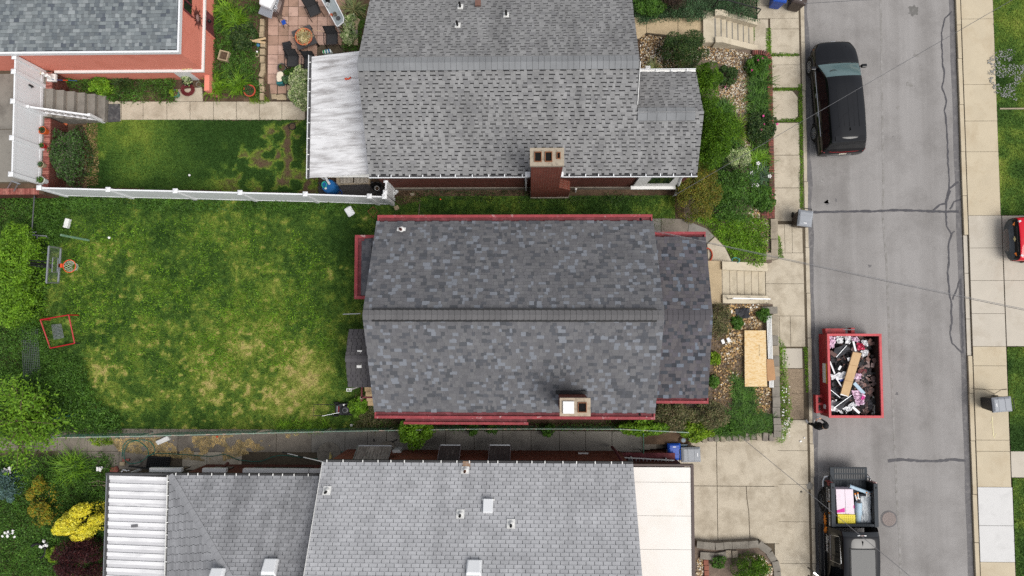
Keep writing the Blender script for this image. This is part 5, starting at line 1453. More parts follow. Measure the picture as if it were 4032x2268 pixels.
lf_juniper = leaf_mat('leaf_juniper', ['5b7d5a', '466a45', '6f8f6c', '3e5c38'])
lf_blue = leaf_mat('leaf_bluegreen', ['5f7f86', '4e6e6e', '7a96a0', '4c6c4a'])
lf_var = leaf_mat('leaf_variegated', ['d5dfae', '8fae62', 'eef0d0', '6f9450'])
lf_purple = leaf_mat('leaf_purple_green', ['48702f', '3a5c2a', '5f6a50', '55803a', '5b5750'])
lf_grey = leaf_mat('leaf_iris', ['5e7d62', '6f8d70', '4c6a50'])
lf_yucca = leaf_mat('leaf_yucca', ['7b8a5a', '97a070', '5a6c44', 'b0a878'])
lf_brush = leaf_mat('brush', ['7a7055', '8c8265', '657045', '56683a', '958a6c'])
lf_litter = leaf_mat('leaf_litter', ['9a7d58', '7c6448', 'b39a70', '5f4d3a'], trans=.05, lo=.7, hi=1.2)
weeds('leaf_litter', 'dry litter and dead stalks over the soil of the middle front yard', 'H', [(1205,620),(1400,600),(1560,620),(1570,1250),(1210,1300)], zground, 700, .09, lf_litter, .05, seed=72, cover=.3, cat='leaf litter', asp=.2)
weeds('leaf_litter', 'dry litter over the soil between hydrangea hedge and north lawn', 'A', [(600,880),(690,870),(700,1320),(600,1320)], YARD, 900, .07, lf_litter, .04, seed=73, cover=.3, cat='leaf litter')
m_pink = mat('pink_petal', 'e0509a', .1, 20, .7); m_whitefl = mat('white_petal', 'f2f0ee', .05, 20, .7)

ZG = zground
# front bed of the north house
bush('round_shrub', 'large round dark green shrub in the rock bed below the front path', 'shrub', W('C',1438,365,ZG), .98, .78, 1.25, 9000, .06, lf_dark, asp=.45)
bush('conifer_shrub', 'upright lime green conifer right of the north porch gutter', 'shrub', W('C',1590,640,ZG), .7, 1.0, 1.9, 12000, .06, lf_thuja, 'lime green conifers by the porch', up=.1, asp=.5)
bush('conifer_shrub', 'biggest lime green conifer against the north porch roof edge', 'shrub', W('D',590,745,ZG), .95, 1.05, 2.0, 14000, .06, lf_thuja, 'lime green conifers by the porch', up=.1)
bush('conifer_shrub', 'lowest lime green conifer below the biggest one by the north porch', 'shrub', W('D',565,860,ZG), .75, .9, 1.9, 10000, .06, lf_thuja, 'lime green conifers by the porch', up=.1)
bush('rusty_shrub', 'olive and rust coloured shrub at the south corner of the north porch', 'shrub', W('D',500,1085,ZG), .85, 1.25, 1.3, 9000, .065, lf_rust)
bush('leafy_shrub', 'broad dark green leafy shrub right of the rust coloured shrub', 'shrub', W('D',700,1110,ZG), 1.15, 1.2, .9, 9000, .075, lf_mid)
bush('peony', 'dark green peony clump alone among the river stones', 'peony', W('D',672,432,ZG), .45, .48, .5, 2200, .08, lf_dark, 'peony clumps', flowers=(m_pink, 3, .07))
bush('variegated_shrub', 'pale variegated low shrub beside the lime conifers', 'shrub', W('D',735,905,ZG), .5, .55, .45, 3000, .07, lf_var)
bush('peony', 'peony clump at the upper end of the brick planter', 'peony', W('D',845,375,ZG), .55, .45, .6, 2600, .085, lf_mid, 'peony clumps', flowers=(m_pink, 5, .08))
bush('peony', 'dark peony clump with pink blooms halfway along the brick planter', 'peony', W('D',865,735,ZG), .6, .75, .6, 3500, .085, lf_dark, 'peony clumps', flowers=(m_pink, 7, .08))
bush('peony', 'bushy peony at the lower end of the brick planter', 'peony', W('D',890,1135,ZG), .5, .55, .6, 2600, .085, lf_mid, 'peony clumps', flowers=(m_pink, 4, .06))
for i, (a, b, L, lab) in enumerate(((860,465,.75,'uppermost daylily clump in the brick planter'),(850,560,.75,'second daylily clump down in the brick planter'),(855,650,.7,'daylily clump just above the dark peony in the planter'),(850,900,.75,'daylily clump above the white irises in the planter'),(720,735,.8,'yellow green daylily clump right of the biggest conifer'),(660,620,.6,'small daylily clump between the lime conifers'),(630,930,.8,'dark daylily clump below the variegated shrub'))):
    straps('daylily', lab, 'daylily', W('D',a,b,ZG), L, 170, [lf_mid,lf_mid,lf_mid,lf_bright,lf_lime,lf_mid,lf_dark][i], .028, .16, 'daylily clumps')
straps('iris', 'grey green iris clump with white blooms in the brick planter', 'iris', W('D',855,1005,ZG), .75, 120, lf_grey, .03, .17, lift=.9, flowers=(m_whitefl, 5, .13))
straps('yucca', 'spiky pale yucca beside the north porch gutter', 'yucca', W('D',255,375,ZG), .5, 90, lf_yucca, .03, .06, lift=.8)
weeds('ground_cover', 'leafy ground cover filling the brick planter', 'D', [(790,340),(925,340),(925,1180),(800,1160),(800,600)], ZG, 900, .07, lf_mid, .25, seed=5, cover=.25)
weeds('bright_weeds', 'bright green weeds below the leafy shrub by the middle house path', 'D', [(430,1240),(620,1220),(800,1230),(900,1250),(905,1449),(700,1449),(640,1400),(560,1280)], ZG, 1300, .075, lf_bright, .3, seed=6, cover=.2, strap=60, sl=.3)
weeds('bright_weeds', 'weeds in the triangle between cream steps and block wall', 'H', [(1240,180),(1330,340),(1500,380),(1545,330),(1500,200),(1350,100)], ZG, 700, .08, lf_bright, .3, seed=7, cover=.05, strap=40)
weeds('creeping_juniper', 'creeping juniper covering the bank at the top of the picture', 'D', [(110,-60),(840,-60),(835,125),(770,90),(600,70),(540,95),(470,120),(390,100),(300,95),(190,130),(130,60)], 1.12, 3500, .06, lf_juniper, .45, up=.2, seed=8, cat='ground cover', cover=.35)
bush('dome_shrub', 'dark brown clipped shrub at the top edge', 'shrub', W('D',365,-25,1.1), .6, .6, .8, 4000, .05, leaf_mat('leaf_brown', ['4a3b34','3a2e2a','57463c']))
bush('leafy_shrub', 'green shrub beside the brown clipped shrub at the top edge', 'shrub', W('D',230,30,1.1), .75, .5, .6, 4500, .07, lf_mid)

weeds('ground_cover', 'green plants between the lime conifers and the river stones', 'D', [(530,560),(640,560),(740,680),(770,880),(700,960),(520,960)], ZG, 1000, .09, lf_mid, .5, seed=75, cover=.15, strap=50, sl=.5)
def stones(name, label, tile, poly, z, n, s0, s1, seed=1, cat='stones', pr=(.22,.24,.2,.1,.12,.12)):
    rng = np.random.default_rng(seed)
    P = [W(tile, a, b, z) for a, b in poly]; q = sample([(p.x,p.y) for p in P], n, rng)
    mb = MB()
    for x, y in q:
        s = s0+(s1-s0)*rng.random()**2; zz = (zground(x) if callable(z) else z)+s*.1
        a = rng.random()*6.28; e = .6+.4*rng.random(); mi = int(rng.choice(6, p=pr))
        vs = []
        for r, h in ((1,0),(.72,.38)):
            for j in range(6):
                t = a+j*1.047; vs.append((x+s*.5*r*math.cos(j*1.047)*math.cos(a)-s*.5*r*e*math.sin(j*1.047)*math.sin(a), y+s*.5*r*math.cos(j*1.047)*math.sin(a)+s*.5*r*e*math.sin(j*1.047)*math.cos(a), zz+s*h-.02))
        mb.add(vs, [(6,7,8,9,10,11)]+[(j,(j+1)%6,6+(j+1)%6,6+j) for j in range(6)], mi)
    o = solo(name, mb, m_stone, label, cat, kind='stuff', smooth=True)
    return o
stones('river_stones', 'river stones around the round shrub below the front path', 'D', [(170,190),(310,195),(560,245),(830,315),(820,345),(790,500),(690,380),(540,340),(300,395),(180,395)], ZG, 4200, .04, .085, 11)
stones('river_stones', 'pale river stones between the conifers and the planter', 'D', [(600,480),(720,470),(800,330),(825,600),(800,900),(760,880),(765,700),(700,600),(610,600)], ZG, 3200, .04, .09, 12)
stones('river_stones', 'river stones behind the lower end of the brick planter', 'D', [(740,960),(830,1060),(850,1200),(905,1260),(905,1449),(760,1449),(790,1240),(800,1100)], ZG, 1300, .05, .1, 13)
stones('yellow_stones', 'yellowish river stones below the cream steps', 'H', [(1300,600),(1515,600),(1500,770),(1400,770),(1370,900),(1280,940),(1300,760)], ZG, 800, .07, .14, 14, pr=(.08,.34,.22,.03,.28,.05))
stones('yellow_stones', 'yellowish river stones scattered left of the timber sheet', 'H', [(1230,900),(1400,760),(1400,900),(1330,1000),(1380,1010),(1370,1150),(1220,1170)], ZG, 480, .06, .13, 15, pr=(.08,.34,.22,.03,.28,.05))
stones('yellow_stones', 'yellowish river stones below the timber sheet', 'H', [(1450,1090),(1570,1095),(1565,1160),(1530,1300),(1470,1240)], ZG, 300, .06, .13, 16, pr=(.08,.34,.22,.03,.28,.05))
# middle front yard plants
bush('twiggy_shrub', 'twiggy olive shrub against the porch of the middle house', 'shrub', W('H',1250,690,ZG), .5, .85, .7, 3000, .06, lf_brush)
for i, (a, b, r, lab) in enumerate(((1518,662,.3,'small weed tuft in the corner of the block wall'),(1362,708,.3,'weed tuft by the black tarp'),(1225,1055,.28,'weed tuft at the left edge of the gravel yard'),(1225,925,.3,'yellow green weed tuft against the porch'))):
    bush('weed_tuft', lab, 'weed', W('H',a,b,ZG), r, r, .3, 700, .09, lf_mid if i < 3 else lf_lime, 'weed tufts in the gravel yard')
weeds('tall_grass', 'long grass below the timber sheet in the front yard', 'H', [(1340,1010),(1420,1090),(1470,1100),(1480,1240),(1580,1260),(1580,1360),(1230,1390),(1250,1300),(1340,1200)], ZG, 250, .06, lf_mid, .25, seed=21, strap=500, sl=.4, cover=.1)
bush('bramble', 'brown twiggy bramble left below the middle house porch', 'shrub', W('H',960,1270,YARD), .85, .65, .9, 5000, .07, lf_brush, 'brown brambles', inner=.3)
bush('bramble', 'brown twiggy bramble beside the front lawn corner', 'shrub', W('H',1190,1260,YARD), .8, .6, .8, 4500, .07, lf_brush, 'brown brambles', inner=.3)
bush('bright_shrub', 'bright yellow green shrub hanging over the rock wall', 'shrub', W('H',1130,1345,YARD-.1), .75, .45, .6, 3200, .1, lf_lime)
bush('leafy_shrub', 'low green shrub right of the bright shrub above the rock wall', 'shrub', W('H',1310,1330,YARD-.2), .6, .35, .45, 1800, .09, lf_mid)
weeds('ivy', 'leafy ground cover with white flowers hanging over the front of the block wall', 'H', [(1612,790),(1650,850),(1655,1000),(1680,1180),(1690,1300),(1640,1420),(1600,1430),(1625,1330),(1620,1100)], .35, 1500, .07, lf_bright, .4, seed=22, cat='ground cover', cover=.4)
rp = MB()
for i in range(60):
    q = W('H',1655+rnd.uniform(-25,20),rnd.uniform(1080,1400),.55); rp.ob(q, (.035,.035,.02), rnd.uniform(0,3))
solo('ivy_flowers', rp, m_whitefl, 'tiny white flowers on the ground cover in front of the block wall', 'flowers', kind='stuff')
# passage vines
bush('vine', 'bright green vine leaning over the passage beside the bay eave', 'vine', W('K',1150,420,YARD), .75, .62, 1.3, 2600, .1, lf_bright, 'vines over the passage', inner=.4)
bush('vine', 'vine tuft over the passage near the second window hood', 'vine', W('K',1560,395,YARD), .24, .3, .6, 380, .1, lf_mid, 'vines over the passage')
bush('vine', 'vine tuft between the two dark window hoods', 'vine', W('K',1705,395,YARD), .24, .24, .6, 350, .1, lf_mid, 'vines over the passage')
bush('vine', 'vine tuft on the passage slabs right of the window hoods', 'vine', W('L',290,408,YARD), .26, .28, .6, 380, .1, lf_mid, 'vines over the passage')
bush('vine', 'leafy vine covering the green fence near the garden gate', 'vine', W('L',960,392,YARD), 1.05, .34, 1.0, 2600, .11, lf_bright, 'vines over the passage', inner=.4)
weeds('undergrowth', 'dark weeds between the middle house and the green fence', 'H', [(-800,1310),(118,1320),(880,1300),(890,1345),(118,1345),(-800,1350)], YARD, 700, .08, lf_mid, .5, seed=23, cover=.1)
weeds('undergrowth', 'weeds and brush beside the lawn mower', 'K', [(700,190),(850,180),(870,330),(990,330),(990,400),(700,400),(760,320),(700,290)], YARD, 1000, .08, lf_brush, .45, seed=24, cover=.2, strap=120, sl=.45)
bush('leafy_shrub', 'green weed clump touching the lawn mower', 'shrub', W('K',750,240,YARD), .38, .42, .45, 1500, .1, lf_bright)
weeds('long_grass', 'long bright grass below the lawn mower at the green fence', 'K', [(150,360),(520,345),(530,400),(150,405)], YARD, 200, .08, lf_bright, .25, seed=25, strap=420, sl=.42, cover=.3)
weeds('undergrowth', 'weeds along the foot of the long white fence', 'F', [(400,120),(1811,165),(1811,240),(1400,235),(900,215),(420,260)], YARD, 900, .08, lf_mid, .3, seed=26, cover=.05, strap=90, sl=.4)
weeds('undergrowth', 'weeds at the fence foot near the white cooler lid', 'G', [(0,160),(880,190),(880,240),(700,230),(300,225),(0,240)], YARD, 900, .08, lf_mid, .3, seed=27, cover=.05, strap=60, sl=.35)
weeds('undergrowth', 'dark weeds in the strip beside the north house wall', 'C', [(-500,1355),(340,1360),(340,1420),(620,1400),(1300,1360),(1350,1400),(900,1449),(-500,1420)], YARD, 500, .07, lf_dark, .25, seed=28, cover=.0)
weeds('lawn_weeds', 'broad leaved weeds dotted over the large back lawn', 'F', [(500,280),(1600,280),(2400,500),(2350,1300),(1500,1449),(700,1350),(450,900)], YARD, 260, .09, lf_bright, .06, seed=74, cover=-.1, clump=.9, strap=14, sl=.2)
# north yard planting
bush('hydrangea', 'dense hydrangea hedge with purplish leaves by the left brick wall', 'shrub', W('A',490,1105,YARD), .78, 1.3, 1.0, 9000, .085, lf_purple, asp=.6)
weeds('bed_plants', 'leafy bed plants below the salmon garage wall', 'A', [(450,530),(620,545),(1240,550),(1230,640),(1245,720),(780,715),(640,670),(470,600)], YARD, 1300, .08, lf_mid, .35, seed=31, cover=.1, strap=60, sl=.4)
bush('leafy_shrub', 'bright leafy clump in the bed below the garage', 'shrub', W('A',720,620,YARD), .5, .42, .5, 2200, .09, lf_bright)
straps('daylily', 'narrow leaved grassy clump in the bed below the garage', 'daylily', W('A',860,570,YARD), .7, 130, lf_dark, .022, .15, 'daylily clumps')
for i, (t, a, b, lab) in enumerate((('A',1530,620,'daylily clump beside the garage pilaster'),('A',1690,600,'daylily clump left of the orange garden pot'),('B',60,600,'daylily clump right above the garden path'),('A',1600,70,'long leaved clump at the east wall of the garage'),('B',50,150,'daylily clump near the left side of the patio wall'))):
    straps('daylily', lab, 'daylily', W(t,a,b,YARD), .75, 120, lf_bright, .03, .15, 'daylily clumps')
weeds('garden_weeds', 'weedy garden between the garage and the patio', 'A', [(1500,-40),(1855,-40),(1850,690),(1811,690),(1700,640),(1510,560)], YARD, 1400, .08, lf_mid, .3, seed=32, cover=.04, strap=60, sl=.35)
bush('ground_ivy', 'dark round leaved plant patch in the garden left of the patio', 'ground cover', W('A',1730,260,YARD), .65, .6, .3, 2800, .1, lf_dark)
weeds('moss_patch', 'low bright moss at the end of the stone edging', 'B', [(140,650),(215,640),(300,720),(250,740),(150,735)], YARD, 5000, .03, lf_lime, .12, seed=33, cover=.6, cat='ground cover')
bush('euonymus', 'variegated light green shrub at the corner of the patio awning', 'shrub', W('B',515,630,YARD), .55, .85, .8, 3800, .1, lf_var, asp=.55)
bush('leafy_shrub', 'dark low shrub behind the variegated one on the patio', 'shrub', W('B',500,530,YARD), .6, .3, .4, 1500, .06, lf_mid)
straps('yucca', 'large spiky plant at the upper right of the patio', 'yucca', W('B',885,55,YARD), .75, 110, lf_yucca, .035, .08, lift=.8)
bush('hosta', 'white edged hosta by the metal table', 'hosta', W('B',852,160,YARD), .35, .33, .4, 500, .17, lf_var, 'white edged hostas')
bush('hosta', 'white edged hosta beside the square patio stones', 'hosta', W('B',862,265,YARD), .32, .32, .4, 500, .17, lf_var, 'white edged hostas')
weeds('patio_weeds', 'green weeds along the house wall beside the patio', 'B', [(800,180),(900,170),(940,60),(990,10),(925,365),(810,350)], YARD, 1200, .07, lf_mid, .35, seed=34, cover=.2)
# wild left edge
bush('hedge', 'bright green hedge behind the basketball backboard', 'hedge', W('F',135,640,YARD), .95, 1.75, 1.5, 15000, .095, lf_bright, inner=.4, lobes=26)
bush('hedge', 'lower end of the bright green hedge near the red frame', 'hedge', W('F',120,905,YARD), .95, .95, 1.2, 8000, .085, lf_bright)
weeds('undergrowth', 'wild undergrowth in the upper left corner of the lawn', 'F', [(-60,80),(200,110),(430,150),(430,420),(330,520),(300,1000),(-60,1000)], YARD, 1500, .08, lf_mid, .4, seed=35, cover=.15, strap=40)
weeds('undergrowth', 'wild undergrowth below the red frame at the left edge', 'F', [(-60,980),(260,980),(330,1230),(600,1330),(600,1500),(-60,1500)], YARD, 1500, .08, lf_mid, .6, seed=36, cover=.25, strap=60, sl=.4)
weeds('undergrowth', 'wild undergrowth in the lower left garden', 'J', [(-60,605),(770,605),(770,1500),(-60,1500)], YARD, 1500, .08, lf_mid, .5, seed=37, cover=.3, strap=50, sl=.4)
weeds('undergrowth', 'dark tall weeds beside the leaning green post', 'J', [(-60,0),(560,0),(700,230),(850,340),(850,430),(300,440),(-60,460)], YARD, 900, .11, lf_mid, .6, seed=38, cover=.1, strap=120, sl=.55)
weeds('leaf_litter', 'dry leaf litter over the lower left garden', 'J', [(60,600),(180,620),(200,1100),(80,1120)], YARD, 900, .07, lf_litter, .06, seed=39, cover=.3, cat='leaf litter')
bush('golden_shrub', 'golden brown feathery shrub in the lower left garden', 'shrub', W('J',300,930,YARD), .75, 1.15, .9, 4000, .08, lf_gold, lobes=9, inner=.35)
bush('yellow_shrub', 'brilliant yellow shrub beside the white metal awning', 'shrub', W('J',575,1060,YARD), 1.15, .72, 1.5, 6500, .1, lf_yellow, rot=.35, lobes=9)
bush('burgundy_shrub', 'dark burgundy shrub below the yellow shrub', 'shrub', W('J',590,1330,YARD), 1.15, .85, 1.6, 9000, .07, lf_burg)
bush('blue_shrub', 'blue green flowering shrub at the left edge', 'shrub', W('J',45,800,YARD), .6, .75, .8, 3500, .07, lf_blue)
bush('lime_weed', 'lime green weed clump in front of the burgundy shrub', 'weed', W('J',380,1290,YARD), .25, .35, .5, 500, .09, lf_lime)
straps('daylily', 'large grassy clump in the lower left garden', 'daylily', W('J',500,680,YARD), .95, 220, lf_bright, .025, .2, 'daylily clumps')
weeds('bright_weeds', 'bright weeds climbing over the passage slabs', 'J', [(630,465),(780,465),(810,510),(700,530),(640,500)], YARD, 1000, .09, lf_lime, .25, seed=40, cover=.3)
# dry clippings on the passage slabs
rng = np.random.default_rng(5)
pl = [(p.x,p.y) for p in [W('J',780,470,YARD),W('J',1811,440,YARD),W('K',330,435,YARD),W('K',160,520,YARD),W('J',1550,640,YARD),W('J',1100,590,YARD),W('J',850,560,YARD)]]
q = sample(pl, 16000, rng); k = fbm(q[:,0],q[:,1],1.3,51,4); q = q[k > .45]
v = leaf_verts(np.column_stack([q, np.full(len(q), YARD+.035)]), np.full(len(q), .05), 3, .3, rng)
c = np.array([v[:,0].mean(), v[:,1].mean(), v[:,2].min()])
o = bpy.data.objects.new('grass_clippings', np_mesh('grass_clippings', v-c, 4, np.arange(len(v)), leaf_mat('clippings', ['cdb07c','b9985f','dcc596'], trans=0)))
o.location = c; put(o); tag(o, 'dry straw coloured clippings strewn over the passage slabs', 'clippings', kind='stuff')

# tree at the left edge: leaning limbs with long leaves
c = W('J',190,330,2.3); c = Vector((c.x,c.y,YARD))
tr = thing('tree', 'young tree with yellow green leaves reaching in at the left edge', 'tree', c)
rng = np.random.default_rng(17); mb = MB(); pts = []
top = Vector((0,0,1.5)); mb.tube([(0,0,-.1),(.05,.03,.8),top], [.07,.055,.045], 8)
for i in range(34):
    a = rng.uniform(0, 6.28); L = rng.uniform(.9, 2.2); e = rng.uniform(.15,.7)
    s0 = Vector((0,0,rng.uniform(.9,1.6))); d = Vector((math.cos(a)*math.cos(e), math.sin(a)*math.cos(e), math.sin(e)))
    p1 = s0+d*L*.5+Vector((0,0,.1)); p2 = s0+d*L+Vector((0,0,-.05))
    mb.tube([s0,p1,p2], [.03,.018,.006], 5)
    for j in range(170):
        t_ = .2+.85*rng.random(); q = s0.lerp(p2, t_)+Vector(rng.normal(size=3))*(.15+.1*t_); pts.append(q)
part('trunk', mb, m_twig, tr, local=True)
p = np.array([tuple(q) for q in pts]); p[:,2] = np.clip(p[:,2], .3, None)
mesh_obj('crown', np_mesh('crown', leaf_verts(p, np.full(len(p), .15), .6, .38, rng), 4, np.arange(4*len(p)), lf_bright), tr)
# weeds in the pavement joints
for i, (t, pl, lab) in enumerate((('D',[(1078,480),(1100,480),(1105,980),(1090,980)],'weeds in the gap between west pavement slabs and kerb'),('D',[(940,683),(1100,670),(1100,695),(940,697)],'weeds in the pavement joint below the broken slab'),('D',[(935,498),(1090,500),(1090,515),(935,518)],'weeds in the pavement joint above the broken slab'),('D',[(897,160),(920,160),(925,300),(1080,305),(1080,318),(895,322)],'weeds in the pavement corner by the front steps'),('D',[(815,150),(828,150),(828,230),(815,230)],'weeds at the foot of the pale front steps'),('I',[(35,300),(70,330),(100,480),(60,480),(35,420)],'weeds along the pavement edge below the street bin'),('I',[(240,1115),(268,1115),(275,1440),(262,1440)],'grass strip along the kerb beside the dumpster'),('D',[(1083,980),(1103,980),(1108,1190),(1090,1190)],'weeds along the kerb above the street bin'))):
    weeds('joint_weeds', lab, t, pl, WALK, 2600, .05, lf_bright, .08, seed=60+i, cover=.3)
# planter at the bottom
bush('clipped_shrub', 'round clipped green shrub in the planter at the bottom', 'shrub', W('L',1725,1395,.45), .75, .62, .8, 7000, .05, lf_thuja, up=.3)
bush('weed_tuft', 'small weed by the edging bricks in the bottom planter', 'weed', W('L',1500,1350,.45), .35, .25, .3, 600, .08, lf_mid)
stones('river_stones', 'river stones around the clipped shrub in the bottom planter', 'L', [(1640,1310),(1811,1300),(1900,1400),(1880,1449),(1790,1449),(1760,1340)], .45, 350, .05, .11, 18)
stones('white_stones', 'white stones left of the edging bricks at the bottom', 'L', [(1350,1320),(1390,1310),(1395,1449),(1345,1449)], .45, 160, .05, .09, 19)
# ------------------------------------------------------------------ vehicles
def car_paint(name, c, rough=.25):
    t = NT(name); t.bsdf(lin(c), .6, .0, .0, coat=.75); return t.mat
m_carblack = car_paint('black_car_paint', '111216'); m_carred = car_paint('red_car_paint', 'd5142c')
m_tyre = mat('tyre', '1d1d1e', .1, 8, .85); m_rim = mat('alloy', 'a5a8ab', .1, 6, .4, metal=.3); m_rimdk = mat('dark_alloy', '6a6c6e', .1, 6, .4, metal=.3)
m_chrome = mat('chrome', 'e6e8ea', .02, 4, .15, metal=.9)
m_lens_red = mat('red_lens', '7d1418', .05, 4, .2, spec=.6); m_lens = mat('clear_lens', 'd8dcde', .05, 4, .1, spec=.6); m_amber = mat('amber_lens', 'd9731c', .1, 10, .3)
m_grille = mat('grille_black', '121213', .1, 5, .4); m_bumper = mat('bumper_grey', '4e5358', .06, 5, .6)
m_plate = mat('number_plate', 'd8d0c0', .1, 20, .5)
def wscreen():
    t = NT('windscreen'); t.bsdf(lin('617a7c'), .05, 0, .6); return t.mat  # pale reflections put into the base colour of the glass
m_wind = wscreen(); m_sideglass = (lambda t: (t.bsdf(lin('14171a'), .05, 0, .7), t.mat)[1])(NT('tinted_glass'))

def cr(pts, n):
    """Catmull-Rom through rows of pts (k, ...), n samples per span"""
    pts = np.asarray(pts, float); k = len(pts); out = []; par = []
    for i in range(k-1):
        p0 = pts[max(i-1,0)]; p1 = pts[i]; p2 = pts[i+1]; p3 = pts[min(i+2,k-1)]
        for j in range(n):
            t = j/n; m1 = (p2-p0)*.35; m2 = (p3-p1)*.35
            out.append((2*t**3-3*t**2+1)*p1+(t**3-2*t**2+t)*m1+(-2*t**3+3*t**2)*p2+(t**3-t**2)*m2); par.append(i+t)
    out.append(pts[-1]); par.append(k-1)
    return np.array(out), np.array(par)
def loft(sections, nu=6, nv=5):
    """sections: [(y, [(x,z)*m from sill to centre line])]; returns grid (U, 2V-1, 3), u params, v params (0 sill .. m-1 centre)"""
    S = np.array([[(x, y, z) for x, z in prof] for y, prof in sections])
    G, up = cr(S, nu); G2, vp = cr(np.swapaxes(G,0,1), nv); G2 = np.swapaxes(G2,0,1)
    left = G2.copy(); left[:,:,0] *= -1
    full = np.concatenate([left, G2[:,::-1][:,1:]], 1)
    vfull = np.concatenate([vp, vp[::-1][1:]])
    return full, up, vfull
def loft_parts(t, G, up, vp, cls, spec):
    """cls(u, v, x, y, z) -> key; spec: key -> (name, material) or None to leave open"""
    U, V = G.shape[:2]; mbs = {}
    idx = {}
    for i in range(U-1):
        for j in range(V-1):
            c = (G[i,j]+G[i+1,j]+G[i+1,j+1]+G[i,j+1])/4
            k = cls((up[i]+up[i+1])/2, (vp[j]+vp[j+1])/2, *c)
            if k is None: continue
            mb, ids = mbs.setdefault(k, (MB(), {}))
            f = []
            for a, b in ((i,j),(i,j+1),(i+1,j+1),(i+1,j)):
                if (a,b) not in ids: ids[(a,b)] = len(mb.v); mb.v.append(tuple(G[a,b]))
                f.append(ids[(a,b)])
            mb.f.append(tuple(f)); mb.m.append(0)
    for k, (mb, ids) in mbs.items():
        nm, mt = spec[k]
        part(nm, mb, mt, t, local=True, smooth=True)
def wheel(t, x, y, r, side, w=.24, spokes=10, rim=None):
    A = Matrix.Rotation(R_(90)*side, 3, 'Y')
    c = Vector((x,y,r)); 
    wl = part('wheel', MB().lathe(c, [(r*.62,-w/2),(r*.93,-w/2),(r,-w/3),(r,w/3),(r*.93,w/2),(r*.66,w/2)], 32, mat=A), m_tyre, t, local=True, smooth=True)
    mb = MB(); mb.lathe(c, [(r*.66,w*.49),(r*.67,w*.53),(r*.6,w*.53),(r*.58,w*.49)], 28, mat=A)
    for k in range(spokes):
        a = 2*math.pi*k/spokes; d = A @ Vector((math.cos(a),math.sin(a),0)); o = A @ Vector((0,0,w*.56))
        mb.bar(c+o*.95+d*r*.1, c+o*.85+d*r*.6, .035, .03)
    mb.lathe(c, [(r*.16,w*.5),(r*.16,w*.56),(0,w*.57)], 14, mat=A)
    part('rim', mb, rim or m_rim, wl, local=True)
    part('hub', MB().lathe(c, [(r*.6,w*.4),(r*.6,w*.505),(0,w*.505)], 24, mat=A), m_grille, wl, local=True)

# black seven-seat car
a, b = W('E',527,560,1.72), W('E',559,985,1.72)
hd = (a-b); rz = math.atan2(-hd.x, hd.y)
fr = W('E',470,293,.6); re = W('E',505,1112,.6); cen = (fr+re)/2; 
suv = thing('parked_car', 'black sport utility vehicle parked against the west kerb', 'car', (13.52,cen.y,0), rz=rz)
S = [(2.5, [(.30,.30),(.52,.36),(.60,.50),(.58,.62),(.52,.70),(.38,.74),(.2,.76),(0,.77)]),
     (2.40, [(.56,.26),(.70,.34),(.77,.52),(.76,.70),(.69,.84),(.5,.90),(.26,.93),(0,.94)]),
     (2.05, [(.78,.24),(.90,.34),(.935,.58),(.925,.80),(.85,.95),(.62,1.01),(.3,1.05),(0,1.06)]),
     (1.58, [(.82,.24),(.95,.34),(.985,.62),(.97,.88),(.91,1.03),(.72,1.09),(.36,1.14),(0,1.15)]),
     (1.36, [(.82,.24),(.95,.34),(.985,.62),(.972,.92),(.90,1.07),(.78,1.12),(.40,1.19),(0,1.205)]),
     (.55, [(.82,.24),(.95,.34),(.985,.64),(.972,1.0),(.77,1.52),(.68,1.63),(.36,1.70),(0,1.715)]),
     (-.7, [(.82,.24),(.95,.34),(.985,.64),(.972,1.02),(.785,1.56),(.70,1.67),(.37,1.745),(0,1.76)]),
     (-1.8, [(.82,.26),(.95,.36),(.98,.66),(.965,1.04),(.775,1.55),(.69,1.66),(.36,1.73),(0,1.745)]),
     (-2.2, [(.8,.28),(.94,.38),(.97,.68),(.945,1.05),(.77,1.48),(.69,1.58),(.36,1.66),(0,1.675)]),
     (-2.43, [(.78,.32),(.92,.40),(.95,.7),(.91,1.02),(.82,1.10),(.66,1.13),(.34,1.16),(0,1.17)]),
     (-2.53, [(.72,.36),(.88,.42),(.92,.62),(.86,.82),(.78,.88),(.6,.90),(.3,.92),(0,.92)]),
     (-2.545, [(.4,.40),(.5,.44),(.55,.58),(.5,.7),(.45,.74),(.35,.76),(.2,.77),(0,.77)])]
G_, up_, vp_ = loft(S, 8, 6)
def suv_cls(u, v, x, y, z):
    for wy in (1.55, -1.47):
        if abs(x) > .7 and (y-wy)**2+(z-.39)**2 < .43**2: return None
    if 4.05 < u < 4.93 and v > 4.25: return 'ws'
    if 8.12 < u < 8.9 and v > 4.2: return 'rg'
    if 4.55 < u < 8.0 and 3.12 < v < 3.88 and (u > 4.25+ (v-3)*.75):
        for pil in (5.72, 6.85):
            if abs(u-pil) < .055: return 'body'
        return 'sg'
    return 'body'
loft_parts(suv, G_, up_, vp_, suv_cls, {'body': ('body', m_carblack), 'ws': ('windscreen', m_wind), 'rg': ('rear_window', m_sideglass), 'sg': ('side_window', m_sideglass)})
part('underbody', MB().box(-.8,.8,-2.35,2.3,.22,.5), m_black, suv, local=True)
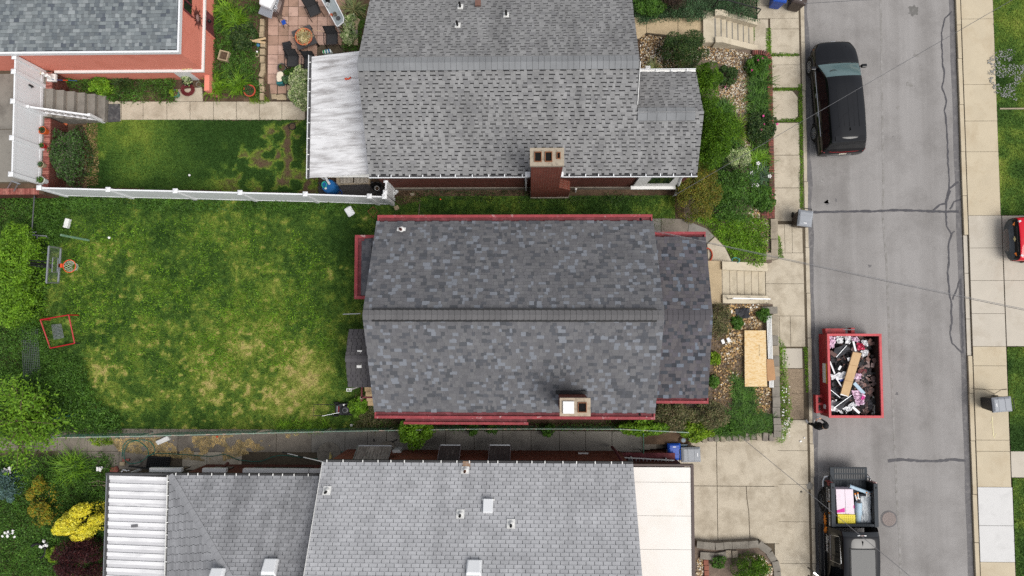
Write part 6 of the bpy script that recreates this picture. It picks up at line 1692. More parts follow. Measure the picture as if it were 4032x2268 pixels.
for sx in (-1, 1):
    for wy in (1.55, -1.47):
        wheel(suv, sx*.86, wy, .385, sx)
        mb = MB(); mb.tube([(sx*.965, wy+.43*math.cos(a), .39+.43*math.sin(a)) for a in np.linspace(-.25, math.pi+.25, 18)], .03, 6)
        part('wheel_arch', mb, m_blackp, suv, local=True)
    part('mirror', MB().ob((sx*1.1,1.22,1.1),(.22,.14,.15)).bar((sx*.93,1.24,1.04),(sx*1.05,1.22,1.06),.06,.05), m_carblack, suv, local=True, bevel=.03)
    part('headlight', MB().ob((sx*.70,2.29,.76),(.2,.12,.08),sx*-.6), m_lens, suv, local=True)
    part('turn_light', MB().ob((sx*.86,2.16,.72),(.05,.1,.06),0), m_amber, suv, local=True)
    part('tail_light', MB().ob((sx*.86,-2.43,.93),(.16,.1,.12),sx*.6), m_lens_red, suv, local=True)
    part('window_trim', MB().tube([(sx*.985,1.2,1.0),(sx*.985,-.6,1.05),(sx*.975,-1.8,1.075)], .013, 5), m_chrome, suv, local=True)
    for wy in (.05,-.78):
        part('door_handle', MB().ob((sx*1.0,wy,.93),(.03,.2,.04)), m_chrome, suv, local=True)
    part('door_seam', MB().box(sx*.975,sx*.99,-.32,-.31,.4,.98), m_black, suv, local=True)
for x in (-.42,-.21,0.0,.21,.42):
    zz = 1.752-abs(x)*.045
    part('roof_rib', MB().box(x-.012,x+.012,-1.6,.05,zz-.02,zz+.014), m_carblack, suv, local=True)
part('spoiler', MB().box(-.62,.62,-2.2,-1.98,1.69,1.715), m_carblack, suv, local=True)
part('antenna', MB().add([(-.03,-1.75,1.73),(.03,-1.75,1.73),(0,-1.55,1.74),(0,-1.78,1.85)], [(0,1,2),(0,3,1),(1,3,2),(2,3,0)]), m_black, suv, local=True)
part('rear_trim', MB().tube([(-.87,-2.44,1.0),(-.5,-2.5,1.0),(0,-2.52,1.0),(.5,-2.5,1.0),(.87,-2.44,1.0)], .016, 5), m_lens_red, suv, local=True)
part('rear_chrome', MB().tube([(-.8,-2.5,.52),(0,-2.57,.5),(.8,-2.5,.52)], .02, 5), m_chrome, suv, local=True)
part('number_plate', MB().box(-.16,.16,-2.575,-2.55,.78,.88), m_plate, suv, local=True)
part('front_badge', MB().box(-.1,.1,2.48,2.52,.72,.76), m_chrome, suv, local=True)
part('hood_crease', MB().tube([(-.42,2.2,1.0),(-.45,1.62,1.085)],.008,4).tube([(.42,2.2,1.0),(.45,1.62,1.085)],.008,4), m_carblack, suv, local=True)
part('wiper', MB().bar((-.5,1.38,1.18),(.1,1.41,1.205),.025,.02).bar((.05,1.38,1.2),(.6,1.39,1.16),.025,.02), m_black, suv, local=True)
part('steering_wheel', MB().tube([(-.38+.17*math.cos(a),.88+.1*math.sin(a),1.47+.02*math.sin(a)) for a in np.linspace(0,6.28,14)],.015,5), m_black, suv, local=True)

# black pickup truck, facing south
pk = thing('pickup_truck', 'black pickup truck with lettering and loaded bed at the bottom', 'truck', (13.6,-9.25,0), rz=math.pi)
# local +y is forward (south). bed from y=-2.72 to -.92
C_ = [(-.86, [(.80,.35),(.96,.45),(1.0,.75),(.985,1.12),(.80,1.62),(.70,1.76),(.36,1.83),(0,1.84)]),
      (-.6, [(.80,.35),(.96,.45),(1.0,.75),(.985,1.14),(.79,1.72),(.70,1.86),(.36,1.92),(0,1.93)]),
      (.2, [(.80,.35),(.96,.45),(1.0,.75),(.985,1.14),(.79,1.74),(.70,1.88),(.36,1.945),(0,1.955)]),
      (1.0, [(.80,.35),(.96,.45),(1.0,.75),(.985,1.14),(.78,1.70),(.69,1.83),(.36,1.90),(0,1.91)]),
      (1.6, [(.80,.35),(.96,.45),(1.0,.75),(.985,1.14),(.9,1.25),(.8,1.3),(.4,1.36),(0,1.37)]),
      (1.8, [(.80,.35),(.96,.45),(1.0,.75),(.985,1.05),(.93,1.18),(.8,1.24),(.4,1.29),(0,1.3)]),
      (2.7, [(.80,.35),(.95,.45),(.98,.75),(.96,1.0),(.9,1.1),(.75,1.16),(.4,1.2),(0,1.21)]),
      (2.95, [(.75,.38),(.88,.45),(.92,.7),(.88,.9),(.8,1.0),(.65,1.04),(.35,1.06),(0,1.06)])]
G_, up_, vp_ = loft(C_, 8, 6)
def pk_cls(u, v, x, y, z):
    if abs(x) > .7 and (y-2.05)**2+(z-.42)**2 < .47**2: return None
    if u < .72 and 4.3 < v and u > .1: return 'rg'
    if 3.15 < u < 3.95 and v > 4.2: return 'ws'
    if .7 < u < 3.5 and 3.1 < v < 3.9 and abs(u-2.05) > .06 and u < 3.15+(3.9-v)*.5: return 'sg'
    return 'body'
loft_parts(pk, G_, up_, vp_, pk_cls, {'body': ('cab', m_carblack), 'ws': ('windscreen', m_wind), 'rg': ('rear_window', m_sideglass), 'sg': ('side_window', m_sideglass)})
part('cab_back', MB().box(-.97,.97,-.9,-.84,.4,1.14), m_carblack, pk, local=True)
m_bedliner = mat('bed_liner', '3b4045', .06, 8, .75)
by0, by1 = -2.72, -.93
mb = MB()
for s in (-1,1):
    mb.add([(s*.80,by0,.4),(s*.99,by0,.5),(s*1.0,by0,.8),(s*.985,by0,1.28),(s*.80,by0,1.28),(s*.80,by1,.4),(s*.99,by1,.5),(s*1.0,by1,.8),(s*.985,by1,1.28),(s*.80,by1,1.28)], [(0,1,2,3,4),(9,8,7,6,5),(0,5,6,1),(1,6,7,2),(2,7,8,3),(3,8,9,4),(4,9,5,0)])
bed = part('bed_side', mb, m_carblack, pk, local=True, bevel=.02)
part('bed_floor', MB().box(-.8,.8,by0,by1,.5,.62), m_bedliner, pk, local=True)
part('bed_front', MB().box(-.8,.8,by1-.1,by1,.62,1.29), m_bedliner, pk, local=True)
for s in (-1,1):
    part('bed_rail', MB().ob((s*.89,(by0+by1)/2,1.295),(.17,by1-by0+.02,.04)), m_bedliner, pk, local=True, bevel=.012)
    part('stake_hole', MB().ob((s*.89,by0+.17,1.317),(.05,.07,.004)), m_hole, pk, local=True)
    part('tail_light', MB().box(s*.84,s*.995,by0-.03,by0+.14,.8,1.2) if s > 0 else MB().box(s*.995,s*.84,by0-.03,by0+.14,.8,1.2), m_lens_red, pk, local=True)
    part('bumper_end', MB().tube([(s*.75,by0-.16,.6),(s*.95,by0-.13,.6),(s*1.01,by0+.05,.6),(s*1.01,by0+.28,.6)], .045, 8), m_chrome, pk, local=True, smooth=True)
    wheel(pk, s*.88, by0+.92, .42, s, .28, 6, m_rimdk)
    wheel(pk, s*.88, 2.05, .42, s, .28, 6, m_rimdk)
    part('wheel_arch', MB().tube([(s*.985, by0+.92+.46*math.cos(a), .42+.46*math.sin(a)) for a in np.linspace(-.2, math.pi+.2, 18)], .045, 6), m_blackp, pk, local=True)
    part('running_board', MB().box(min(s*1.0,s*1.16),max(s*1.0,s*1.16),-.8,1.5,.38,.46), m_blackp, pk, local=True)
for i in range(11):
    part('floor_rib', MB().box(-.72+.14*i,-.66+.14*i,by0+.02,by1-.12,.62,.635), m_bedliner, pk, local=True)
part('bumper', MB().box(-.76,.76,by0-.2,by0-.06,.5,.68), m_blackp, pk, local=True)
tg = part('tailgate', MB().box(-.79,.79,by0-.58,by0-.03,.72,.8), m_bedliner, pk, local=True, bevel=.02)
for r_ in (0,1):
    for i in range(13):
        part('tailgate_rib', MB().box(-.66+.1*i,-.60+.1*i,by0-.30+.0-.24*r_+.02,by0-.10-.24*r_+.0,.8,.815), m_blackp, tg, local=True)
part('tailgate_cable', MB().tube([(.8,by0-.3,.78),(.82,by0-.02,1.2)],.012,5).tube([(-.8,by0-.3,.78),(-.82,by0-.02,1.2)],.012,5), m_black, pk, local=True)
part('sunroof', MB().box(-.5,.5,-.2,.95,1.93,1.962), (lambda t: (t.bsdf(lin('23282c'), .1, 0, .2), t.mat)[1])(NT('sunroof_glass')), pk, local=True, bevel=.02)
part('sunroof_seal', MB().box(-.53,.53,-.23,.98,1.9,1.952), m_black, pk, local=True)
part('roof_fin', MB().add([(-.03,-.5,1.93),(.03,-.5,1.93),(0,-.28,1.94),(0,-.54,2.03)], [(0,1,2),(0,3,1),(1,3,2),(2,3,0)]), m_black, pk, local=True)
part('brake_light', MB().box(-.08,.08,-.74,-.7,1.86,1.9), m_lens_red, pk, local=True)
part('cargo_light', MB().box(.09,.18,-.74,-.7,1.86,1.9).box(-.18,-.09,-.74,-.7,1.86,1.9), m_lens, pk, local=True)
part('window_trim', MB().tube([(.83,-.62,1.64),(.985,-.55,1.15),(.99,.5,1.15),(.8,.5,1.7)],.016,5).tube([(.8,-.6,1.66),(.795,.45,1.72)],.014,5), m_chrome, pk, local=True)
part('door_handle', MB().box(1.0,1.03,-.45,-.25,1.0,1.05), m_chrome, pk, local=True)
# open front door on the pavement side
dr = part('door', MB().ob((1.36,1.28,.85),(.92,.07,.7),R_(-38)), m_carblack, pk, local=True, bevel=.02)
part('door_window', MB().ob((1.33,1.25,1.42),(.78,.04,.45),R_(-38)), m_sideglass, dr, local=True)
part('door_trim', MB().ob((1.36,1.26,1.205),(.9,.085,.03),R_(-38)), m_chrome, dr, local=True)
part('door_mirror', MB().ob((1.85,1.25,1.25),(.28,.14,.3),R_(-38)), m_blackp, dr, local=True, bevel=.03)
part('seat', MB().box(.15,.75,.95,1.35,.7,1.0).box(.15,.75,.85,1.0,1.0,1.5), m_lens, pk, local=True, bevel=.05)
# lettering on the west side (local +x side): reads towards local -y .. front
def text_mesh(body, size, mt, parent, org, right, upv, name='lettering', shear=0.0, bold=0.0, sx=1.0):
    cu = bpy.data.curves.new('txt', 'FONT'); cu.body = body; cu.size = size; cu.extrude = .002; cu.shear = shear; cu.offset = bold; cu.resolution_u = 3
    ob = bpy.data.objects.new('txt', cu); COL.objects.link(ob)
    dg = bpy.context.evaluated_depsgraph_get(); dg.update()
    me = bpy.data.meshes.new_from_object(ob.evaluated_get(dg)); bpy.data.objects.remove(ob)
    r, u = Vector(right).normalized(), Vector(upv).normalized(); n = r.cross(u); o_ = Vector(org)
    me.transform(Matrix(((r.x*sx,u.x,n.x,o_.x),(r.y*sx,u.y,n.y,o_.y),(r.z*sx,u.z,n.z,o_.z),(0,0,0,1))))
    me.materials.clear(); me.materials.append(mt); me.name = name
    return put(bpy.data.objects.new(name, me), parent)
m_letter = mat('white_letter', 'f5f5f5', 0, 1, .5); m_orl = mat('orange_letter', 'f0902a', 0, 1, .5)
XS = 1.004
text_mesh('ROOFING', .165, m_letter, pk, (XS,-2.46,1.10), (0,1,-.0), (-.035,0,1), bold=.004, sx=.68)
text_mesh('|', .165, m_orl, pk, (XS,-1.96,1.10), (0,1,0), (-.035,0,1), bold=.004)
text_mesh('SIDING', .165, m_letter, pk, (XS,-1.88,1.10), (0,1,0), (-.035,0,1), bold=.004, sx=.68)
text_mesh('|', .165, m_orl, pk, (XS,-1.47,1.10), (0,1,0), (-.035,0,1), bold=.004)
text_mesh('GUTTERS', .165, m_letter, pk, (XS,-1.4,1.10), (0,1,0), (-.035,0,1), bold=.004, sx=.68)
text_mesh('412.212.6973', .15, m_letter, pk, (XS+.008,-2.5,.93), (0,1,0), (-.03,0,1), sx=.75)
text_mesh('HELIOS', .24, m_letter, pk, (XS+.012,-.5,.80), (0,1,0), (0,0,1), shear=.3, bold=.004, sx=.92)
def spiky(org, R1, R2, n, mt, name, a0=0, a1=6.283):
    mb = MB(); v = []; o_ = Vector(org)
    for i in range(2*n):
        a = a0+(a1-a0)*i/(2*n-1); r = R1 if i % 2 else R2
        v.append(o_+Vector((0, r*math.cos(a), r*math.sin(a))))
    mb.add([o_]+v, [(0,i+1,i+2) for i in range(2*n-1)])
    return part(name, mb, mt, pk, local=True)
spiky((XS+.012,-1.06,.58), .2, .36, 7, m_orl, 'sunburst_emblem', .3, 2.9)
spiky((XS+.012,-.74,.68), .16, .28, 6, m_orl, 'sunburst_emblem', -.6, 2.0)

# load in the bed (world placing)
def W_(a, b, z): return W('Q', a, b, z)
def crate_poly(t, pts, z0, z1):
    return MB().prism([W(t,a,b,z1) for a,b in pts], z0, None)
m_pinkbox = mat('pink_white_box', 'efe0ea', .04, 5, .7, stain='d8a6c8', stain_scale=6, stain_at=(.62,.7)); m_magenta = mat('magenta_print', 'd93aa0', .1, 15, .7)
bx = thing('shingle_box', 'pale pink carton in the truck bed nearest the lettering', 'carton', W_(435,480,.64), 'pale pink cartons in the truck bed')
part('carton', crate_poly('Q', [(368,318),(482,320),(495,640),(385,640)], .64, 1.12), m_pinkbox, bx)
part('print', crate_poly('Q', [(384,592),(484,560),(486,618),(384,625)], 1.12, 1.124), m_magenta, bx)
bx = thing('shingle_box', 'pale pink carton beside the house wrap rolls in the truck bed', 'carton', W_(545,480,.64), 'pale pink cartons in the truck bed')
part('carton', crate_poly('Q', [(486,320),(590,320),(612,648),(500,640)], .64, 1.12), m_pinkbox, bx)
part('print', crate_poly('Q', [(596,530),(608,530),(608,568),(597,568)], 1.12, 1.124), m_magenta, bx)
m_yellow = mat('yellow_plastic', 'e8d413', .05, 5, .45)
tt = thing('storage_tote', 'yellow lidded storage tote in the truck bed', 'tote', W_(508,720,.64))
part('body', crate_poly('Q', [(402,658),(615,658),(618,788),(404,788)], .64, 1.1), m_yellow, tt)
lid = part('lid', crate_poly('Q', [(390,645),(622,650),(626,798),(398,798)], 1.1, 1.16), m_yellow, tt, bevel=.02)
for i in range(7):
    for j in range(4):
        q = W_(425+i*28, 675+j*32, 1.16); part('lid_boss', MB().lathe((q.x,q.y,1.16), [(.035,0),(.028,.012),(0,.014)], 6), m_yellow, lid)
m_wrap = mat('blue_wrap', 'b3cbdc', .06, 5, .6); m_grey_sheet = mat('grey_sheet', 'c6cbcf', .05, 4, .6, bump=.4, bscale=6)
def roll(name, lab, cat, a, b, r, mt, grp=None):
    t = thing(name, lab, cat, ((a+b)/2), grp)
    part('roll', MB().tube([a, b], r, 16), mt, t, smooth=True)
    d = (a-b).normalized(); part('core', MB().tube([a, a+d*.01], r*.45, 10), m_woodlt, t)
roll('wrap_roll', 'light blue roll lying across the tailgate end of the truck bed', 'roll', W_(545,278,.95), W_(830,380,.95), .075, m_wrap, 'light blue rolls')
roll('wrap_roll', 'light blue roll standing along the grey sheet in the truck bed', 'roll', W_(665,490,.95), W_(655,770,.85), .14, m_wrap, 'light blue rolls')
mb = MB(); pts = [(692,412),(848,405),(852,798),(688,790)]
g = 8; P4 = [W_(*p, 1.0) for p in pts]; vs = []
for i in range(g+1):
    for j in range(g+1):
        q = P4[0].lerp(P4[1],j/g).lerp(P4[3].lerp(P4[2],j/g), i/g); vs.append((q.x,q.y,1.0+.03*math.sin(i*1.9+j*2.3)+.02*math.sin(j*3.1-i)))
mb.add(vs, [(i*(g+1)+j,i*(g+1)+j+1,(i+1)*(g+1)+j+1,(i+1)*(g+1)+j) for i in range(g) for j in range(g)])
mb.prism([(p.x,p.y) for p in P4], .64, .96)
solo('wrapped_panel', mb, m_grey_sheet, 'pale grey wrapped panel in the truck bed beside the far rail', 'panel')
tl = thing('caulk_tubes', 'white and orange caulking guns between the rolls in the truck bed', 'tools', W_(640,420,.8))
for a, b in (((615,370),(640,460)),((650,360),(662,440)),((640,430),(680,445)),((768,355),(770,410)),((806,370),(795,412))):
    pa, pb = W_(*a,1.02), W_(*b,1.0); part('tube', MB().tube([pa,pb],.03,8), m_whitep, tl); part('nozzle', MB().tube([pa,pa.lerp(pb,.22)],.034,8), m_orl, tl)

# red pickup nose at the right edge, facing west
rc = thing('parked_car', 'red pickup with grey bumper at the right edge', 'car', (W('Z',425,650,.5).x, W('Z',560,705,.5).y,WALK), rz=R_(91.5))
# local +y forward = west ; origin at the front bumper
S = [(0.0, [(.25,.30),(.42,.34),(.5,.5),(.48,.58),(.42,.62),(.3,.64),(.15,.65),(0,.65)]),
     (-.04, [(.45,.26),(.62,.34),(.68,.5),(.66,.6),(.6,.66),(.42,.68),(.2,.69),(0,.69)]),
     (-.12, [(.68,.26),(.80,.34),(.85,.52),(.84,.66),(.80,.76),(.66,.80),(.33,.82),(0,.82)]),
     (-.2, [(.74,.26),(.86,.36),(.9,.58),(.89,.78),(.84,.92),(.68,.99),(.34,1.01),(0,1.02)]),
     (-.3, [(.8,.26),(.91,.36),(.94,.62),(.93,.86),(.87,.99),(.68,1.05),(.34,1.08),(0,1.09)]),
     (-1.7, [(.82,.26),(.95,.36),(.985,.64),(.97,.95),(.92,1.08),(.72,1.14),(.36,1.18),(0,1.19)]),
     (-2.5, [(.82,.26),(.95,.36),(.985,.64),(.97,1.05),(.77,1.6),(.68,1.72),(.36,1.78),(0,1.79)]),
     (-4.2, [(.82,.26),(.95,.36),(.985,.64),(.97,1.05),(.77,1.62),(.68,1.74),(.36,1.8),(0,1.81)])]
G_, up_, vp_ = loft(S, 8, 6)
def rc_cls(u, v, x, y, z):
    if abs(x) > .7 and (y+1.0)**2+(z-.4)**2 < .45**2: return None
    if u < 1.9: return 'bump'
    if u < 3.25 and v < 3.2: return 'bump'
    if u < 3.45: return 'gr'
    if 5.1 < u < 5.95 and v > 4.2: return 'ws'
    if u > 5.3 and 3.1 < v < 3.9: return 'sg'
    return 'body'
loft_parts(rc, G_, up_, vp_, rc_cls, {'body': ('body', m_carred), 'bump': ('bumper', m_bumper), 'gr': ('grille', m_grille), 'ws': ('windscreen', m_wind), 'sg': ('side_window', m_sideglass)})
for s in (-1,1):
    wheel(rc, s*.86, -1.0, .39, s)
    part('turn_light', MB().bar((s*.6,-.1,.82),(s*.88,-.26,.84),.06,.06), m_amber, rc, local=True)
    part('headlight', MB().ob((s*.68,-.27,1.0),(.2,.1,.08),s*.3), m_lens, rc, local=True)
part('grille_bar', MB().box(-.55,.55,-.2,-.15,.93,.96), m_blackp, rc, local=True)
part('emblem', MB().add([(x,-.1-y*.6,.85+y*.9) for x,y in ((-.11,-.02),(-.035,-.02),(-.035,-.045),(.045,-.045),(.035,-.02),(.11,-.02),(.1,.02),(.035,.02),(.035,.045),(-.045,.045),(-.035,.02),(-.1,.02))]+[], [tuple(range(12))]), mat('gold_emblem', 'd9c690', .05, 5, .3, metal=.4), rc, local=True)
# ------------------------------------------------------------------ dumpster
m_dred = mat('dumpster_red', 'b52a30', .12, 3, .5, stain='7d2226', stain_scale=3, speck='c97b78', speck_scale=20, speck_at=(.68,.74)); m_drim = mat('dumpster_rim', 'c94f54', .12, 4, .55, stain='b03339', stain_scale=5, speck='8a5a50', speck_scale=18, speck_at=(.66,.72))
m_drust = mat('dumpster_inside', '4a332b', .25, 4, .8, stain='2b211e', stain_scale=1.6)
DX0, DX1, DY0, DY1, DZ = 12.68, 14.98, -3.81, -.24, 1.15
dm = thing('dumpster', 'open red roll-off dumpster full of roofing debris in the street', 'dumpster', ((DX0+DX1)/2,(DY0+DY1)/2,0))
t_ = .06
part('side_wall', MB().box(DX0+.02,DX0+t_,DY0+.02,DY1-.02,.2,DZ-.08), m_dred, dm); part('side_wall', MB().box(DX1-t_,DX1-.02,DY0+.02,DY1-.02,.2,DZ-.08), m_dred, dm)
part('end_wall', MB().box(DX0+t_,DX1-t_,DY1-t_,DY1-.02,.2,DZ-.08), m_dred, dm); part('end_wall', MB().box(DX0+t_,DX1-t_,DY0+.02,DY0+t_,.2,DZ-.08), m_dred, dm)
mb = MB(); q = .062; 
mb.box(DX0+q,DX0+q+.01,DY0+q,DY1-q,.25,DZ-.1); mb.box(DX1-q-.01,DX1-q,DY0+q,DY1-q,.25,DZ-.1); mb.box(DX0+q+.01,DX1-q-.01,DY1-q-.01,DY1-q,.25,DZ-.1); mb.box(DX0+q+.01,DX1-q-.01,DY0+q,DY0+q+.01,.25,DZ-.1); mb.box(DX0+q,DX1-q,DY0+q,DY1-q,.2,.25)
part('lining', mb, m_drust, dm)
for x0, x1, y0, y1 in ((DX0,DX0+.1,DY0,DY1),(DX1-.1,DX1,DY0,DY1),(DX0+.1,DX1-.1,DY1-.1,DY1),(DX0+.1,DX1-.1,DY0,DY0+.1)):
    part('rim', MB().box(x0,x1,y0,y1,DZ-.1,DZ), m_drim, dm)
part('base_rail', MB().box(DX0+.3,DX0+.4,DY0,DY1,.06,.2).box(DX1-.4,DX1-.3,DY0,DY1,.06,.2), m_dred, dm)
for x in (DX0+.35,DX1-.35):
    for yy in (DY0+.25,DY1-.25):
        part('roller', MB().tube([(x-.08,yy,.09),(x+.08,yy,.09)], .088, 14), m_black, dm)
m = MB().box(DX0+.1,DX0+.95,DY1,DY1+.22,.4,.75).box(DX0+1.2,DX0+1.35,DY1,DY1+.25,.4,.75)
part('hook_frame', m, m_dred, dm); part('hook_bar', MB().tube([(DX0+.85,DY1+.17,.75),(DX0+1.35,DY1+.17,.75)], .02, 6), m_metal, dm)
m = MB(); 
for yy in (-3.62,-3.28,-2.95): m.box(DX0-.3,DX0,yy-.05,yy+.05,.5,.62)
m.box(DX0-.36,DX0-.26,-3.67,-2.9,.42,.7); part('door_hinge', m, m_dred, dm)
sg = part('warning_sign', MB().box(DX0-.012,DX0+.019,W('U',345,500,1.0).y-.83,W('U',345,500,1.0).y,.62,.95), m_letter, dm)
part('sign_stripe', MB().box(DX0-.014,DX0+.018,W('U',345,500,1.0).y-.86,W('U',345,500,1.0).y+.0,.95,1.02), mat('sign_yellow', 'e0a21c', .05, 8, .6), sg)
part('placard', MB().box(DX0-.012,DX0+.019,W('U',322,1090,.9).y,W('U',322,1035,.9).y,.62,.8), m_letter, dm)
# debris: heap of torn shingles below, countable pieces on top
mb = MB(); rg = random.Random(3); cols_d = [mat('scrap_%d' % i, c, .2, 8, .9) for i, c in enumerate(('2e2c2d','3b3a3c','6e5550','8a6c64','5a4a48','a08a86','222122','4a4548'))]
# heap surface
def heap(x, y): return .7+.22*math.sin((x-DX0)*1.3)*math.sin((y-DY0)*.9)-.22*max(0,(x-DX0-1.5))
for i in range(1500):
    x = rg.uniform(DX0+.12,DX1-.14); y = rg.uniform(DY0+.14,DY1-.14)
    if x > DX0+1.78 and rg.random() < .85: continue
    z = heap(x,y)+rg.uniform(-.12,.06); w, l = rg.uniform(.08,.3), rg.uniform(.06,.2)
    R3 = (Matrix.Rotation(rg.uniform(0,6.28),3,'Z') @ Matrix.Rotation(rg.uniform(-.6,.6),3,'X') @ Matrix.Rotation(rg.uniform(-.5,.5),3,'Y'))
    right = x > DX0+1.2
    mb.ob((x,y,z),(w,l,.012),m=rg.choice((2,3,4,0,1,5,6,0)) if right else rg.choice((0,1,6,7,0,1,6,2)),mat=R3)
mb.box(DX0+.1,DX0+1.6,DY0+.12,DY1-.12,.26,.4,6)
solo('shingle_scraps', mb, cols_d, 'heap of torn dark and brown shingles inside the red dumpster', 'debris', kind='stuff')
def crumple(lab, pts, z, mt, amp=.06, g=7, cat='plastic sheet', name='plastic_sheet', grp='crumpled sheets in the dumpster', seed=0):
    rg = random.Random(seed); P4 = [W('U',*p,z) for p in pts]; vs = []
    for i in range(g+1):
        for j in range(g+1):
            q = P4[0].lerp(P4[1],j/g).lerp(P4[3].lerp(P4[2],j/g), i/g); e = (i in (0,g)) or (j in (0,g))
            vs.append((q.x+rg.uniform(-.03,.03),q.y+rg.uniform(-.03,.03),z+rg.uniform(-amp,amp)*(.8 if e else 1)))
    f = [(i*(g+1)+j,i*(g+1)+j+1,(i+1)*(g+1)+j+1,(i+1)*(g+1)+j) for i in range(g) for j in range(g) if rg.random() > .04]
    return solo(name, MB().add(vs,f), mt, lab, cat, grp)
m_wfilm = mat('white_film', 'f0f0f2', .05, 6, .4); m_pfilm = mat('pink_film', 'ecc6df', .1, 5, .4, stain='f4eef4', stain_scale=6); m_bfilm = mat('black_felt', '333338', .15, 6, .7, stain='4a4a50', stain_scale=3); m_mfilm = mat('magenta_film', 'd94a9c', .15, 8, .4)
crumple('pink and white crumpled wrapper in the upper left corner of the dumpster', [(370,150),(470,140),(440,300),(375,300)], .98, m_pfilm, seed=1)
crumple('white crumpled film at the upper end of the dumpster', [(470,150),(570,135),(560,230),(480,240)], .98, m_wfilm, seed=2)
crumple('white torn film right of centre at the upper end of the dumpster', [(575,140),(660,135),(660,240),(590,240)], .95, m_wfilm, seed=3)
crumple('pink wrapper at the upper edge of the dumpster', [(650,150),(750,150),(780,225),(690,215)], .92, m_pfilm, seed=4)
crumple('magenta bag beside the white strip in the dumpster', [(735,230),(825,240),(835,320),(745,325)], 1.0, mat('red_pink_bag', 'e04a6a', .15, 8, .4), .09, seed=5, name='plastic_bag', cat='bag')
crumple('white wrapper right of the magenta bag in the dumpster', [(785,195),(870,190),(880,270),(830,280)], .93, m_wfilm, seed=6)
crumple('white crumpled wrapper below the magenta bag', [(790,330),(885,320),(870,400),(810,420)], .95, m_wfilm, seed=7)
crumple('large white torn sheet left of the cardboard strip', [(400,640),(600,600),(620,690),(410,720)], 1.0, m_wfilm, seed=8)
crumple('pale pink sheet right of the cardboard strip', [(700,600),(800,640),(790,700),(700,745)], .98, m_pfilm, seed=9)
crumple('pink and purple wrapper below the blue strip in the dumpster', [(660,850),(770,830),(850,930),(720,960)], 1.0, m_pfilm, .09, seed=10)
crumple('pink crumpled wrapper at the lower right of the debris', [(710,930),(840,920),(840,1020),(740,1050)], 1.0, m_pfilm, .08, seed=11)
crumple('small magenta wrapper on the pink debris', [(795,925),(840,920),(845,965),(800,970)], 1.08, m_mfilm, .03, 4, seed=12)
crumple('white torn sheet along the bottom left of the dumpster', [(395,980),(470,970),(560,1150),(400,1110)], .95, m_wfilm, seed=13)
crumple('white curled sheet at the bottom of the dumpster', [(560,1080),(690,985),(740,1040),(600,1150)], 1.0, m_wfilm, seed=14)
crumple('dark roofing felt with pale stripe in the upper part of the dumpster', [(430,330),(570,240),(660,310),(490,440)], 1.02, m_bfilm, .02, 4, 'roofing felt', 'roofing_felt', 'pieces of roofing felt', 15)
crumple('dark roofing felt left of the cardboard end', [(385,800),(440,820),(530,950),(400,900)], .98, m_bfilm, .03, 4, 'roofing felt', 'roofing_felt', 'pieces of roofing felt', 16)
crumple('dark roofing felt below the cardboard strip', [(415,1040),(560,930),(680,930),(520,1110)], 1.04, m_bfilm, .02, 4, 'roofing felt', 'roofing_felt', 'pieces of roofing felt', 17)
crumple('torn black felt at the lower right of the dumpster', [(800,1030),(920,960),(950,1070),(880,1120)], .7, m_bfilm, .06, 5, 'roofing felt', 'roofing_felt', 'pieces of roofing felt', 18)
def strip(name, lab, cat, a, b, w, z, mt, grp=None, th=.02, z2=None):
    pa, pb = W('U',*a,z), W('U',*b,z2 or z)
    return solo(name, MB().bar(pa,pb,w,th), mt, lab, cat, grp)
m_card = mat('cardboard', 'cfae84', .06, 4, .85, stain='bd9a70', stain_scale=2)
cb = thing('cardboard_strip', 'long tan cardboard box lying diagonally on top of the dumpster load', 'cardboard', W('U',660,640,1.08))
P4 = [W('U',*p,1.16) for p in ((690,348),(800,365),(630,930),(525,905))]
part('face', MB().prism([(p.x,p.y) for p in P4], 1.06, 1.15), m_card, cb)
for f_ in (.3,.66):
    part('crease', MB().bar(P4[0].lerp(P4[3],f_)+Vector((0,0,-.007)),P4[1].lerp(P4[2],f_)+Vector((0,0,-.007)),.012,.006), mat('crease_%d' % int(f_*100), 'a5855c', .1, 5, .9), cb)
part('end_flap', MB().prism([(p.x,p.y) for p in (P4[3],P4[2],W('U',620,920,1.16),W('U',530,890,1.16))], 1.152, 1.16), m_letter, cb)
for i, (a, b, w, lab) in enumerate((((690,210),(722,340),.08,'white trim strip beside the magenta bag'),((385,470),(450,630),.06,'white trim strip at the left wall of the dumpster'),((470,690),(540,800),.05,'white trim strip left of the cardboard end'),((640,420),(650,460),.2,'white square offcut left of the cardboard top'),((680,1060),(770,1140),.1,'white grooved trim at the bottom of the debris'),((500,580),(530,530),.09,'white bent offcut left of the cardboard strip'))):
    strip('trim_strip', lab, 'trim', a, b, w, 1.04, m_wfilm, 'white trim strips in the dumpster')
strip('wrap_roll', 'flattened light blue roll in the dumpster', 'roll', (700,750), (830,890), .14, 1.0, m_wrap, None, .05)
strip('felt_stripe', 'pale grey strap across the upper felt in the dumpster', 'strap', (470,415), (605,265), .02, 1.07, m_metal)
strip('felt_stripe', 'pale grey strap across the lower felt in the dumpster', 'strap', (440,1075), (665,910), .02, 1.1, m_metal)
strip('felt_stripe', 'pale grey strap on the felt at the left wall', 'strap', (390,835), (520,940), .02, 1.04, m_metal)
strip('blue_wrapper', 'small blue wrapper under the cardboard strip', 'wrapper', (515,718), (570,708), .09, .98, m_blue)
strip('metal_flashing', 'folded red metal flashing in the dumpster', 'flashing', (750,600), (860,590), .13, .95, m_redrust, None, .05)
strip('brick', 'brown brick slab lying at the upper left of the debris', 'brick', (385,345), (465,400), .16, 1.05, cols_d[2], None, .06)
mb = MB()
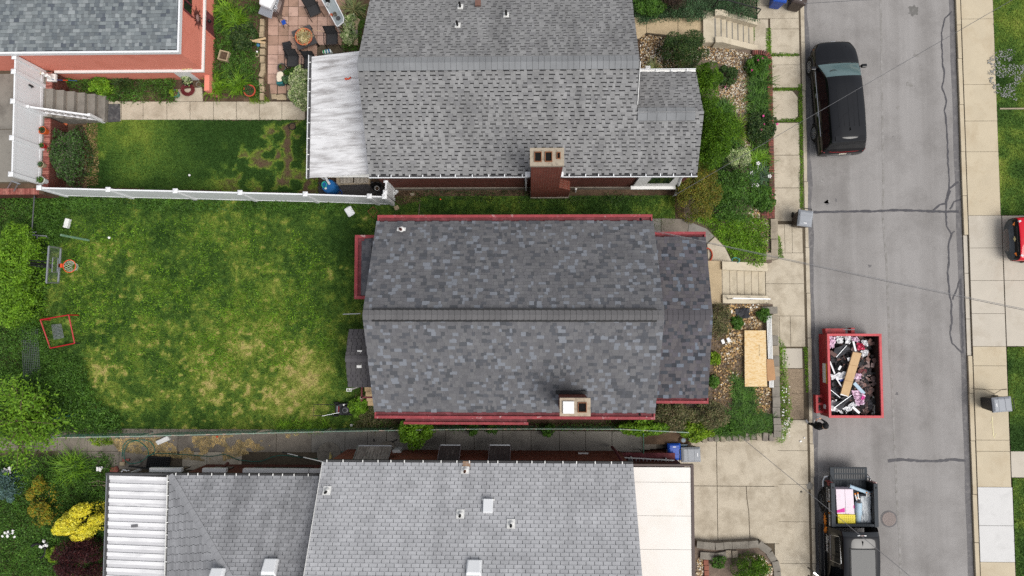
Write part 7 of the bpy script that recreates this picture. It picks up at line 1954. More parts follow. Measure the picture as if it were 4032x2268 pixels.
bd = thing('shingle_bundle', 'stacked white edged boards at the lower right of the dumpster', 'bundle', W('U',950,1040,.3))
for i in range(7):
    part('board', MB().bar(W('U',918+i*10,1165-i*3,.42+.01*i),W('U',930+i*10,915+i*4,.45+.01*i),.05,.12), m_whitep if i % 3 else m_wood, bd)
for i, (a, b) in enumerate(((865,700),(945,690),(890,790),(930,840),(840,780),(905,870),(875,500),(940,520),(965,460),(900,210),(930,240),(720,800),(850,650),(955,760))):
    p = W('U',a,b,.72); R3 = Matrix.Rotation(rg.uniform(0,6),3,'Z') @ Matrix.Rotation(rg.uniform(-.3,.3),3,'X')
    solo('shingle_scrap', MB().ob(p,(rg.uniform(.18,.26),rg.uniform(.13,.18),.03),mat=R3), rg.choice((cols_d[2],cols_d[3],cols_d[5],cols_d[4])), 'loose brown shingle piece on the right side of the dumpster load', 'shingle', 'loose shingle pieces in the dumpster')

# ------------------------------------------------------------------ person beside the dumpster
m_skin = mat('skin', 'd3a286', .05, 8, .6); m_cloth = mat('black_clothes', '1a1a1c', .2, 9, .9); m_shoe = mat('white_shoe', 'eeeeec', .05, 8, .6); m_hair = mat('fair_hair', 'd3b49c', .12, 30, .7)
base = W('U',100,1258,.06); base = Vector((base.x+.12, base.y-.02, 0))
per = thing('person', 'person in black clothes and white shoes holding a phone beside the dumpster', 'person', (base.x,base.y,0), rz=R_(22))
# local +y is where the person faces; kerb on the left: left foot on the pavement, right foot too
V = {}; E_ = []; Rr = {}
def j(n, x, y, z, r, p=None, r2=None):
    V[n] = (x,y,z); Rr[n] = (r, r2 or r)
    if p: E_.append((p,n))
fz = .16
j('pelvis',0,0,.96,.155,None,.12); j('waist',0,.0,1.1,.145,'pelvis',.11); j('chest',0,-.01,1.3,.175,'waist',.12); j('upper',0,-.01,1.44,.15,'chest',.10); j('neck',0,.02,1.54,.058,'upper'); j('head0',0,.05,1.62,.075,'neck'); j('head1',0,.075,1.70,.098,'head0',.105); j('head2',0,.06,1.77,.075,'head1',.085)
for s, n in ((-1,'L'),(1,'R')):
    dx = .0
    j('hip'+n,s*.1,0,.9,.11,'pelvis'); j('knee'+n,s*.12,.05 if n=='L' else -.02,.54,.072,'hip'+n); j('ankle'+n,s*.14,.03 if n=='L' else -.12,fz+.05,.048,'knee'+n)
    j('ball'+n,s*.16,.16 if n=='L' else .0,fz-.0,.042,'ankle'+n); j('toe'+n,s*.165,.23 if n=='L' else .07,fz-.005,.034,'ball'+n)
    j('sh'+n,s*.19,.0,1.43,.075,'upper'); j('elb'+n,s*.27,.05,1.16,.052,'sh'+n); j('wri'+n,s*.1,.30,1.22,.034,'elb'+n); j('palm'+n,s*.05,.36,1.24,.03,'wri'+n)
    for k in range(4):
        j('f%d'%k+n,s*(.045-.0)+s*(-.0),.385+.012*k,1.265-.022*k,.012,'palm'+n); j('g%d'%k+n,s*.012,.395+.012*k,1.27-.022*k,.010,'f%d'%k+n)
    j('thumb'+n,s*.035,.345,1.275,.013,'palm'+n); j('thumbt'+n,s*.012,.365,1.29,.011,'thumb'+n)
names = list(V); idx = {n:i for i,n in enumerate(names)}
me = bpy.data.meshes.new('body'); me.from_pydata([V[n] for n in names], [(idx[a],idx[b]) for a,b in E_], [])
ob = bpy.data.objects.new('body', me); COL.objects.link(ob)
sk = ob.modifiers.new('skin','SKIN'); sk.use_smooth_shade = True
for n in names:
    d = me.skin_vertices[0].data[idx[n]]; d.radius = Rr[n]; d.use_root = (n == 'pelvis')
ss = ob.modifiers.new('sub','SUBSURF'); ss.levels = 2; ss.render_levels = 2
dg = bpy.context.evaluated_depsgraph_get(); dg.update()
bm_ = bpy.data.meshes.new_from_object(ob.evaluated_get(dg)); bpy.data.objects.remove(ob)
bm_.materials.clear()
for m in (m_cloth, m_skin, m_shoe): bm_.materials.append(m)
for f in bm_.polygons:
    c = f.center; f.use_smooth = True
    f.material_index = 2 if c.z < fz+.075 else (1 if (c.z > 1.545 or (c.y > .29 and 1.1 < c.z < 1.36)) else 0)
bm_.name = 'body'; put(bpy.data.objects.new('body', bm_), per)
part('hair', MB().lathe((0,.045,1.68), [(.094,-.06),(.106,0),(.104,.05),(.085,.1)], 20, sy=1.05), m_hair, per, local=True, smooth=True)
cp_ = part('cap', MB().lathe((0,.075,1.74), [(.108,-.01),(.112,.03),(.095,.085),(.05,.115),(0,.122)], 20, sy=1.08), m_cloth, per, local=True, smooth=True)
part('cap_visor', MB().lathe((0,.17,1.735), [(.085,0),(.09,.012),(0,.02)], 16, sy=.9), m_cloth, cp_, local=True)
part('nose', MB().lathe((0,.185,1.655), [(.012,-.015),(.016,0),(.006,.03)], 8), m_skin, per, local=True)
part('ear', MB().lathe((.103,.06,1.67), [(.01,-.03),(.018,0),(.01,.03)], 8), m_skin, per, local=True); part('ear', MB().lathe((-.103,.06,1.67), [(.01,-.03),(.018,0),(.01,.03)], 8), m_skin, per, local=True)
part('chest_logo', MB().ob((.08,.125,1.36),(.03,.01,.02)), mat('green_logo', '9ac43c', 0, 1, .6), per, local=True)
q = per.matrix_basis @ Vector((0,.405,1.285))
mphone = Matrix.Rotation(R_(22),3,'Z') @ Matrix.Rotation(R_(35),3,'X')
solo('phone', MB().ob(q,(.15,.08,.012),mat=mphone), mat('phone', '8a8f96', .1, 10, .3), 'small grey phone held in both hands by the person', 'phone')

# ------------------------------------------------------------------ bins
def wheelie(name, lab, c, rz, body, lid, h=1.05, w=.6, d=.68, grp='wheeled rubbish bins', text=False, z0=WALK):
    t = thing(name, lab, 'bin', (c[0],c[1],z0), grp, rz)
    mb = MB(); k = .8
    b = [(-w/2*k,-d/2*k,.06),(w/2*k,-d/2*k,.06),(w/2*k,d/2*k,.06),(-w/2*k,d/2*k,.06),(-w/2,-d/2,h-.08),(w/2,-d/2,h-.08),(w/2,d/2,h-.08),(-w/2,d/2,h-.08)]
    mb.add(b, BOXF); part('body', mb, body, t, local=True, bevel=.04)
    part('body_rim', MB().box(-w/2-.02,w/2+.02,-d/2-.02,d/2+.02,h-.13,h-.06), body, t, local=True, bevel=.015)
    l = MB(); e = .03
    l.add([(-w/2-e,-d/2-e,h-.06),(w/2+e,-d/2-e,h-.06),(w/2+e,d/2+e,h-.06),(-w/2-e,d/2+e,h-.06),(-w/2+.06,-d/2+.08,h+.02),(w/2-.06,-d/2+.08,h+.02),(w/2-.06,d/2-.05,h+.03),(-w/2+.06,d/2-.05,h+.03)], BOXF)
    ld = part('lid', l, lid, t, local=True, bevel=.025)
    for yy in (-.12,.16): part('lid_rib', MB().box(-w/2+.04,w/2-.04,yy-.015,yy+.015,h+.0,h+.036), lid, ld, local=True)
    part('lid_label', MB().box(-.07,.07,d/2-.14,d/2-.11,h+.028,h+.034), m_letter, ld, local=True)
    part('handle', MB().tube([(-w*.38,-d/2-.02,h-.05),(-w*.38,-d/2-.09,h-.02),(w*.38,-d/2-.09,h-.02),(w*.38,-d/2-.02,h-.05)], .018, 6), m_black, t, local=True)
    for s in (-1,1):
        part('wheel', MB().lathe((s*w*.4,-d/2*.8,.12), [(.05,-.03),(.12,-.03),(.12,.03),(.05,.03)], 16, mat=Matrix.Rotation(R_(90),3,'Y')), m_black, t, local=True)
    part('side_mark', MB().lathe((-w/2+.005,.0,h*.72), [(.07,0),(.07,.01),(0,.01)], 16, mat=Matrix.Rotation(R_(-90),3,'Y')), m_letter, t, local=True)
    return t
m_bindk = mat('bin_brown', '4a3f3b', .06, 5, .5)
c = W('I',248,200,1.1); wheelie('wheeled_bin', 'dark wheeled bin with grey lid at the west kerb', (c.x,c.y), R_(172), m_bindk, m_lid)
c = W('M',1650,225,1.1); wheelie('wheeled_bin', 'dark wheeled bin with grey lid on the east pavement', (c.x,c.y), R_(95), m_blackp, m_lid, d=.78)
c = W('X',670,1060,1.15); wheelie('wheeled_bin', 'dark wheeled bin with grey lid at the corner of the driveway', (c.x,c.y), R_(-88), m_blackp, m_lid, d=.78, z0=.15)
c = W('X',305,970,1.1); wheelie('recycling_bin', 'bright blue recycling bin beside the grey round can', (c.x,c.y-.05), R_(2), m_blue, m_blue, h=1.0, w=.52, z0=.16)
c = W('D',975,-10,1.0); wheelie('recycling_bin', 'blue recycling bin cut off at the top edge of the west pavement', (c.x,c.y+.15), R_(170), m_blue, m_blue, h=1.0, w=.55)
c = W('D',1085,0,1.0); wheelie('wheeled_bin', 'brown wheeled bin cut off at the top edge beside the blue one', (c.x,c.y+.12), R_(165), m_bindk, m_bindk)
c = W('X',510,745,.95)
cn = thing('round_can', 'round blue grey rubbish can with lid beside the blue bin', 'bin', (c.x,c.y,.16))
part('body', MB().lathe((c.x,c.y,.16), [(.19,0),(.24,.7),(.25,.72)], 24), m_bluegrey, cn, smooth=True)
part('lid', MB().lathe((c.x,c.y,.88), [(.27,0),(.27,.04),(.24,.06),(.13,.06),(.12,.045),(.1,.045),(.09,.07),(0,.075)], 28), m_bluegrey, cn, smooth=True)
c = W('H',782,1302,1.1)
bk = thing('blue_tub', 'blue plastic tub half hidden under the middle house gutter', 'tub', (c.x,c.y+.05,YARD)); 
part('tub', MB().lathe((c.x,c.y+.05,YARD), [(.2,0),(.25,.35),(.27,.36),(.24,.34),(.19,.05),(0,.05)], 20), m_blue, bk, smooth=True)

# ------------------------------------------------------------------ timber sheet and trim by the block wall
def osb():
    t = NT('strand_board'); mp = t.n('ShaderNodeMapping'); mp.inputs['Scale'].default_value = (7,16,7); t.l(t.pos(), mp.inputs[0])
    f = t.noise(1.0, 4, .6, mp.outputs[0], .8); col = t.ramp(f, [(.3, lin('cfa66b')), (.45, lin('e4c48f')), (.58, lin('f0dab2')), (.72, lin('c89a60'))])
    t.bsdf(col, .8, 0, .2); return t.mat
pts = [W('H',1406,756,.95),W('H',1532,756,.95),W('H',1540,1090,.95),W('H',1408,1090,.95)]
ob_ = thing('strand_board', 'stack of strand board sheets lying on the front yard', 'board', (9.8,-1.3,.72))
for k in range(2):
    part('sheet', MB().prism([(p.x+.01*k,p.y) for p in pts], .82+.06*k, .86+.06*k), osb(), ob_)
part('bearer', MB().box(9.35,10.1,-.45,-.37,.6,.818).box(9.35,10.1,-2.2,-2.12,.6,.818), m_woodlt, ob_)
m_print = mat('sheet_print', '6b5a40', .2, 20, .8)
text_mesh('24/16  7/16  PS2', .075, m_print, ob_, Vector((W('H',1490,860,.92).x,W('H',1490,840,.92).y,.922))-ob_.location, (0,-1,0), (1,0,0), 'grade_stamp')
for i in range(4):
    a, b = W('H',1538+i*8,668,.86), W('H',1555+i*7,1095,.86)
    solo('trim_length', MB().bar((a.x,a.y,.86),(b.x,b.y,.86),.035,.06), m_whitep, 'long white trim length lying beside the strand board', 'trim', 'white trim lengths beside the strand board')
a, b = W('H',1560,925,.96), W('H',1572,1058,.96)
kp = thing('kraft_wrapper', 'torn brown paper sleeve around the white trim lengths', 'paper', (a.x,(a.y+b.y)/2,.84))
part('sleeve', MB().prism([(p.x,p.y) for p in WL('H',[(1536,925),(1580,928),(1592,1050),(1540,1058)],.95)], .895, .95), mat('kraft_paper', 'b98e66', .08, 5, .8), kp, bevel=.03)
p = W('H',1390,655,ZG); mb = MB(); g = 6; vs = []
rg2 = random.Random(9)
for i in range(g+1):
    for k in range(g+1): vs.append((p.x+(k/g-.5)*.6+rg2.uniform(-.04,.04), p.y+(i/g-.5)*.42+rg2.uniform(-.04,.04), p.z+.08+rg2.uniform(-.03,.05)))
solo('black_tarp', MB().add(vs,[(i*(g+1)+k,i*(g+1)+k+1,(i+1)*(g+1)+k+1,(i+1)*(g+1)+k) for i in range(g) for k in range(g)]), m_bfilm, 'crumpled black tarp on the stones below the cream steps', 'tarp')
for t, a, b, lab in (('H',1275,822,'white rag lying on the soil left of the timber sheet'),('H',1308,812,'torn white rag beside the gravel in the front yard')):
    p = W(t,a,b,ZG); solo('rag', MB().ob(p+Vector((0,0,.06)),(.14,.2,.05),.4), m_letter, lab, 'rag', bevel=.02)
# reel and hose at the path
p = W('H',1190,308,YARD+.1)
solo('hose_reel', MB().tube([(p.x+.22*math.cos(a)-.05,p.y+.3*math.sin(a),YARD+.08+.02*k) for k in range(3) for a in np.linspace(0,6.2,16)], .03, 6), mat('orange_hose', 'b5482e', .1, 6, .5), 'coiled orange hose beside the middle house porch', 'hose')
p = W('H',1350,340,YARD-.1)
solo('green_hose_end', MB().tube([(p.x+.16*math.cos(a),p.y+.12*math.sin(a),p.z+.02*a) for a in np.linspace(0,7,18)], .02, 6), mat('teal_hose', '3f8f86', .1, 6, .5), 'small coil of teal hose above the cream steps', 'hose')

# ------------------------------------------------------------------ overhead cables
m_cable = mat('cable', '6a6a6c', .1, 5, .6); m_cable2 = mat('bare_cable', '8a8a8c', .1, 5, .5)
def cable(lab, a, b, r, sag, mt):
    a, b = Vector(a), Vector(b); pts = [a.lerp(b,i/24)-Vector((0,0,sag*4*(i/24)*(1-i/24))) for i in range(25)]
    return solo('overhead_cable', MB().tube(pts, r, 5), mt, lab, 'cable', 'overhead service cables')
cable('thin cable crossing the black car from the north house corner', W('D',360,1120,3.6), W('E',1811,-50,8.0), .009, .0, m_cable)
ca, cb2 = W('H',868,168,4.0), W('I',1900,872,7.0)
cable('dark strand of the service cable from the middle house porch across the street', ca, cb2, .01, .12, m_cable)
cable('bare strand of the service cable from the middle house porch across the street', ca+Vector((0,.03,.03)), cb2+Vector((0,.04,.02)), .009, .1, m_cable2)
cable('thin cable crossing the driveway and the pickup truck', W('L',1640,440,4.5), W('M',1010,1460,6.5), .01, .0, m_cable)
cable('thin cable across the street at the top edge', W('E',240,25,6.0), W('E',760,-5,6.5), .01, .0, m_cable)
# ------------------------------------------------------------------ back lawn things
# basketball hoop
hp = thing('basketball_hoop', 'portable basketball hoop with clear backboard and orange ring', 'basketball hoop', W('F',330,640,YARD))
def hoopz(v): return v
bz0, bz1 = 2.55, 3.35
tl, tr, br, bl = W('F',350,490,bz1), W('F',435,503,bz0), W('F',416,750,bz0), W('F',332,748,bz1)
def acryl():
    t = NT('acrylic'); p = t.bsdf(lin('b9c4bd'), .08, 0, .4, alpha=.1); return t.mat
bb = part('backboard', MB().add([tl,tr,br,bl],[(0,1,2,3)]), acryl(), hp)
fr = MB()
for a, b in ((tl,tr),(tr,br),(br,bl),(bl,tl)): fr.bar(a,b,.06,.06)
part('board_frame', fr, m_metal, bb)
c0 = (tl+bl)/2; c1 = (tr+br)/2; uu = (bl-tl).normalized(); vv = (tr-tl)
q = [c1+(tl-tr)*f+uu*s for f,s in ((.18,-.3),(.18,.3),(.62,.3),(.62,-.3))]
nb = MB()
for a, b in zip(q, q[1:]+q[:1]): nb.bar(a+Vector((.02,0,.02)),b+Vector((.02,0,.02)),.035,.02)
part('target_square', nb, m_metal, bb)
rc_ = W('F',495,630,bz0+.02); rr = .265
part('ring', MB().tube([(rc_.x+rr*math.cos(a),rc_.y+rr*math.sin(a),rc_.z) for a in np.linspace(0,2*math.pi,33)], .016, 8, cap=False), m_orange, hp, smooth=True)
part('ring_bracket', MB().prism([(p.x,p.y) for p in (W('F',420,613,bz0),W('F',447,613,bz0),W('F',447,640,bz0),W('F',420,640,bz0))], bz0-.06, bz0+.03), m_orange, hp)
nt = MB()
for i in range(12):
    a, b = 2*math.pi*i/12, 2*math.pi*(i+1)/12
    for s, e in ((a,b),(b,a)):
        nt.tube([(rc_.x+rr*math.cos(s),rc_.y+rr*math.sin(s),rc_.z),(rc_.x+.19*math.cos(e),rc_.y+.19*math.sin(e),rc_.z-.2),(rc_.x+.14*math.cos(s),rc_.y+.14*math.sin(s),rc_.z-.4)], .006, 4)
part('net', nt, m_whitep, hp, kind='stuff')
bs = W('F',310,618,YARD)
part('pole', MB().tube([(bs.x-.2,bs.y,YARD),(bs.x-.1,bs.y,2.2),(c1.x-.35,c1.y,2.6),(c1.x-.1,c1.y,2.9)], .055, 10), m_black, hp, smooth=True)
part('strut', MB().bar((bs.x-.1,bs.y+.1,2.1),(c0.x,c0.y+.12,3.2),.05,.05).bar((bs.x-.1,bs.y-.1,2.1),(c0.x,c0.y-.12,3.2),.05,.05), m_black, hp)
part('base', MB().prism([(p.x,p.y) for p in WL('F',[(265,600),(350,598),(352,640),(268,634)],1.25)], YARD-.05, 1.22), m_blackp, hp, bevel=.05)
# swing-like grey metal frame
def frame(name, lab, cat, polys, r, mt, grp=None):
    t = thing(name, lab, cat, Vector(polys[0][0]), grp)
    for p in polys: part('tube', MB().tube(p, r, 8), mt, t, smooth=True)
    return t
frame('swing_frame', 'pale grey tubular metal frame above the basketball backboard', 'frame', [[W('F',160,402,1.5),W('F',330,416,1.5)],[W('F',268,415,1.5),W('F',262,460,1.4),W('F',248,525,1.15)],[W('F',248,525,1.15),W('F',340,535,1.1)],[W('F',190,392,1.45),W('F',262,388,1.3)],[W('F',160,402,1.5),W('F',190,420,YARD)],[W('F',330,416,1.5),W('F',350,440,YARD)]], .028, m_metal)
frame('clothes_pole', 'pale green pole leaning by the upper left lawn edge', 'pole', [[W('F',435,408,2.4),W('F',637,446,YARD-.05)]], .05, m_green_paint)
frame('clothes_pole', 'dark green post standing in the weeds at the lower left', 'pole', [[W('J',372,332,2.3),W('J',530,296,YARD-.05)]], .045, mat('dark_green_paint', '3c6a58', .1, 5, .6))
frame('old_wire_fence', 'old dark wire fence posts in the upper left weeds', 'fence', [[W('F',245,130,1.9),W('F',228,370,1.9)],[W('F',245,130,1.9),W('F',262,150,YARD)],[W('F',228,370,1.9),W('F',240,375,YARD)]], .025, mat('old_wire', '55565a', .1, 5, .6))
solo('foam_block', MB().ob(W('F',480,325,YARD+.12),(.2,.42,.2),-.25), m_whitep, 'white foam block lying in the grass near the pale green pole', 'block', bevel=.02)
for t, a, b, r, mt, lab in (('F',784,428,.06,m_letter,'small white ball on the lawn right of the green pole'),('A',1355,1251,.055,m_letter,'small white ball on the fenced north lawn'),('G',1330,154,.04,m_orange,'small orange ball in the strip between the houses'),('J',1552,455,.05,m_orange,'small orange ball under the green fence')):
    p = W(t,a,b,YARD); solo('ball', MB().lathe((p.x,p.y,YARD), [(0,0),(r*.7,r*.3),(r,r),(r*.7,r*1.7),(0,2*r)], 12), mt, lab, 'ball', smooth=True)
# red rebounder frame with grey mesh panel
rb = thing('rebounder', 'red tubular goal frame lying on the lawn at the left', 'goal frame', W('F',410,1095,YARD))
c4 = [W('F',287,1012,1.5),W('F',490,978,1.5),W('F',532,1180,1.2),W('F',358,1215,1.2)]
for a, b in zip(c4, c4[1:]+c4[:1]):
    part('tube', MB().tube([a,b], .028, 8), m_red, rb, smooth=True)
for p in c4: part('leg', MB().tube([p,(p.x+.12,p.y,YARD-.02)], .025, 6), m_red if p.z > 1.3 else m_black, rb)
g4 = [W('F',368,1050,YARD+.12),W('F',435,1042,YARD+.12),W('F',455,1140,YARD+.12),W('F',385,1152,YARD+.12)]
gm = MB()
for i in range(9):
    gm.bar(g4[0].lerp(g4[1],i/8),g4[3].lerp(g4[2],i/8),.012,.01)
for i in range(11):
    gm.bar(g4[0].lerp(g4[3],i/10)+Vector((0,0,.01)),g4[1].lerp(g4[2],i/10)+Vector((0,0,.01)),.012,.01)
solo('wire_rack', gm, m_metal, 'grey wire rack lying inside the red frame', 'rack')
# flattened wire fencing in the weeds
wf = MB(); q4 = [W('F',150,1090,1.35),W('F',265,1080,1.35),W('F',290,1449,1.3),W('F',170,1449,1.3)]
for i in range(10): wf.bar(q4[0].lerp(q4[1],i/9),q4[3].lerp(q4[2],i/9),.008,.008)
for i in range(30): wf.bar(q4[0].lerp(q4[3],i/29),q4[1].lerp(q4[2],i/29),.007,.007)
for p in q4: wf.tube([p,(p.x,p.y,YARD-.02)], .015, 5)
solo('wire_fencing', wf, mat('dull_wire','6f7476',.1,5,.6), 'bent panel of grey wire fencing in the weeds below the hedge', 'wire fencing')
for i in range(4):
    a, b = W('F',200,1392+i*14,1.2), W('F',290,1382+i*18,1.2)
    solo('old_board', MB().bar((a.x,a.y,1.15),(b.x,b.y,1.15),.07,.03), m_wood, 'weathered grey board lying in the weeds at the left edge', 'board', 'weathered boards in the weeds')
# white cooler lid and wire basket
cl = thing('cooler_lid', 'white rounded cooler lid lying on the lawn below the white fence', 'lid', W('G',682,240,YARD))
c = W('G',682,240,YARD+.1)
M3 = Matrix.Rotation(.55,3,'Z') @ Matrix.Rotation(.12,3,'X')
part('lid', MB().ob(c,(.34,.42,.1),mat=M3), m_white, cl, bevel=.06)
part('inner_panel', MB().ob(c+Vector((0,0,.055)),(.24,.32,.02),mat=M3), m_white, cl, bevel=.02)
frame('wire_basket', 'small rusty wire basket frame in the weeds by the white fence corner', 'basket', [[W('G',812,240,1.25),W('G',850,205,1.25),W('G',882,238,1.25),W('G',850,280,1.25),W('G',812,240,1.25)],[W('G',850,205,1.25),W('G',850,225,YARD)],[W('G',850,280,1.25),W('G',850,290,YARD)]], .015, m_rust)
frame('thin_stake', 'thin pale stake leaning against the red gutter of the middle house', 'stake', [[W('G',1182,185,1.2),W('G',1175,262,3.0)]], .018, m_wood)
p = W('G',1018,215,YARD); solo('stepping_stone', MB().ob((p.x,p.y,YARD+.02),(.2,.18,.06),.5), m_flag, 'small flat stone in the grass by the fence corner', 'stone')
p = W('G',1130,120,YARD); solo('stepping_stone', MB().ob((p.x,p.y,YARD+.03),(.18,.12,.1),.2), m_block2, 'small tan block on the brush pile between the houses', 'stone')
for k, (a, b) in enumerate(((1020,100),(1008,112))):
    p = W('G',a,b,YARD); solo('white_jug', MB().lathe((p.x,p.y,YARD), [(.07,0),(.08,.12),(.03,.2),(.03,.24)], 12), m_white, ('white jug outside the fence return' if k else 'second white jug touching the fence return'), 'jug', smooth=True)
weeds('brush_pile', 'brown brush pile beside the fence return', 'G', [(1005,120),(1060,90),(1180,100),(1190,160),(1050,190),(1010,180)], YARD, 1800, .1, leaf_mat('dry_brush', ['6b5646','57463a','7d6855'], trans=0), .3, seed=71, cover=.3, asp=.12)
# lawn mower
mw = thing('lawn_mower', 'black push lawn mower with its handle folded out on the lawn', 'lawn mower', W('V',800,740,YARD))
def V_(a, b, z): return W('V', a, b, z)
dk = V_(800,740,1.2); c = Vector((dk.x,dk.y,0))
part('deck', MB().prism([(p.x,p.y) for p in [V_(*q,1.2) for q in ((590,625),(740,580),(960,570),(1030,650),(1035,830),(960,890),(720,890),(590,850))]], YARD+.08, YARD+.22), m_blackp, mw, bevel=.04)
e = V_(860,755,1.35)
part('engine', MB().lathe((e.x,e.y,YARD+.22), [(.19,0),(.2,.12),(.17,.2),(.09,.22),(.085,.24),(0,.25)], 24), m_black, mw, smooth=True)
part('starter_ring', MB().lathe((e.x,e.y,YARD+.43), [(.11,0),(.12,.02),(.1,.03)], 20), m_rimdk, mw)
part('fuel_cap', MB().lathe((V_(808,622,1.4).x,V_(808,622,1.4).y,YARD+.22), [(.035,0),(.035,.16),(0,.165)], 10), m_whitep, mw)
part('bar', MB().prism([(p.x,p.y) for p in [V_(*q,1.25) for q in ((640,650),(655,650),(648,830),(630,830))]], YARD+.22, YARD+.26), m_metal, mw)
part('deck_label', MB().prism([(p.x,p.y) for p in [V_(*q,1.25) for q in ((668,660),(700,660),(690,820),(655,825))]], YARD+.222, YARD+.228), m_lens_red, mw)
for a, b, r in ((620,570,.12),(600,900,.12),(1000,600,.09),(1010,880,.09)):
    p = V_(a,b,1.15)
    wl = part('wheel', MB().lathe((p.x,p.y,YARD+r), [(r*.5,-.03),(r,-.03),(r,.03),(r*.5,.03)], 18, mat=Matrix.Rotation(R_(90),3,'X')), m_tyre, mw)
h0, h1, h2, h3 = V_(620,615,1.3), V_(40,612,1.75), V_(20,900,1.75), V_(560,890,1.3)
part('handle', MB().tube([h0,h1,h2,h3], .016, 6), m_black, mw)
part('pull_cord', MB().tube([V_(700,820,1.4),V_(250,910,1.6)], .008, 4), m_metal, mw)
p = W('V',985,1165,1.3); solo('cup', MB().lathe((p.x,p.y,YARD+.04), [(.05,0),(.055,.1),(.05,.1),(.045,.01),(0,.01)], 12), m_whitep, 'white cup standing near the green fence below the lawn mower', 'cup', smooth=True)

# ------------------------------------------------------------------ passage things
hz = YARD+.05
def spl(pts, n=8):
    return [Vector(p) for p in cr(np.array([tuple(p) for p in pts]), n)[0]]
hose = thing('garden_hose', 'long teal garden hose looped over the passage slabs', 'hose', W('J',980,560,hz))
loop = [W('J',a,b,hz+.01*i) for i,(a,b) in enumerate(((870,600),(880,520),(920,480),(990,490),(1050,540),(1055,590),(1000,635),(930,648),(890,620),(885,560),(920,500),(1000,478),(1070,490),(1100,530),(1100,570),(1060,590)))]
part('loops', MB().tube(spl(loop), .017, 6), mat('teal_rubber', '2f7a68', .1, 6, .5), hose, smooth=True)
run = [W('J',a,b,hz) for a,b in ((1060,590),(1130,575),(1300,582),(1500,595),(1600,582),(1700,620),(1811,632))]+[W('K',a,b,hz) for a,b in ((60,628),(130,600),(200,588),(320,600),(440,615),(500,580),(560,560),(660,565),(745,560))]
part('run', MB().tube(spl(run), .017, 6), mat('teal_rubber_run', '2c6a5c', .1, 6, .5), hose, smooth=True)
solo('white_planter', MB().prism([(p.x,p.y) for p in WL('J',[(1104,490),(1190,450),(1212,478),(1125,517)],1.2)], YARD+.02, 1.2), m_whitep, 'white plastic planter box lying under the green fence', 'planter', bevel=.03)
gt = thing('grate', 'black iron grate lying on the passage by the awning', 'grate', W('J',1130,645,hz))
P4 = WL('J',[(1055,600),(1218,602),(1195,705),(1040,683)],hz+.02)
mb = MB()
for i in range(11): mb.bar(P4[0].lerp(P4[1],i/10),P4[3].lerp(P4[2],i/10),.02,.03)
for i in range(8): mb.bar(P4[0].lerp(P4[3],i/7),P4[1].lerp(P4[2],i/7),.02,.028)
part('bars', mb, m_black, gt, kind='stuff'); part('plate', MB().prism([(p.x,p.y) for p in P4], YARD+.015, YARD+.03), mat('dark_plate', '2e2c2a', .15, 6, .8), gt)
part('rim', MB().bar(P4[0],P4[1],.04,.05).bar(P4[3],P4[2],.04,.05), m_black, gt)
solo('rain_pipe', MB().tube([W('J',920,665,1.15),W('J',1040,680,1.1),W('J',1110,690,1.1)], .035, 8), m_black, 'black drain pipe lying beside the iron grate', 'pipe')
for k,(a, b, w, h, mt) in enumerate(((880,645,.22,.16,m_flag),(905,620,.3,.1,m_capbrick2[0]),(820,690,.34,.25,m_capbrick2[1]),(985,640,.3,.2,m_block))):
    p = W('J',a,b,YARD); solo('paving_brick', MB().ob((p.x,p.y,YARD+.05),(w,h,.1),.1*k), mt, ['pale flat stone in the corner pile by the hose','reddish brick in the corner pile by the hose','broad red brick beside the lower left weeds','grey block between hose and iron grate'][k], 'brick', 'bricks and stones by the awning corner')
rgl = random.Random(4)
for k in range(6):
    p = W('J',rgl.uniform(860,930),rgl.uniform(690,725),YARD+.1); solo('white_pebble', MB().lathe((p.x,p.y,YARD), [(0,0),(.05,.03),(.04,.08),(0,.1)], 8, sy=.6), m_letter, 'white pebble in the dark corner by the awning', 'pebble', 'white pebbles by the awning corner', smooth=True)
pp_ = thing('telescopic_pole', 'black and white telescopic pole leaning over the passage', 'pole', W('K',340,600,YARD))
a, b = W('K',205,567,1.15), W('K',500,636,3.9)
part('grip', MB().tube([a,a.lerp(b,.13)], .025, 8), m_black, pp_); part('shaft', MB().tube([a.lerp(b,.13),a.lerp(b,.4)], .018, 8), m_whitep, pp_); part('joint', MB().tube([a.lerp(b,.4),a.lerp(b,.53)], .024, 8), m_black, pp_); part('shaft', MB().tube([a.lerp(b,.53),b], .018, 8), m_whitep, pp_)
p = W('K',540,610,1.25); solo('yellow_tool', MB().ob((p.x,p.y,YARD+.16),(.1,.26,.06),-.15).tube([(p.x,p.y+.1,YARD+.18),(p.x,p.y+.25,YARD+.2)], .02, 6), mat('cream_plastic', 'e0cf7c', .1, 5, .5), 'pale yellow scrubbing head lying on the round disc', 'tool', bevel=.02)
a, b = W('K',985,545,1.2), W('K',1045,572,1.2); solo('white_board', MB().prism([(p.x,p.y) for p in WL('K',[(985,552),(1040,550),(1047,572),(990,572)],1.8)], YARD+.0, 1.8), m_whitep, 'white downpipe block beside the mossy window hood', 'block')
solo('black_strap', MB().tube([W('K',960,493,hz),W('K',990,492,hz),W('K',1020,475,hz)], .025, 6), m_black, 'short black rubber strip on the passage slabs', 'strip')
p = W('K',855,480,hz); solo('dark_leaf', MB().ob((p.x,p.y,YARD+.03),(.05,.13,.02),.2), m_black, 'small black scrap on the passage slabs', 'scrap')
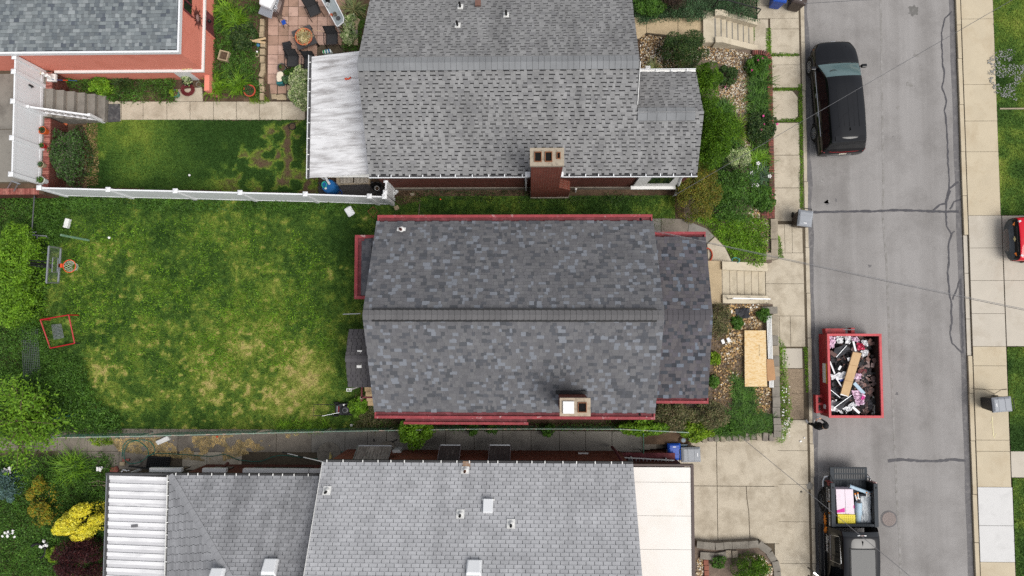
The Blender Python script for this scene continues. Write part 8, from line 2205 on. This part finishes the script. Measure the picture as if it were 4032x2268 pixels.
# lower left garden bits
for k, (t, a, b, r, lab) in enumerate((('J',50,690,.2,'white flower cluster at the left edge above the blue shrub'),('J',65,1150,.24,'white flower cluster at the lower left edge'),('J',318,1222,.18,'white flower cluster beside the black tyre ring'),('J',708,688,.11,'white plastic tag among the weeds'))):
    p = W(t,a,b,YARD+.4); mb = MB()
    for i in range(9): mb.ob((p.x+rgl.uniform(-r,r),p.y+rgl.uniform(-r,r)*.7,YARD+.4+rgl.uniform(-.08,.08)),(.1,.07,.03),rgl.uniform(0,3))
    mb.tube([(p.x,p.y,YARD-.05),(p.x,p.y,YARD+.4)], .02, 5)
    solo('white_flowers', mb, m_whitefl, lab, 'flowers', 'white flower clusters')
p = W('J',270,1270,YARD+.2); solo('tyre_ring', MB().tube([(p.x+.36*math.cos(a),p.y+.3*math.sin(a),YARD+.22) for a in np.linspace(-1.4,2.4,20)], .05, 8), m_black, 'curved black plastic edging in the lower left garden', 'edging', smooth=True)
pth = structure('garden_strip', MB().prism(WL('J',[(95,620),(135,620),(135,900),(120,1110),(75,1120),(105,900)],YARD), .5, None), m_soil)
p = W('J',250,690,YARD); solo('stepping_stone', MB().ob((p.x,p.y,YARD+.03),(.36,.55,.1),.05), m_block, 'rectangular grey stepping stone in the lower left garden', 'stone')
frame('dead_branches', 'bare pale branches lying beside the white metal awning', 'branch', [[W('J',620,790,1.2),W('J',700,770,1.3),W('J',755,782,1.25)],[W('J',650,805,1.2),W('J',755,800,1.3)],[W('J',660,770,1.15),W('J',750,810,1.2)]], .012, m_wood)

# ------------------------------------------------------------------ patio
def N_(a, b, z=YARD): return W('N', a, b, z)
patio = structure('patio', MB().prism([(p.x,p.y) for p in [N_(190,-80),N_(1240,-80),N_(1240,700),N_(900,760),N_(740,1360),N_(210,1360)]], .5, YARD-.01), m_joint)
tx = [190,330,465,598,728,860,992,1125,1240]; ty = [-170,-40,90,222,352,482,612,742,872,1005,1140]
for i in range(len(tx)-1):
    for k in range(len(ty)-1):
        if k >= 8 and i > 1: continue
        if k >= 6 and i > 4: continue
        sh_ = -(ty[k]-350)*.012
        p4 = [N_(tx[i]+3+sh_,ty[k]+3,YARD+.03),N_(tx[i+1]-3+sh_,ty[k]+3,YARD+.03),N_(tx[i+1]-3+sh_,ty[k+1]-3,YARD+.03),N_(tx[i]+3+sh_,ty[k+1]-3,YARD+.03)]
        zz = YARD+.03+rnd.uniform(-.006,.006)
        part('tile', MB().prism([(p.x,p.y) for p in p4], .8, zz), rnd.choice(m_patio), patio)
for p4 in ([(215,1145),(312,1145),(310,1270),(225,1270)],[(325,1145),(440,1150),(438,1265),(325,1270)]):
    part('tile', MB().prism([(p.x,p.y) for p in [N_(*q,YARD+.03) for q in p4]], .8, YARD+.03), m_patio[1], patio)
for p4 in ([(235,1280),(300,1275),(310,1340),(240,1345)],[(305,1290),(380,1278),(440,1300),(440,1355),(310,1355)]):
    part('flagstone', MB().prism([(p.x,p.y) for p in [N_(*q,YARD+.03) for q in p4]], .8, YARD+.03), m_flag, patio)
ed = thing('stone_edging', 'row of sandstone blocks along the left side of the patio', 'edging', N_(110,700))
for k, (a, b, w, h, r) in enumerate(((110,300,60,95,0),(105,395,62,85,0),(100,470,62,70,.05),(120,600,70,80,0),(112,700,70,85,0),(110,805,64,95,.02),(118,905,60,95,-.05),(105,995,62,105,-.35),(95,1112,62,95,0),(108,1205,62,85,0),(105,1310,58,100,.03))):
    p = N_(a,b,YARD+.12); part('block', MB().ob((p.x,p.y,YARD+.05),(w/310*1.0,h/310*1.0,.18),r), m_flag, ed, bevel=.02)
for k, (a, b, w, h, r, lab) in enumerate(((1395,290,70,95,-.5,'tilted square stone beside the hosta'),(1380,370,55,70,0,'square stone below the tilted one'),(1380,455,60,100,0,'dark stone beside the lower hosta'),(1380,570,62,90,0,'lowest stone in the row by the house wall'),(480,1190,60,85,0,'stone block beside the variegated shrub'),(480,1290,62,95,0,'stone block at the path end of the patio'))):
    p = N_(a,b,YARD+.15); solo('stone_block', MB().ob((p.x,p.y,YARD+.08),(w/310,h/310,.2),r), m_flag if k not in (2,5) else m_block, lab, 'stone', 'stone blocks around the patio', bevel=.02)
# square table with straw-filled bowl
tb = thing('patio_table', 'square black slate patio table under the straw filled pot', 'table', N_(680,510))
P4 = [N_(*q,YARD+.45) for q in ((505,430),(755,330),(858,580),(605,680))]
part('table_top', MB().prism([(p.x,p.y) for p in P4], YARD+.4, YARD+.45), mat('slate', '4c4b4d', .15, 5, .7), tb)
cc = sum(P4, Vector())/4
for p in P4:
    q = p.lerp(cc,.08); part('leg', MB().box(q.x-.03,q.x+.03,q.y-.03,q.y+.03,YARD+.02,YARD+.4), m_black, tb)
c = N_(680,502,YARD+.65); c.z = YARD+.45
bw_ = thing('planter_bowl', 'round terracotta bowl full of straw on the black patio table', 'planter', c)
part('bowl', MB().lathe(c, [(.26,0),(.36,.22),(.39,.24),(.39,.26),(.35,.26),(.3,.12),(0,.1)], 36), m_terra, bw_, smooth=True)
mb = MB()
for i in range(170):
    a = rgl.uniform(0,6.28); r = rgl.uniform(0,.3); L = rgl.uniform(.15,.45); d = rgl.uniform(0,6.28)
    p = c+Vector((r*math.cos(a),r*math.sin(a),.22+rgl.uniform(0,.1))); q = Vector((math.cos(d)*L/2,math.sin(d)*L/2,rgl.uniform(-.03,.06)))
    mb.bar(p-q,p+q,.012,.006)
part('straw', mb, m_straw, bw_, kind='stuff')
frame('straw_stick', 'loose pale stick lying right of the straw bowl', 'stick', [[N_(800,405,YARD+.5),N_(950,430,YARD+.42)]], .01, m_woodlt)
# sling chairs
def chair(lab, c, rz, rec=.35):
    t = thing('patio_chair', lab, 'chair', (c.x,c.y,YARD+.03), 'black sling patio chairs', rz)
    m_sl = m_sling
    sh_ = MB().add([(-.24,.24,.4),(.24,.24,.4),(.24,-.22,.36),(-.24,-.22,.36)],[(0,1,2,3)]); part('seat', sh_, m_sl, t, local=True)
    part('backrest', MB().add([(-.24,-.22,.36),(.24,-.22,.36),(.24,-.22-rec,.92),(-.24,-.22-rec,.92)],[(0,1,2,3)]), m_sl, t, local=True)
    for s in (-1,1):
        part('side_rail', MB().tube([(s*.25,.27,.41),(s*.25,-.22,.37),(s*.25,-.22-rec,.94)], .016, 6), m_black, t, local=True)
        part('arm', MB().tube([(s*.3,.28,.02),(s*.3,.26,.6),(s*.3,-.2,.6),(s*.3,-.42,.02)], .016, 6), m_black, t, local=True)
    part('cross_bar', MB().tube([(-.25,.27,.41),(.25,.27,.41)], .014, 6).tube([(-.25,-.22-rec,.94),(.25,-.22-rec,.94)], .014, 6), m_black, t, local=True)
m_sling = mat('black_sling', '3a3a3c', .1, 10, .8)
chair('black sling chair at the top of the patio facing the straw bowl', N_(810,140,YARD+.4), R_(205), .14)
chair('black sling chair right of the straw bowl', N_(1060,530,YARD+.4), R_(182), .12)
chair('black sling chair below the straw bowl with a footrest', N_(530,830,YARD+.4), R_(180), .1)
chair('black sling chair half hidden under the white awning', N_(760,860,YARD+.4), R_(180), .1)
ft = thing('footrest', 'long black plastic ramp leaning left of the straw bowl', 'footrest', N_(450,680))
P4 = [N_(*q,YARD+.3) for q in ((375,575),(490,550),(530,760),(425,795))]
part('panel', MB().prism([(p.x,p.y) for p in P4], YARD+.24, YARD+.28), m_blackp, ft, bevel=.02)
for i in range(8):
    part('rib', MB().bar(P4[0].lerp(P4[3],(i+1)/10)+Vector((0,0,-.015)),P4[1].lerp(P4[2],(i+1)/10)+Vector((0,0,-.015)),.015,.012), m_black, ft)
for p in P4: q = p.lerp((P4[0]+P4[2])/2,.15); part('leg', MB().box(q.x-.02,q.x+.02,q.y-.02,q.y+.02,YARD+.02,YARD+.24), m_black, ft)
# barbecue
bq = thing('barbecue', 'stainless gas barbecue with white lid at the upper left of the patio', 'barbecue', N_(190,110))
part('side_shelf', MB().prism([(p.x,p.y) for p in [N_(*q,YARD+.9) for q in ((90,75),(265,115),(232,250),(52,178))]], YARD+.82, YARD+.88), m_steel, bq, bevel=.01)
part('lid', MB().prism([(p.x,p.y) for p in [N_(*q,YARD+1.15) for q in ((75,-70),(290,-40),(215,112),(62,50))]], YARD+.88, YARD+1.15), m_white, bq, bevel=.06)
part('control_panel', MB().prism([(p.x,p.y) for p in [N_(*q,YARD+.85) for q in ((285,0),(345,-20),(300,130),(265,118))]], YARD+.5, YARD+.85), m_steel, bq, bevel=.01)
part('cabinet', MB().prism([(p.x,p.y) for p in [N_(*q,YARD+.4) for q in ((110,-60),(385,-60),(330,200),(130,160))]], YARD+.06, YARD+.5), mat('grill_cabinet', '6b5c58', .1, 5, .5), bq)
part('door_handle', MB().tube([N_(312,78,YARD+.8),N_(318,110,YARD+.8),N_(300,150,YARD+.75),N_(275,150,YARD+.75)], .015, 6), m_chrome, bq)
for a, b in ((300,20),(285,65),(272,105)):
    p = N_(a,b,YARD+.88); part('knob', MB().lathe((p.x,p.y,YARD+.85), [(.03,0),(.028,.03),(0,.032)], 10), m_chrome, bq)
for a, b in ((120,150),(320,180),(370,-50),(130,-50)):
    p = N_(a,b,YARD+.05); part('caster', MB().lathe((p.x,p.y,YARD+.02), [(.03,0),(.03,.05),(0,.05)], 8), m_black, bq)
# small stools
for k, (a, b, mt, lab) in enumerate(((345,230,mat('stool_wood', '6d5c50', .15, 5, .8),'small dark wooden step stool near the barbecue'),(403,302,m_blue,'small bright blue folding stool by the patio tiles'))):
    p = N_(a,b,YARD+.3); st = thing('stool', lab, 'stool', (p.x,p.y,YARD+.03), 'small patio stools', R_(24))
    part('seat', MB().box(-.09,.09,-.1,.1,.24,.28), mt, st, local=True, bevel=.01)
    for x in (-.1,.1):
        for y in (-.11,.11): part('leg', MB().bar((x*1.2,y*1.2,0),(x*.8,y*.8,.24),.02,.02), m_black, st, local=True)
# metal trough table
tt = thing('metal_table', 'long white framed metal table with pots running diagonally', 'table', N_(1080,150))
P6 = [N_(*q,YARD+.75) for q in ((880,-80),(1080,-40),(1218,235),(1215,300),(1140,360),(1120,350))]
part('table_top', MB().prism([(p.x,p.y) for p in P6], YARD+.68, YARD+.72), mat('table_grey', '9aa3a6', .08, 4, .5), tt)
for a, b in zip(P6, P6[1:]+P6[:1]):
    part('rim', MB().bar(a,b,.035,.06), m_white, tt)
for p in (P6[0],P6[2],P6[3],P6[5]):
    part('leg', MB().tube([(p.x,p.y,YARD+.02),(p.x,p.y,YARD+.7)], .018, 6), m_whitep, tt)
part('end_rail', MB().tube([N_(1150,370,YARD+.4),N_(1185,395,YARD+.4),N_(1205,365,YARD+.4)], .018, 6), m_black, tt)
for a, b, r, h, mt, lab in ((1005,10,.1,.15,m_black,'black ring pot at the top of the metal table'),(1008,75,.09,.2,m_lens,'clear glass jar on the metal table'),(1052,200,.06,.1,m_terra,'small orange pot on the metal table'),(1102,195,.09,.16,m_block,'grey clay pot on the metal table'),(1140,240,.1,.03,m_gutdark,'dark saucer at the end of the metal table')):
    p = N_(a,b,YARD+.8); solo('table_pot', MB().lathe((p.x,p.y,YARD+.72), [(r*.75,0),(r,h),(r*.88,h),(r*.65,.02),(0,.02)], 20), mt, lab, 'pot', 'pots on the metal table', smooth=True)
# pots
def pot(lab, t, a, b, r, h, mt, plant=None, pr=.25, ph=.3, soil=True, grp='garden pots', z0=YARD, n=350, ls=.07):
    p = W(t,a,b,z0+h); c = Vector((p.x,p.y,z0)); o = thing('flower_pot', lab, 'pot', c, grp)
    part('pot', MB().lathe(c, [(r*.7,0),(r,h*.88),(r*1.08,h*.9),(r*1.08,h),(r*.92,h),(r*.88,h*.82),(0,h*.82)], 22), mt, o, smooth=True)
    part('soil', MB().lathe(c+Vector((0,0,h*.82+.002)), [(r*.87,0),(0,.01)], 16), m_soil, o)
    if plant is not None:
        rng = np.random.default_rng(int(a*7+b)); q = shell_points(pr, pr, ph, n, 8, rng)+np.array([0,0,h*.8])
        mesh_obj('plant', np_mesh('plant', leaf_verts(q, np.full(n, ls), .6, .5, rng), 4, np.arange(4*n), plant), o)
    return o
zb = ALLEY+.0
pot('orange terracotta pot on the brick wall cap', 'A', 300, 928, .16, .3, mat('orange_pot','d8602a',.08,6,.6), lf_dark, .12, .15, z0=zb, n=90)
pot('small red pot on the brick wall cap', 'A', 300, 1038, .11, .25, m_red, lf_mid, .1, .14, z0=zb, n=90)
pot('pale clay pot on the brick wall cap', 'A', 288, 1172, .13, .28, m_flag, lf_juniper, .12, .15, z0=zb, n=120)
pot('white pot at the corner of the white fences', 'A', 290, 1283, .15, .35, m_whitep, lf_mid, .16, .2, z0=zb, n=120)
pot('cream pot with red flowers by the gate on the brick wall', 'A', 262, 512, .17, .32, mat('cream_pot','cdbf9c',.08,6,.7), lf_dark, .13, .15, z0=zb, n=90)
pot('square-rimmed black pot on the bare soil of the north lawn', 'B', 452, 900, .15, .2, m_black)
pot('teal pot with lime foliage beside the red hose coil', 'A', 1245, 665, .16, .3, mat('teal_pot','4f8f80',.1,6,.5), lf_lime, .22, .25, n=300)
pot('terracotta pot with dark plant at the garden path', 'B', 148, 645, .25, .3, mat('coral_pot','c9563c',.1,6,.6), lf_purple, .25, .2, n=260)
pot('dark bucket with a seedling beside the sling chair', 'B', 378, 480, .18, .34, mat('grey_bucket','5a5c5e',.1,5,.5), lf_mid, .1, .2, n=40)
pot('dark pot with blue green shrub beside the green tub', 'B', 415, 570, .2, .3, m_blackp, lf_juniper, .24, .25, n=500)
pot('black pot with hosta leaves by the garage side door', 'A', 1330, 575, .2, .3, m_black, lf_var, .25, .22, n=200, ls=.1)
pot('small clay pot beside the garage pilaster', 'A', 1415, 600, .11, .2, m_block)
pot('white cup shaped pot on the dark gravel behind the fence', 'G', 877, 75, .1, .25, m_whitep)
p = W('A',1595,398,YARD+.25)
sp = thing('square_planter', 'square pale stone planter in the garden left of the patio', 'planter', (p.x,p.y,YARD), rz=R_(-14))
for x0,x1,y0,y1 in ((-.22,.22,.17,.22),(-.22,.22,-.22,-.17),(-.22,-.17,-.17,.17),(.17,.22,-.17,.17)): part('side', MB().box(x0,x1,y0,y1,0,.3), m_flag, sp, local=True)
part('soil', MB().box(-.17,.17,-.17,.17,0,.22), m_soil, sp, local=True)
for k,(a,b) in enumerate(((210,507),(227,528))):
    p = W('A',a,b,ALLEY+.5); solo('red_flower', MB().lathe((p.x,p.y,ALLEY+.3), [(0,0),(.05,.02),(.03,.07),(0,.08)], 7).tube([(p.x,p.y,ALLEY+.02),(p.x,p.y,ALLEY+.3)],.006,4), m_red, 'red blossom %s beside the gate pot' % ('nearer the fence' if k == 0 else 'nearer the pot'), 'flower')
p = W('A',320,530,ALLEY+.5)
st_ = thing('garden_statue', 'white stone cherub statue at the gate beside the brick wall', 'statue', (p.x+.02,p.y,ALLEY))
part('figure', MB().lathe((p.x,p.y,ALLEY+.12), [(.14,0),(.12,.15),(.09,.25),(.11,.33),(.05,.4),(.085,.46),(.07,.54),(0,.57)], 14, sy=.8), m_whitep, st_, smooth=True)
part('plinth', MB().box(p.x-.18,p.x+.2,p.y-.16,p.y+.16,ALLEY,ALLEY+.12), m_whitep, st_)
part('arm', MB().tube([(p.x+.08,p.y,ALLEY+.44),(p.x+.16,p.y-.08,ALLEY+.36),(p.x+.1,p.y-.12,ALLEY+.3)],.03,7), m_whitep, st_)
mb = MB()
for k in range(4): mb.tube([W('A',1338+48*math.cos(a+k)*(.55+.15*k),640+42*math.sin(a+k)*(.55+.15*k),YARD+.06+.015*k) for a in np.linspace(0,6.28,22)], .022, 6)
solo('hose_coil', mb, mat('maroon_hose', '6a2a2c', .1, 6, .5), 'coil of maroon garden hose on the path slab by the garage', 'hose', smooth=True)
p = W('A',1340,487,2.06)
hb = MB(); rgk = random.Random(2)
for i in range(26): hb.ob((p.x+rgk.uniform(-.2,.2),p.y+rgk.uniform(-.06,.07),2.08+rgk.uniform(0,.08)),(.1,.05,.03),rgk.uniform(0,3))
solo('wall_wreath', hb, mat('cream_fabric','e0d3a0',.12,12,.8), 'cream decoration hanging on the white band of the garage', 'decoration')
a, b = W('A',370,568,2.3), W('A',550,576,1.35)
br_ = thing('rake', 'blue handled rake with orange grip leaning against the brick wall', 'rake', a)
part('handle', MB().tube([a,b],.014,6), mat('blue_handle','3a5f96',.1,5,.5), br_); part('grip', MB().tube([a.lerp(b,.42),a.lerp(b,.62)],.018,6), m_orange, br_)
p = W('A',408,845,1.6); solo('terracotta_shard', MB().ob((p.x,p.y-.1,YARD+.06),(.2,.14,.1),.5), m_terra, 'broken terracotta piece beside the garden steps', 'shard', bevel=.03)
solo('red_brick', MB().ob(W('A',1545,682,YARD+.05),(.3,.16,.1),-.2), m_capbrick2[2], 'loose red brick at the edge of the garden path', 'brick')
for k,(t,pts,lab) in enumerate((('B',[(155,285),(262,300),(262,312),(152,292)],'pale plank lying across the stone edging, lower one'),('B',[(180,285),(265,266),(266,280),(190,296)],'short pale plank crossing the other on the edging'))):
    P4 = WL(t,pts,YARD+.22+.03*k); solo('plank', MB().bar((P4[0]+P4[3])/2,(P4[1]+P4[2])/2,.09,.03), m_woodlt, lab, 'plank')
for t,a,b,r,mt,lab in (('B',210,320,.08,mat('blue_ball','4a7fa5',.1,5,.4),'blue glass ball in the garden beside the patio edging'),('B',200,366,.05,m_letter,'white lamp globe beside the patio edging')):
    p = W(t,a,b,YARD+.1); solo('garden_ball', MB().lathe((p.x,p.y,YARD), [(.0,0),(r*.7,r*.3),(r,r),(r*.7,r*1.7),(0,2*r)], 14), mt, lab, 'ball', smooth=True)
p = W('B',200,390,YARD+.08); solo('tan_ring', MB().tube([(p.x+.09*math.cos(a),p.y+.08*math.sin(a),YARD+.05) for a in np.linspace(0,6.28,16)],.03,6), m_flag, 'tan ring shaped pot beside the patio edging', 'ring', smooth=True)
# green and cream tub
p = W('B',360,555,YARD+.5)
tub = thing('garden_kneeler', 'teal plastic garden seat with cream cushion on the patio', 'seat', (p.x,p.y,YARD+.03))
part('base', MB().prism([(q.x,q.y) for q in WL('B',[(340,525),(385,520),(385,598),(338,600)],YARD+.35)], YARD+.03, YARD+.35), mat('teal_plastic','1f6b6e',.08,5,.5), tub, bevel=.04)
part('cushion', MB().prism([(q.x,q.y) for q in WL('B',[(345,512),(372,505),(388,515),(388,560),(372,578),(342,580),(338,545)],YARD+.45)], YARD+.35, YARD+.45), mat('cream_cushion','e8dcc6',.04,5,.7), tub, bevel=.04)
crd = WL('B',[(662,355),(725,343),(732,370),(665,378)],YARD+.5)
sb = thing('soil_bag', 'green and white striped bag by the awning edge', 'bag', crd[0])
mb = MB(); 
part('bag', MB().prism([(q.x,q.y) for q in crd], YARD+.03, YARD+.45), mat('striped_bag','e8efe8',.03,5,.5), sb, bevel=.05)
for f_ in (.1,.38,.68):
    part('stripe', MB().prism([(q.x,q.y) for q in (crd[0].lerp(crd[1],f_),crd[0].lerp(crd[1],f_+.16),crd[3].lerp(crd[2],f_+.16),crd[3].lerp(crd[2],f_))], YARD+.4, YARD+.455), mat('bag_stripe_%d' % int(f_*100),['2f8f4e','2f7f8f','2a6a9a'][int(f_*3)],.1,5,.5), sb)
# behind the fence: barrel, cushions, gravel
c = W('B',700,1320,YARD+.85)
ba = thing('rain_barrel', 'blue rain barrel with teal watering can handle behind the white fence', 'barrel', (c.x+.06,c.y-.03,YARD))
bc = Vector((c.x+.06,c.y-.03,YARD))
part('barrel', MB().lathe(bc, [(.26,0),(.3,.1),(.32,.4),(.3,.75),(.28,.8),(.26,.8),(.25,.76),(0,.76)], 26), mat('barrel_blue','1f67a8',.08,5,.4), ba, smooth=True)
part('bung', MB().lathe(bc+Vector((-.12,-.1,.76)), [(.05,0),(.05,.05),(0,.05)], 12).lathe(bc+Vector((.02,.14,.76)), [(.05,0),(.05,.05),(0,.05)], 12), m_whitep, ba)
part('downpipe', MB().tube([(bc.x-.02,bc.y+.55,3.1),(bc.x-.0,bc.y+.3,2.3),(bc.x+.03,bc.y+.1,1.8)], .055, 10), m_white, ba, smooth=True)
part('hose_loop', MB().tube([(bc.x-.18+.1*math.cos(a),bc.y+.06+.13*math.sin(a),YARD+.82) for a in np.linspace(0,6.28,14)], .022, 6), mat('aqua','2fae9a',.08,5,.4), ba, smooth=True)
p = W('B',785,1378,YARD+.1); solo('blue_tray', MB().lathe((p.x,p.y,YARD), [(.14,0),(.17,.14),(.15,.14),(.12,.02),(0,.02)], 20), m_blue, 'blue bowl on the dark gravel behind the white fence', 'bowl', smooth=True)
mb = MB(); pl = WL('B',[(640,1300),(1115,1300),(1120,1390),(650,1385)],YARD)
for x, y in sample([(q.x,q.y) for q in pl], 1500): 
    s = rnd.uniform(.04,.08); mb.ob((x,y,YARD+s*.2),(s,s*.8,s*.6),rnd.uniform(0,3))
solo('dark_gravel', mb, mat('dark_gravel','4a4849',.25,20,.9), 'dark gravel bed behind the white fence', 'gravel', kind='stuff')
def stripes():
    t = NT('striped_cushion'); w = t.n('ShaderNodeTexWave'); w.inputs['Scale'].default_value = 5.5; w.bands_direction = 'X'; t.l(t.pos(), w.inputs[0])
    t.bsdf(t.ramp(w.outputs['Fac'], [(.35, lin('3f3b38')), (.5, lin('cfc6b8'))]), .9, 0, .1); return t.mat
ms_ = stripes()
for k,(a0,a1) in enumerate(((795,888),(893,995))):
    q = WL('B',[(a0,1265),(a1,1260),(a1,1302),(a0,1308)],YARD+.45)
    cu_ = solo('striped_cushion', MB().prism([(v.x,v.y) for v in q], YARD+.33, YARD+.45), ms_, ['black and cream striped cushion nearer the blue barrel','black and cream striped cushion nearer the fence corner'][k], 'cushion', 'striped cushions under the awning', bevel=.04)
q = WL('B',[(770,1255),(1010,1250),(1010,1312),(770,1320)],YARD+.3)
bn = thing('bench', 'low wooden bench under the striped cushions', 'bench', (q[0].x,q[0].y,YARD))
part('seat', MB().prism([(v.x,v.y) for v in q], YARD+.27, YARD+.325), m_wood, bn)
for v in q: 
    v2 = v.lerp((q[0]+q[2])/2,.1); part('leg', MB().box(v2.x-.03,v2.x+.03,v2.y-.03,v2.y+.03,YARD-.05,YARD+.27), m_wood, bn)
p = W('B',1040,1320,YARD+.3); solo('black_cover', MB().add([(p.x+.28*math.cos(a)*(1+.2*math.sin(3*a)),p.y+.2*math.sin(a),YARD) for a in np.linspace(0,5.8,12)]+[(p.x,p.y,YARD+.35)],[(i,(i+1)%12,12) for i in range(12)]), m_black, 'crumpled black cover in the fence corner', 'cover')
# left edge: metal stool behind the white fence
frame('metal_trestle', 'grey metal trestle standing on the brick wall at the left edge', 'trestle', [[W('A',85,1292,2.9),W('A',145,1312,2.9)],[W('A',85,1292,2.9),W('A',55,1340,2.1)],[W('A',130,1308,2.9),W('A',100,1362,2.1)]], .03, m_metal)
# rubbish on the pavement
for k,(a,b,s) in enumerate(((217,488,.06),(243,463,.04),(222,848,.05))):
    p = W('M',a,b,WALK); solo('litter', MB().ob((p.x,p.y,WALK+.03),(s*1.4,s,.03),.4), [m_letter,m_letter,m_black][k], ['white paper scrap on the west pavement below the person','small white scrap above the paper scrap on the pavement','dark spot of litter on the pavement beside the truck'][k], 'litter')
for t,a,b in (('C',1180,486),):
    p = W(t,a,b,3.0); solo('white_post', MB().box(p.x-.1,p.x+.1,p.y-.1,p.y+.1,.9,3.0), m_whitep, 'white square post beside the north porch gutter', 'post')
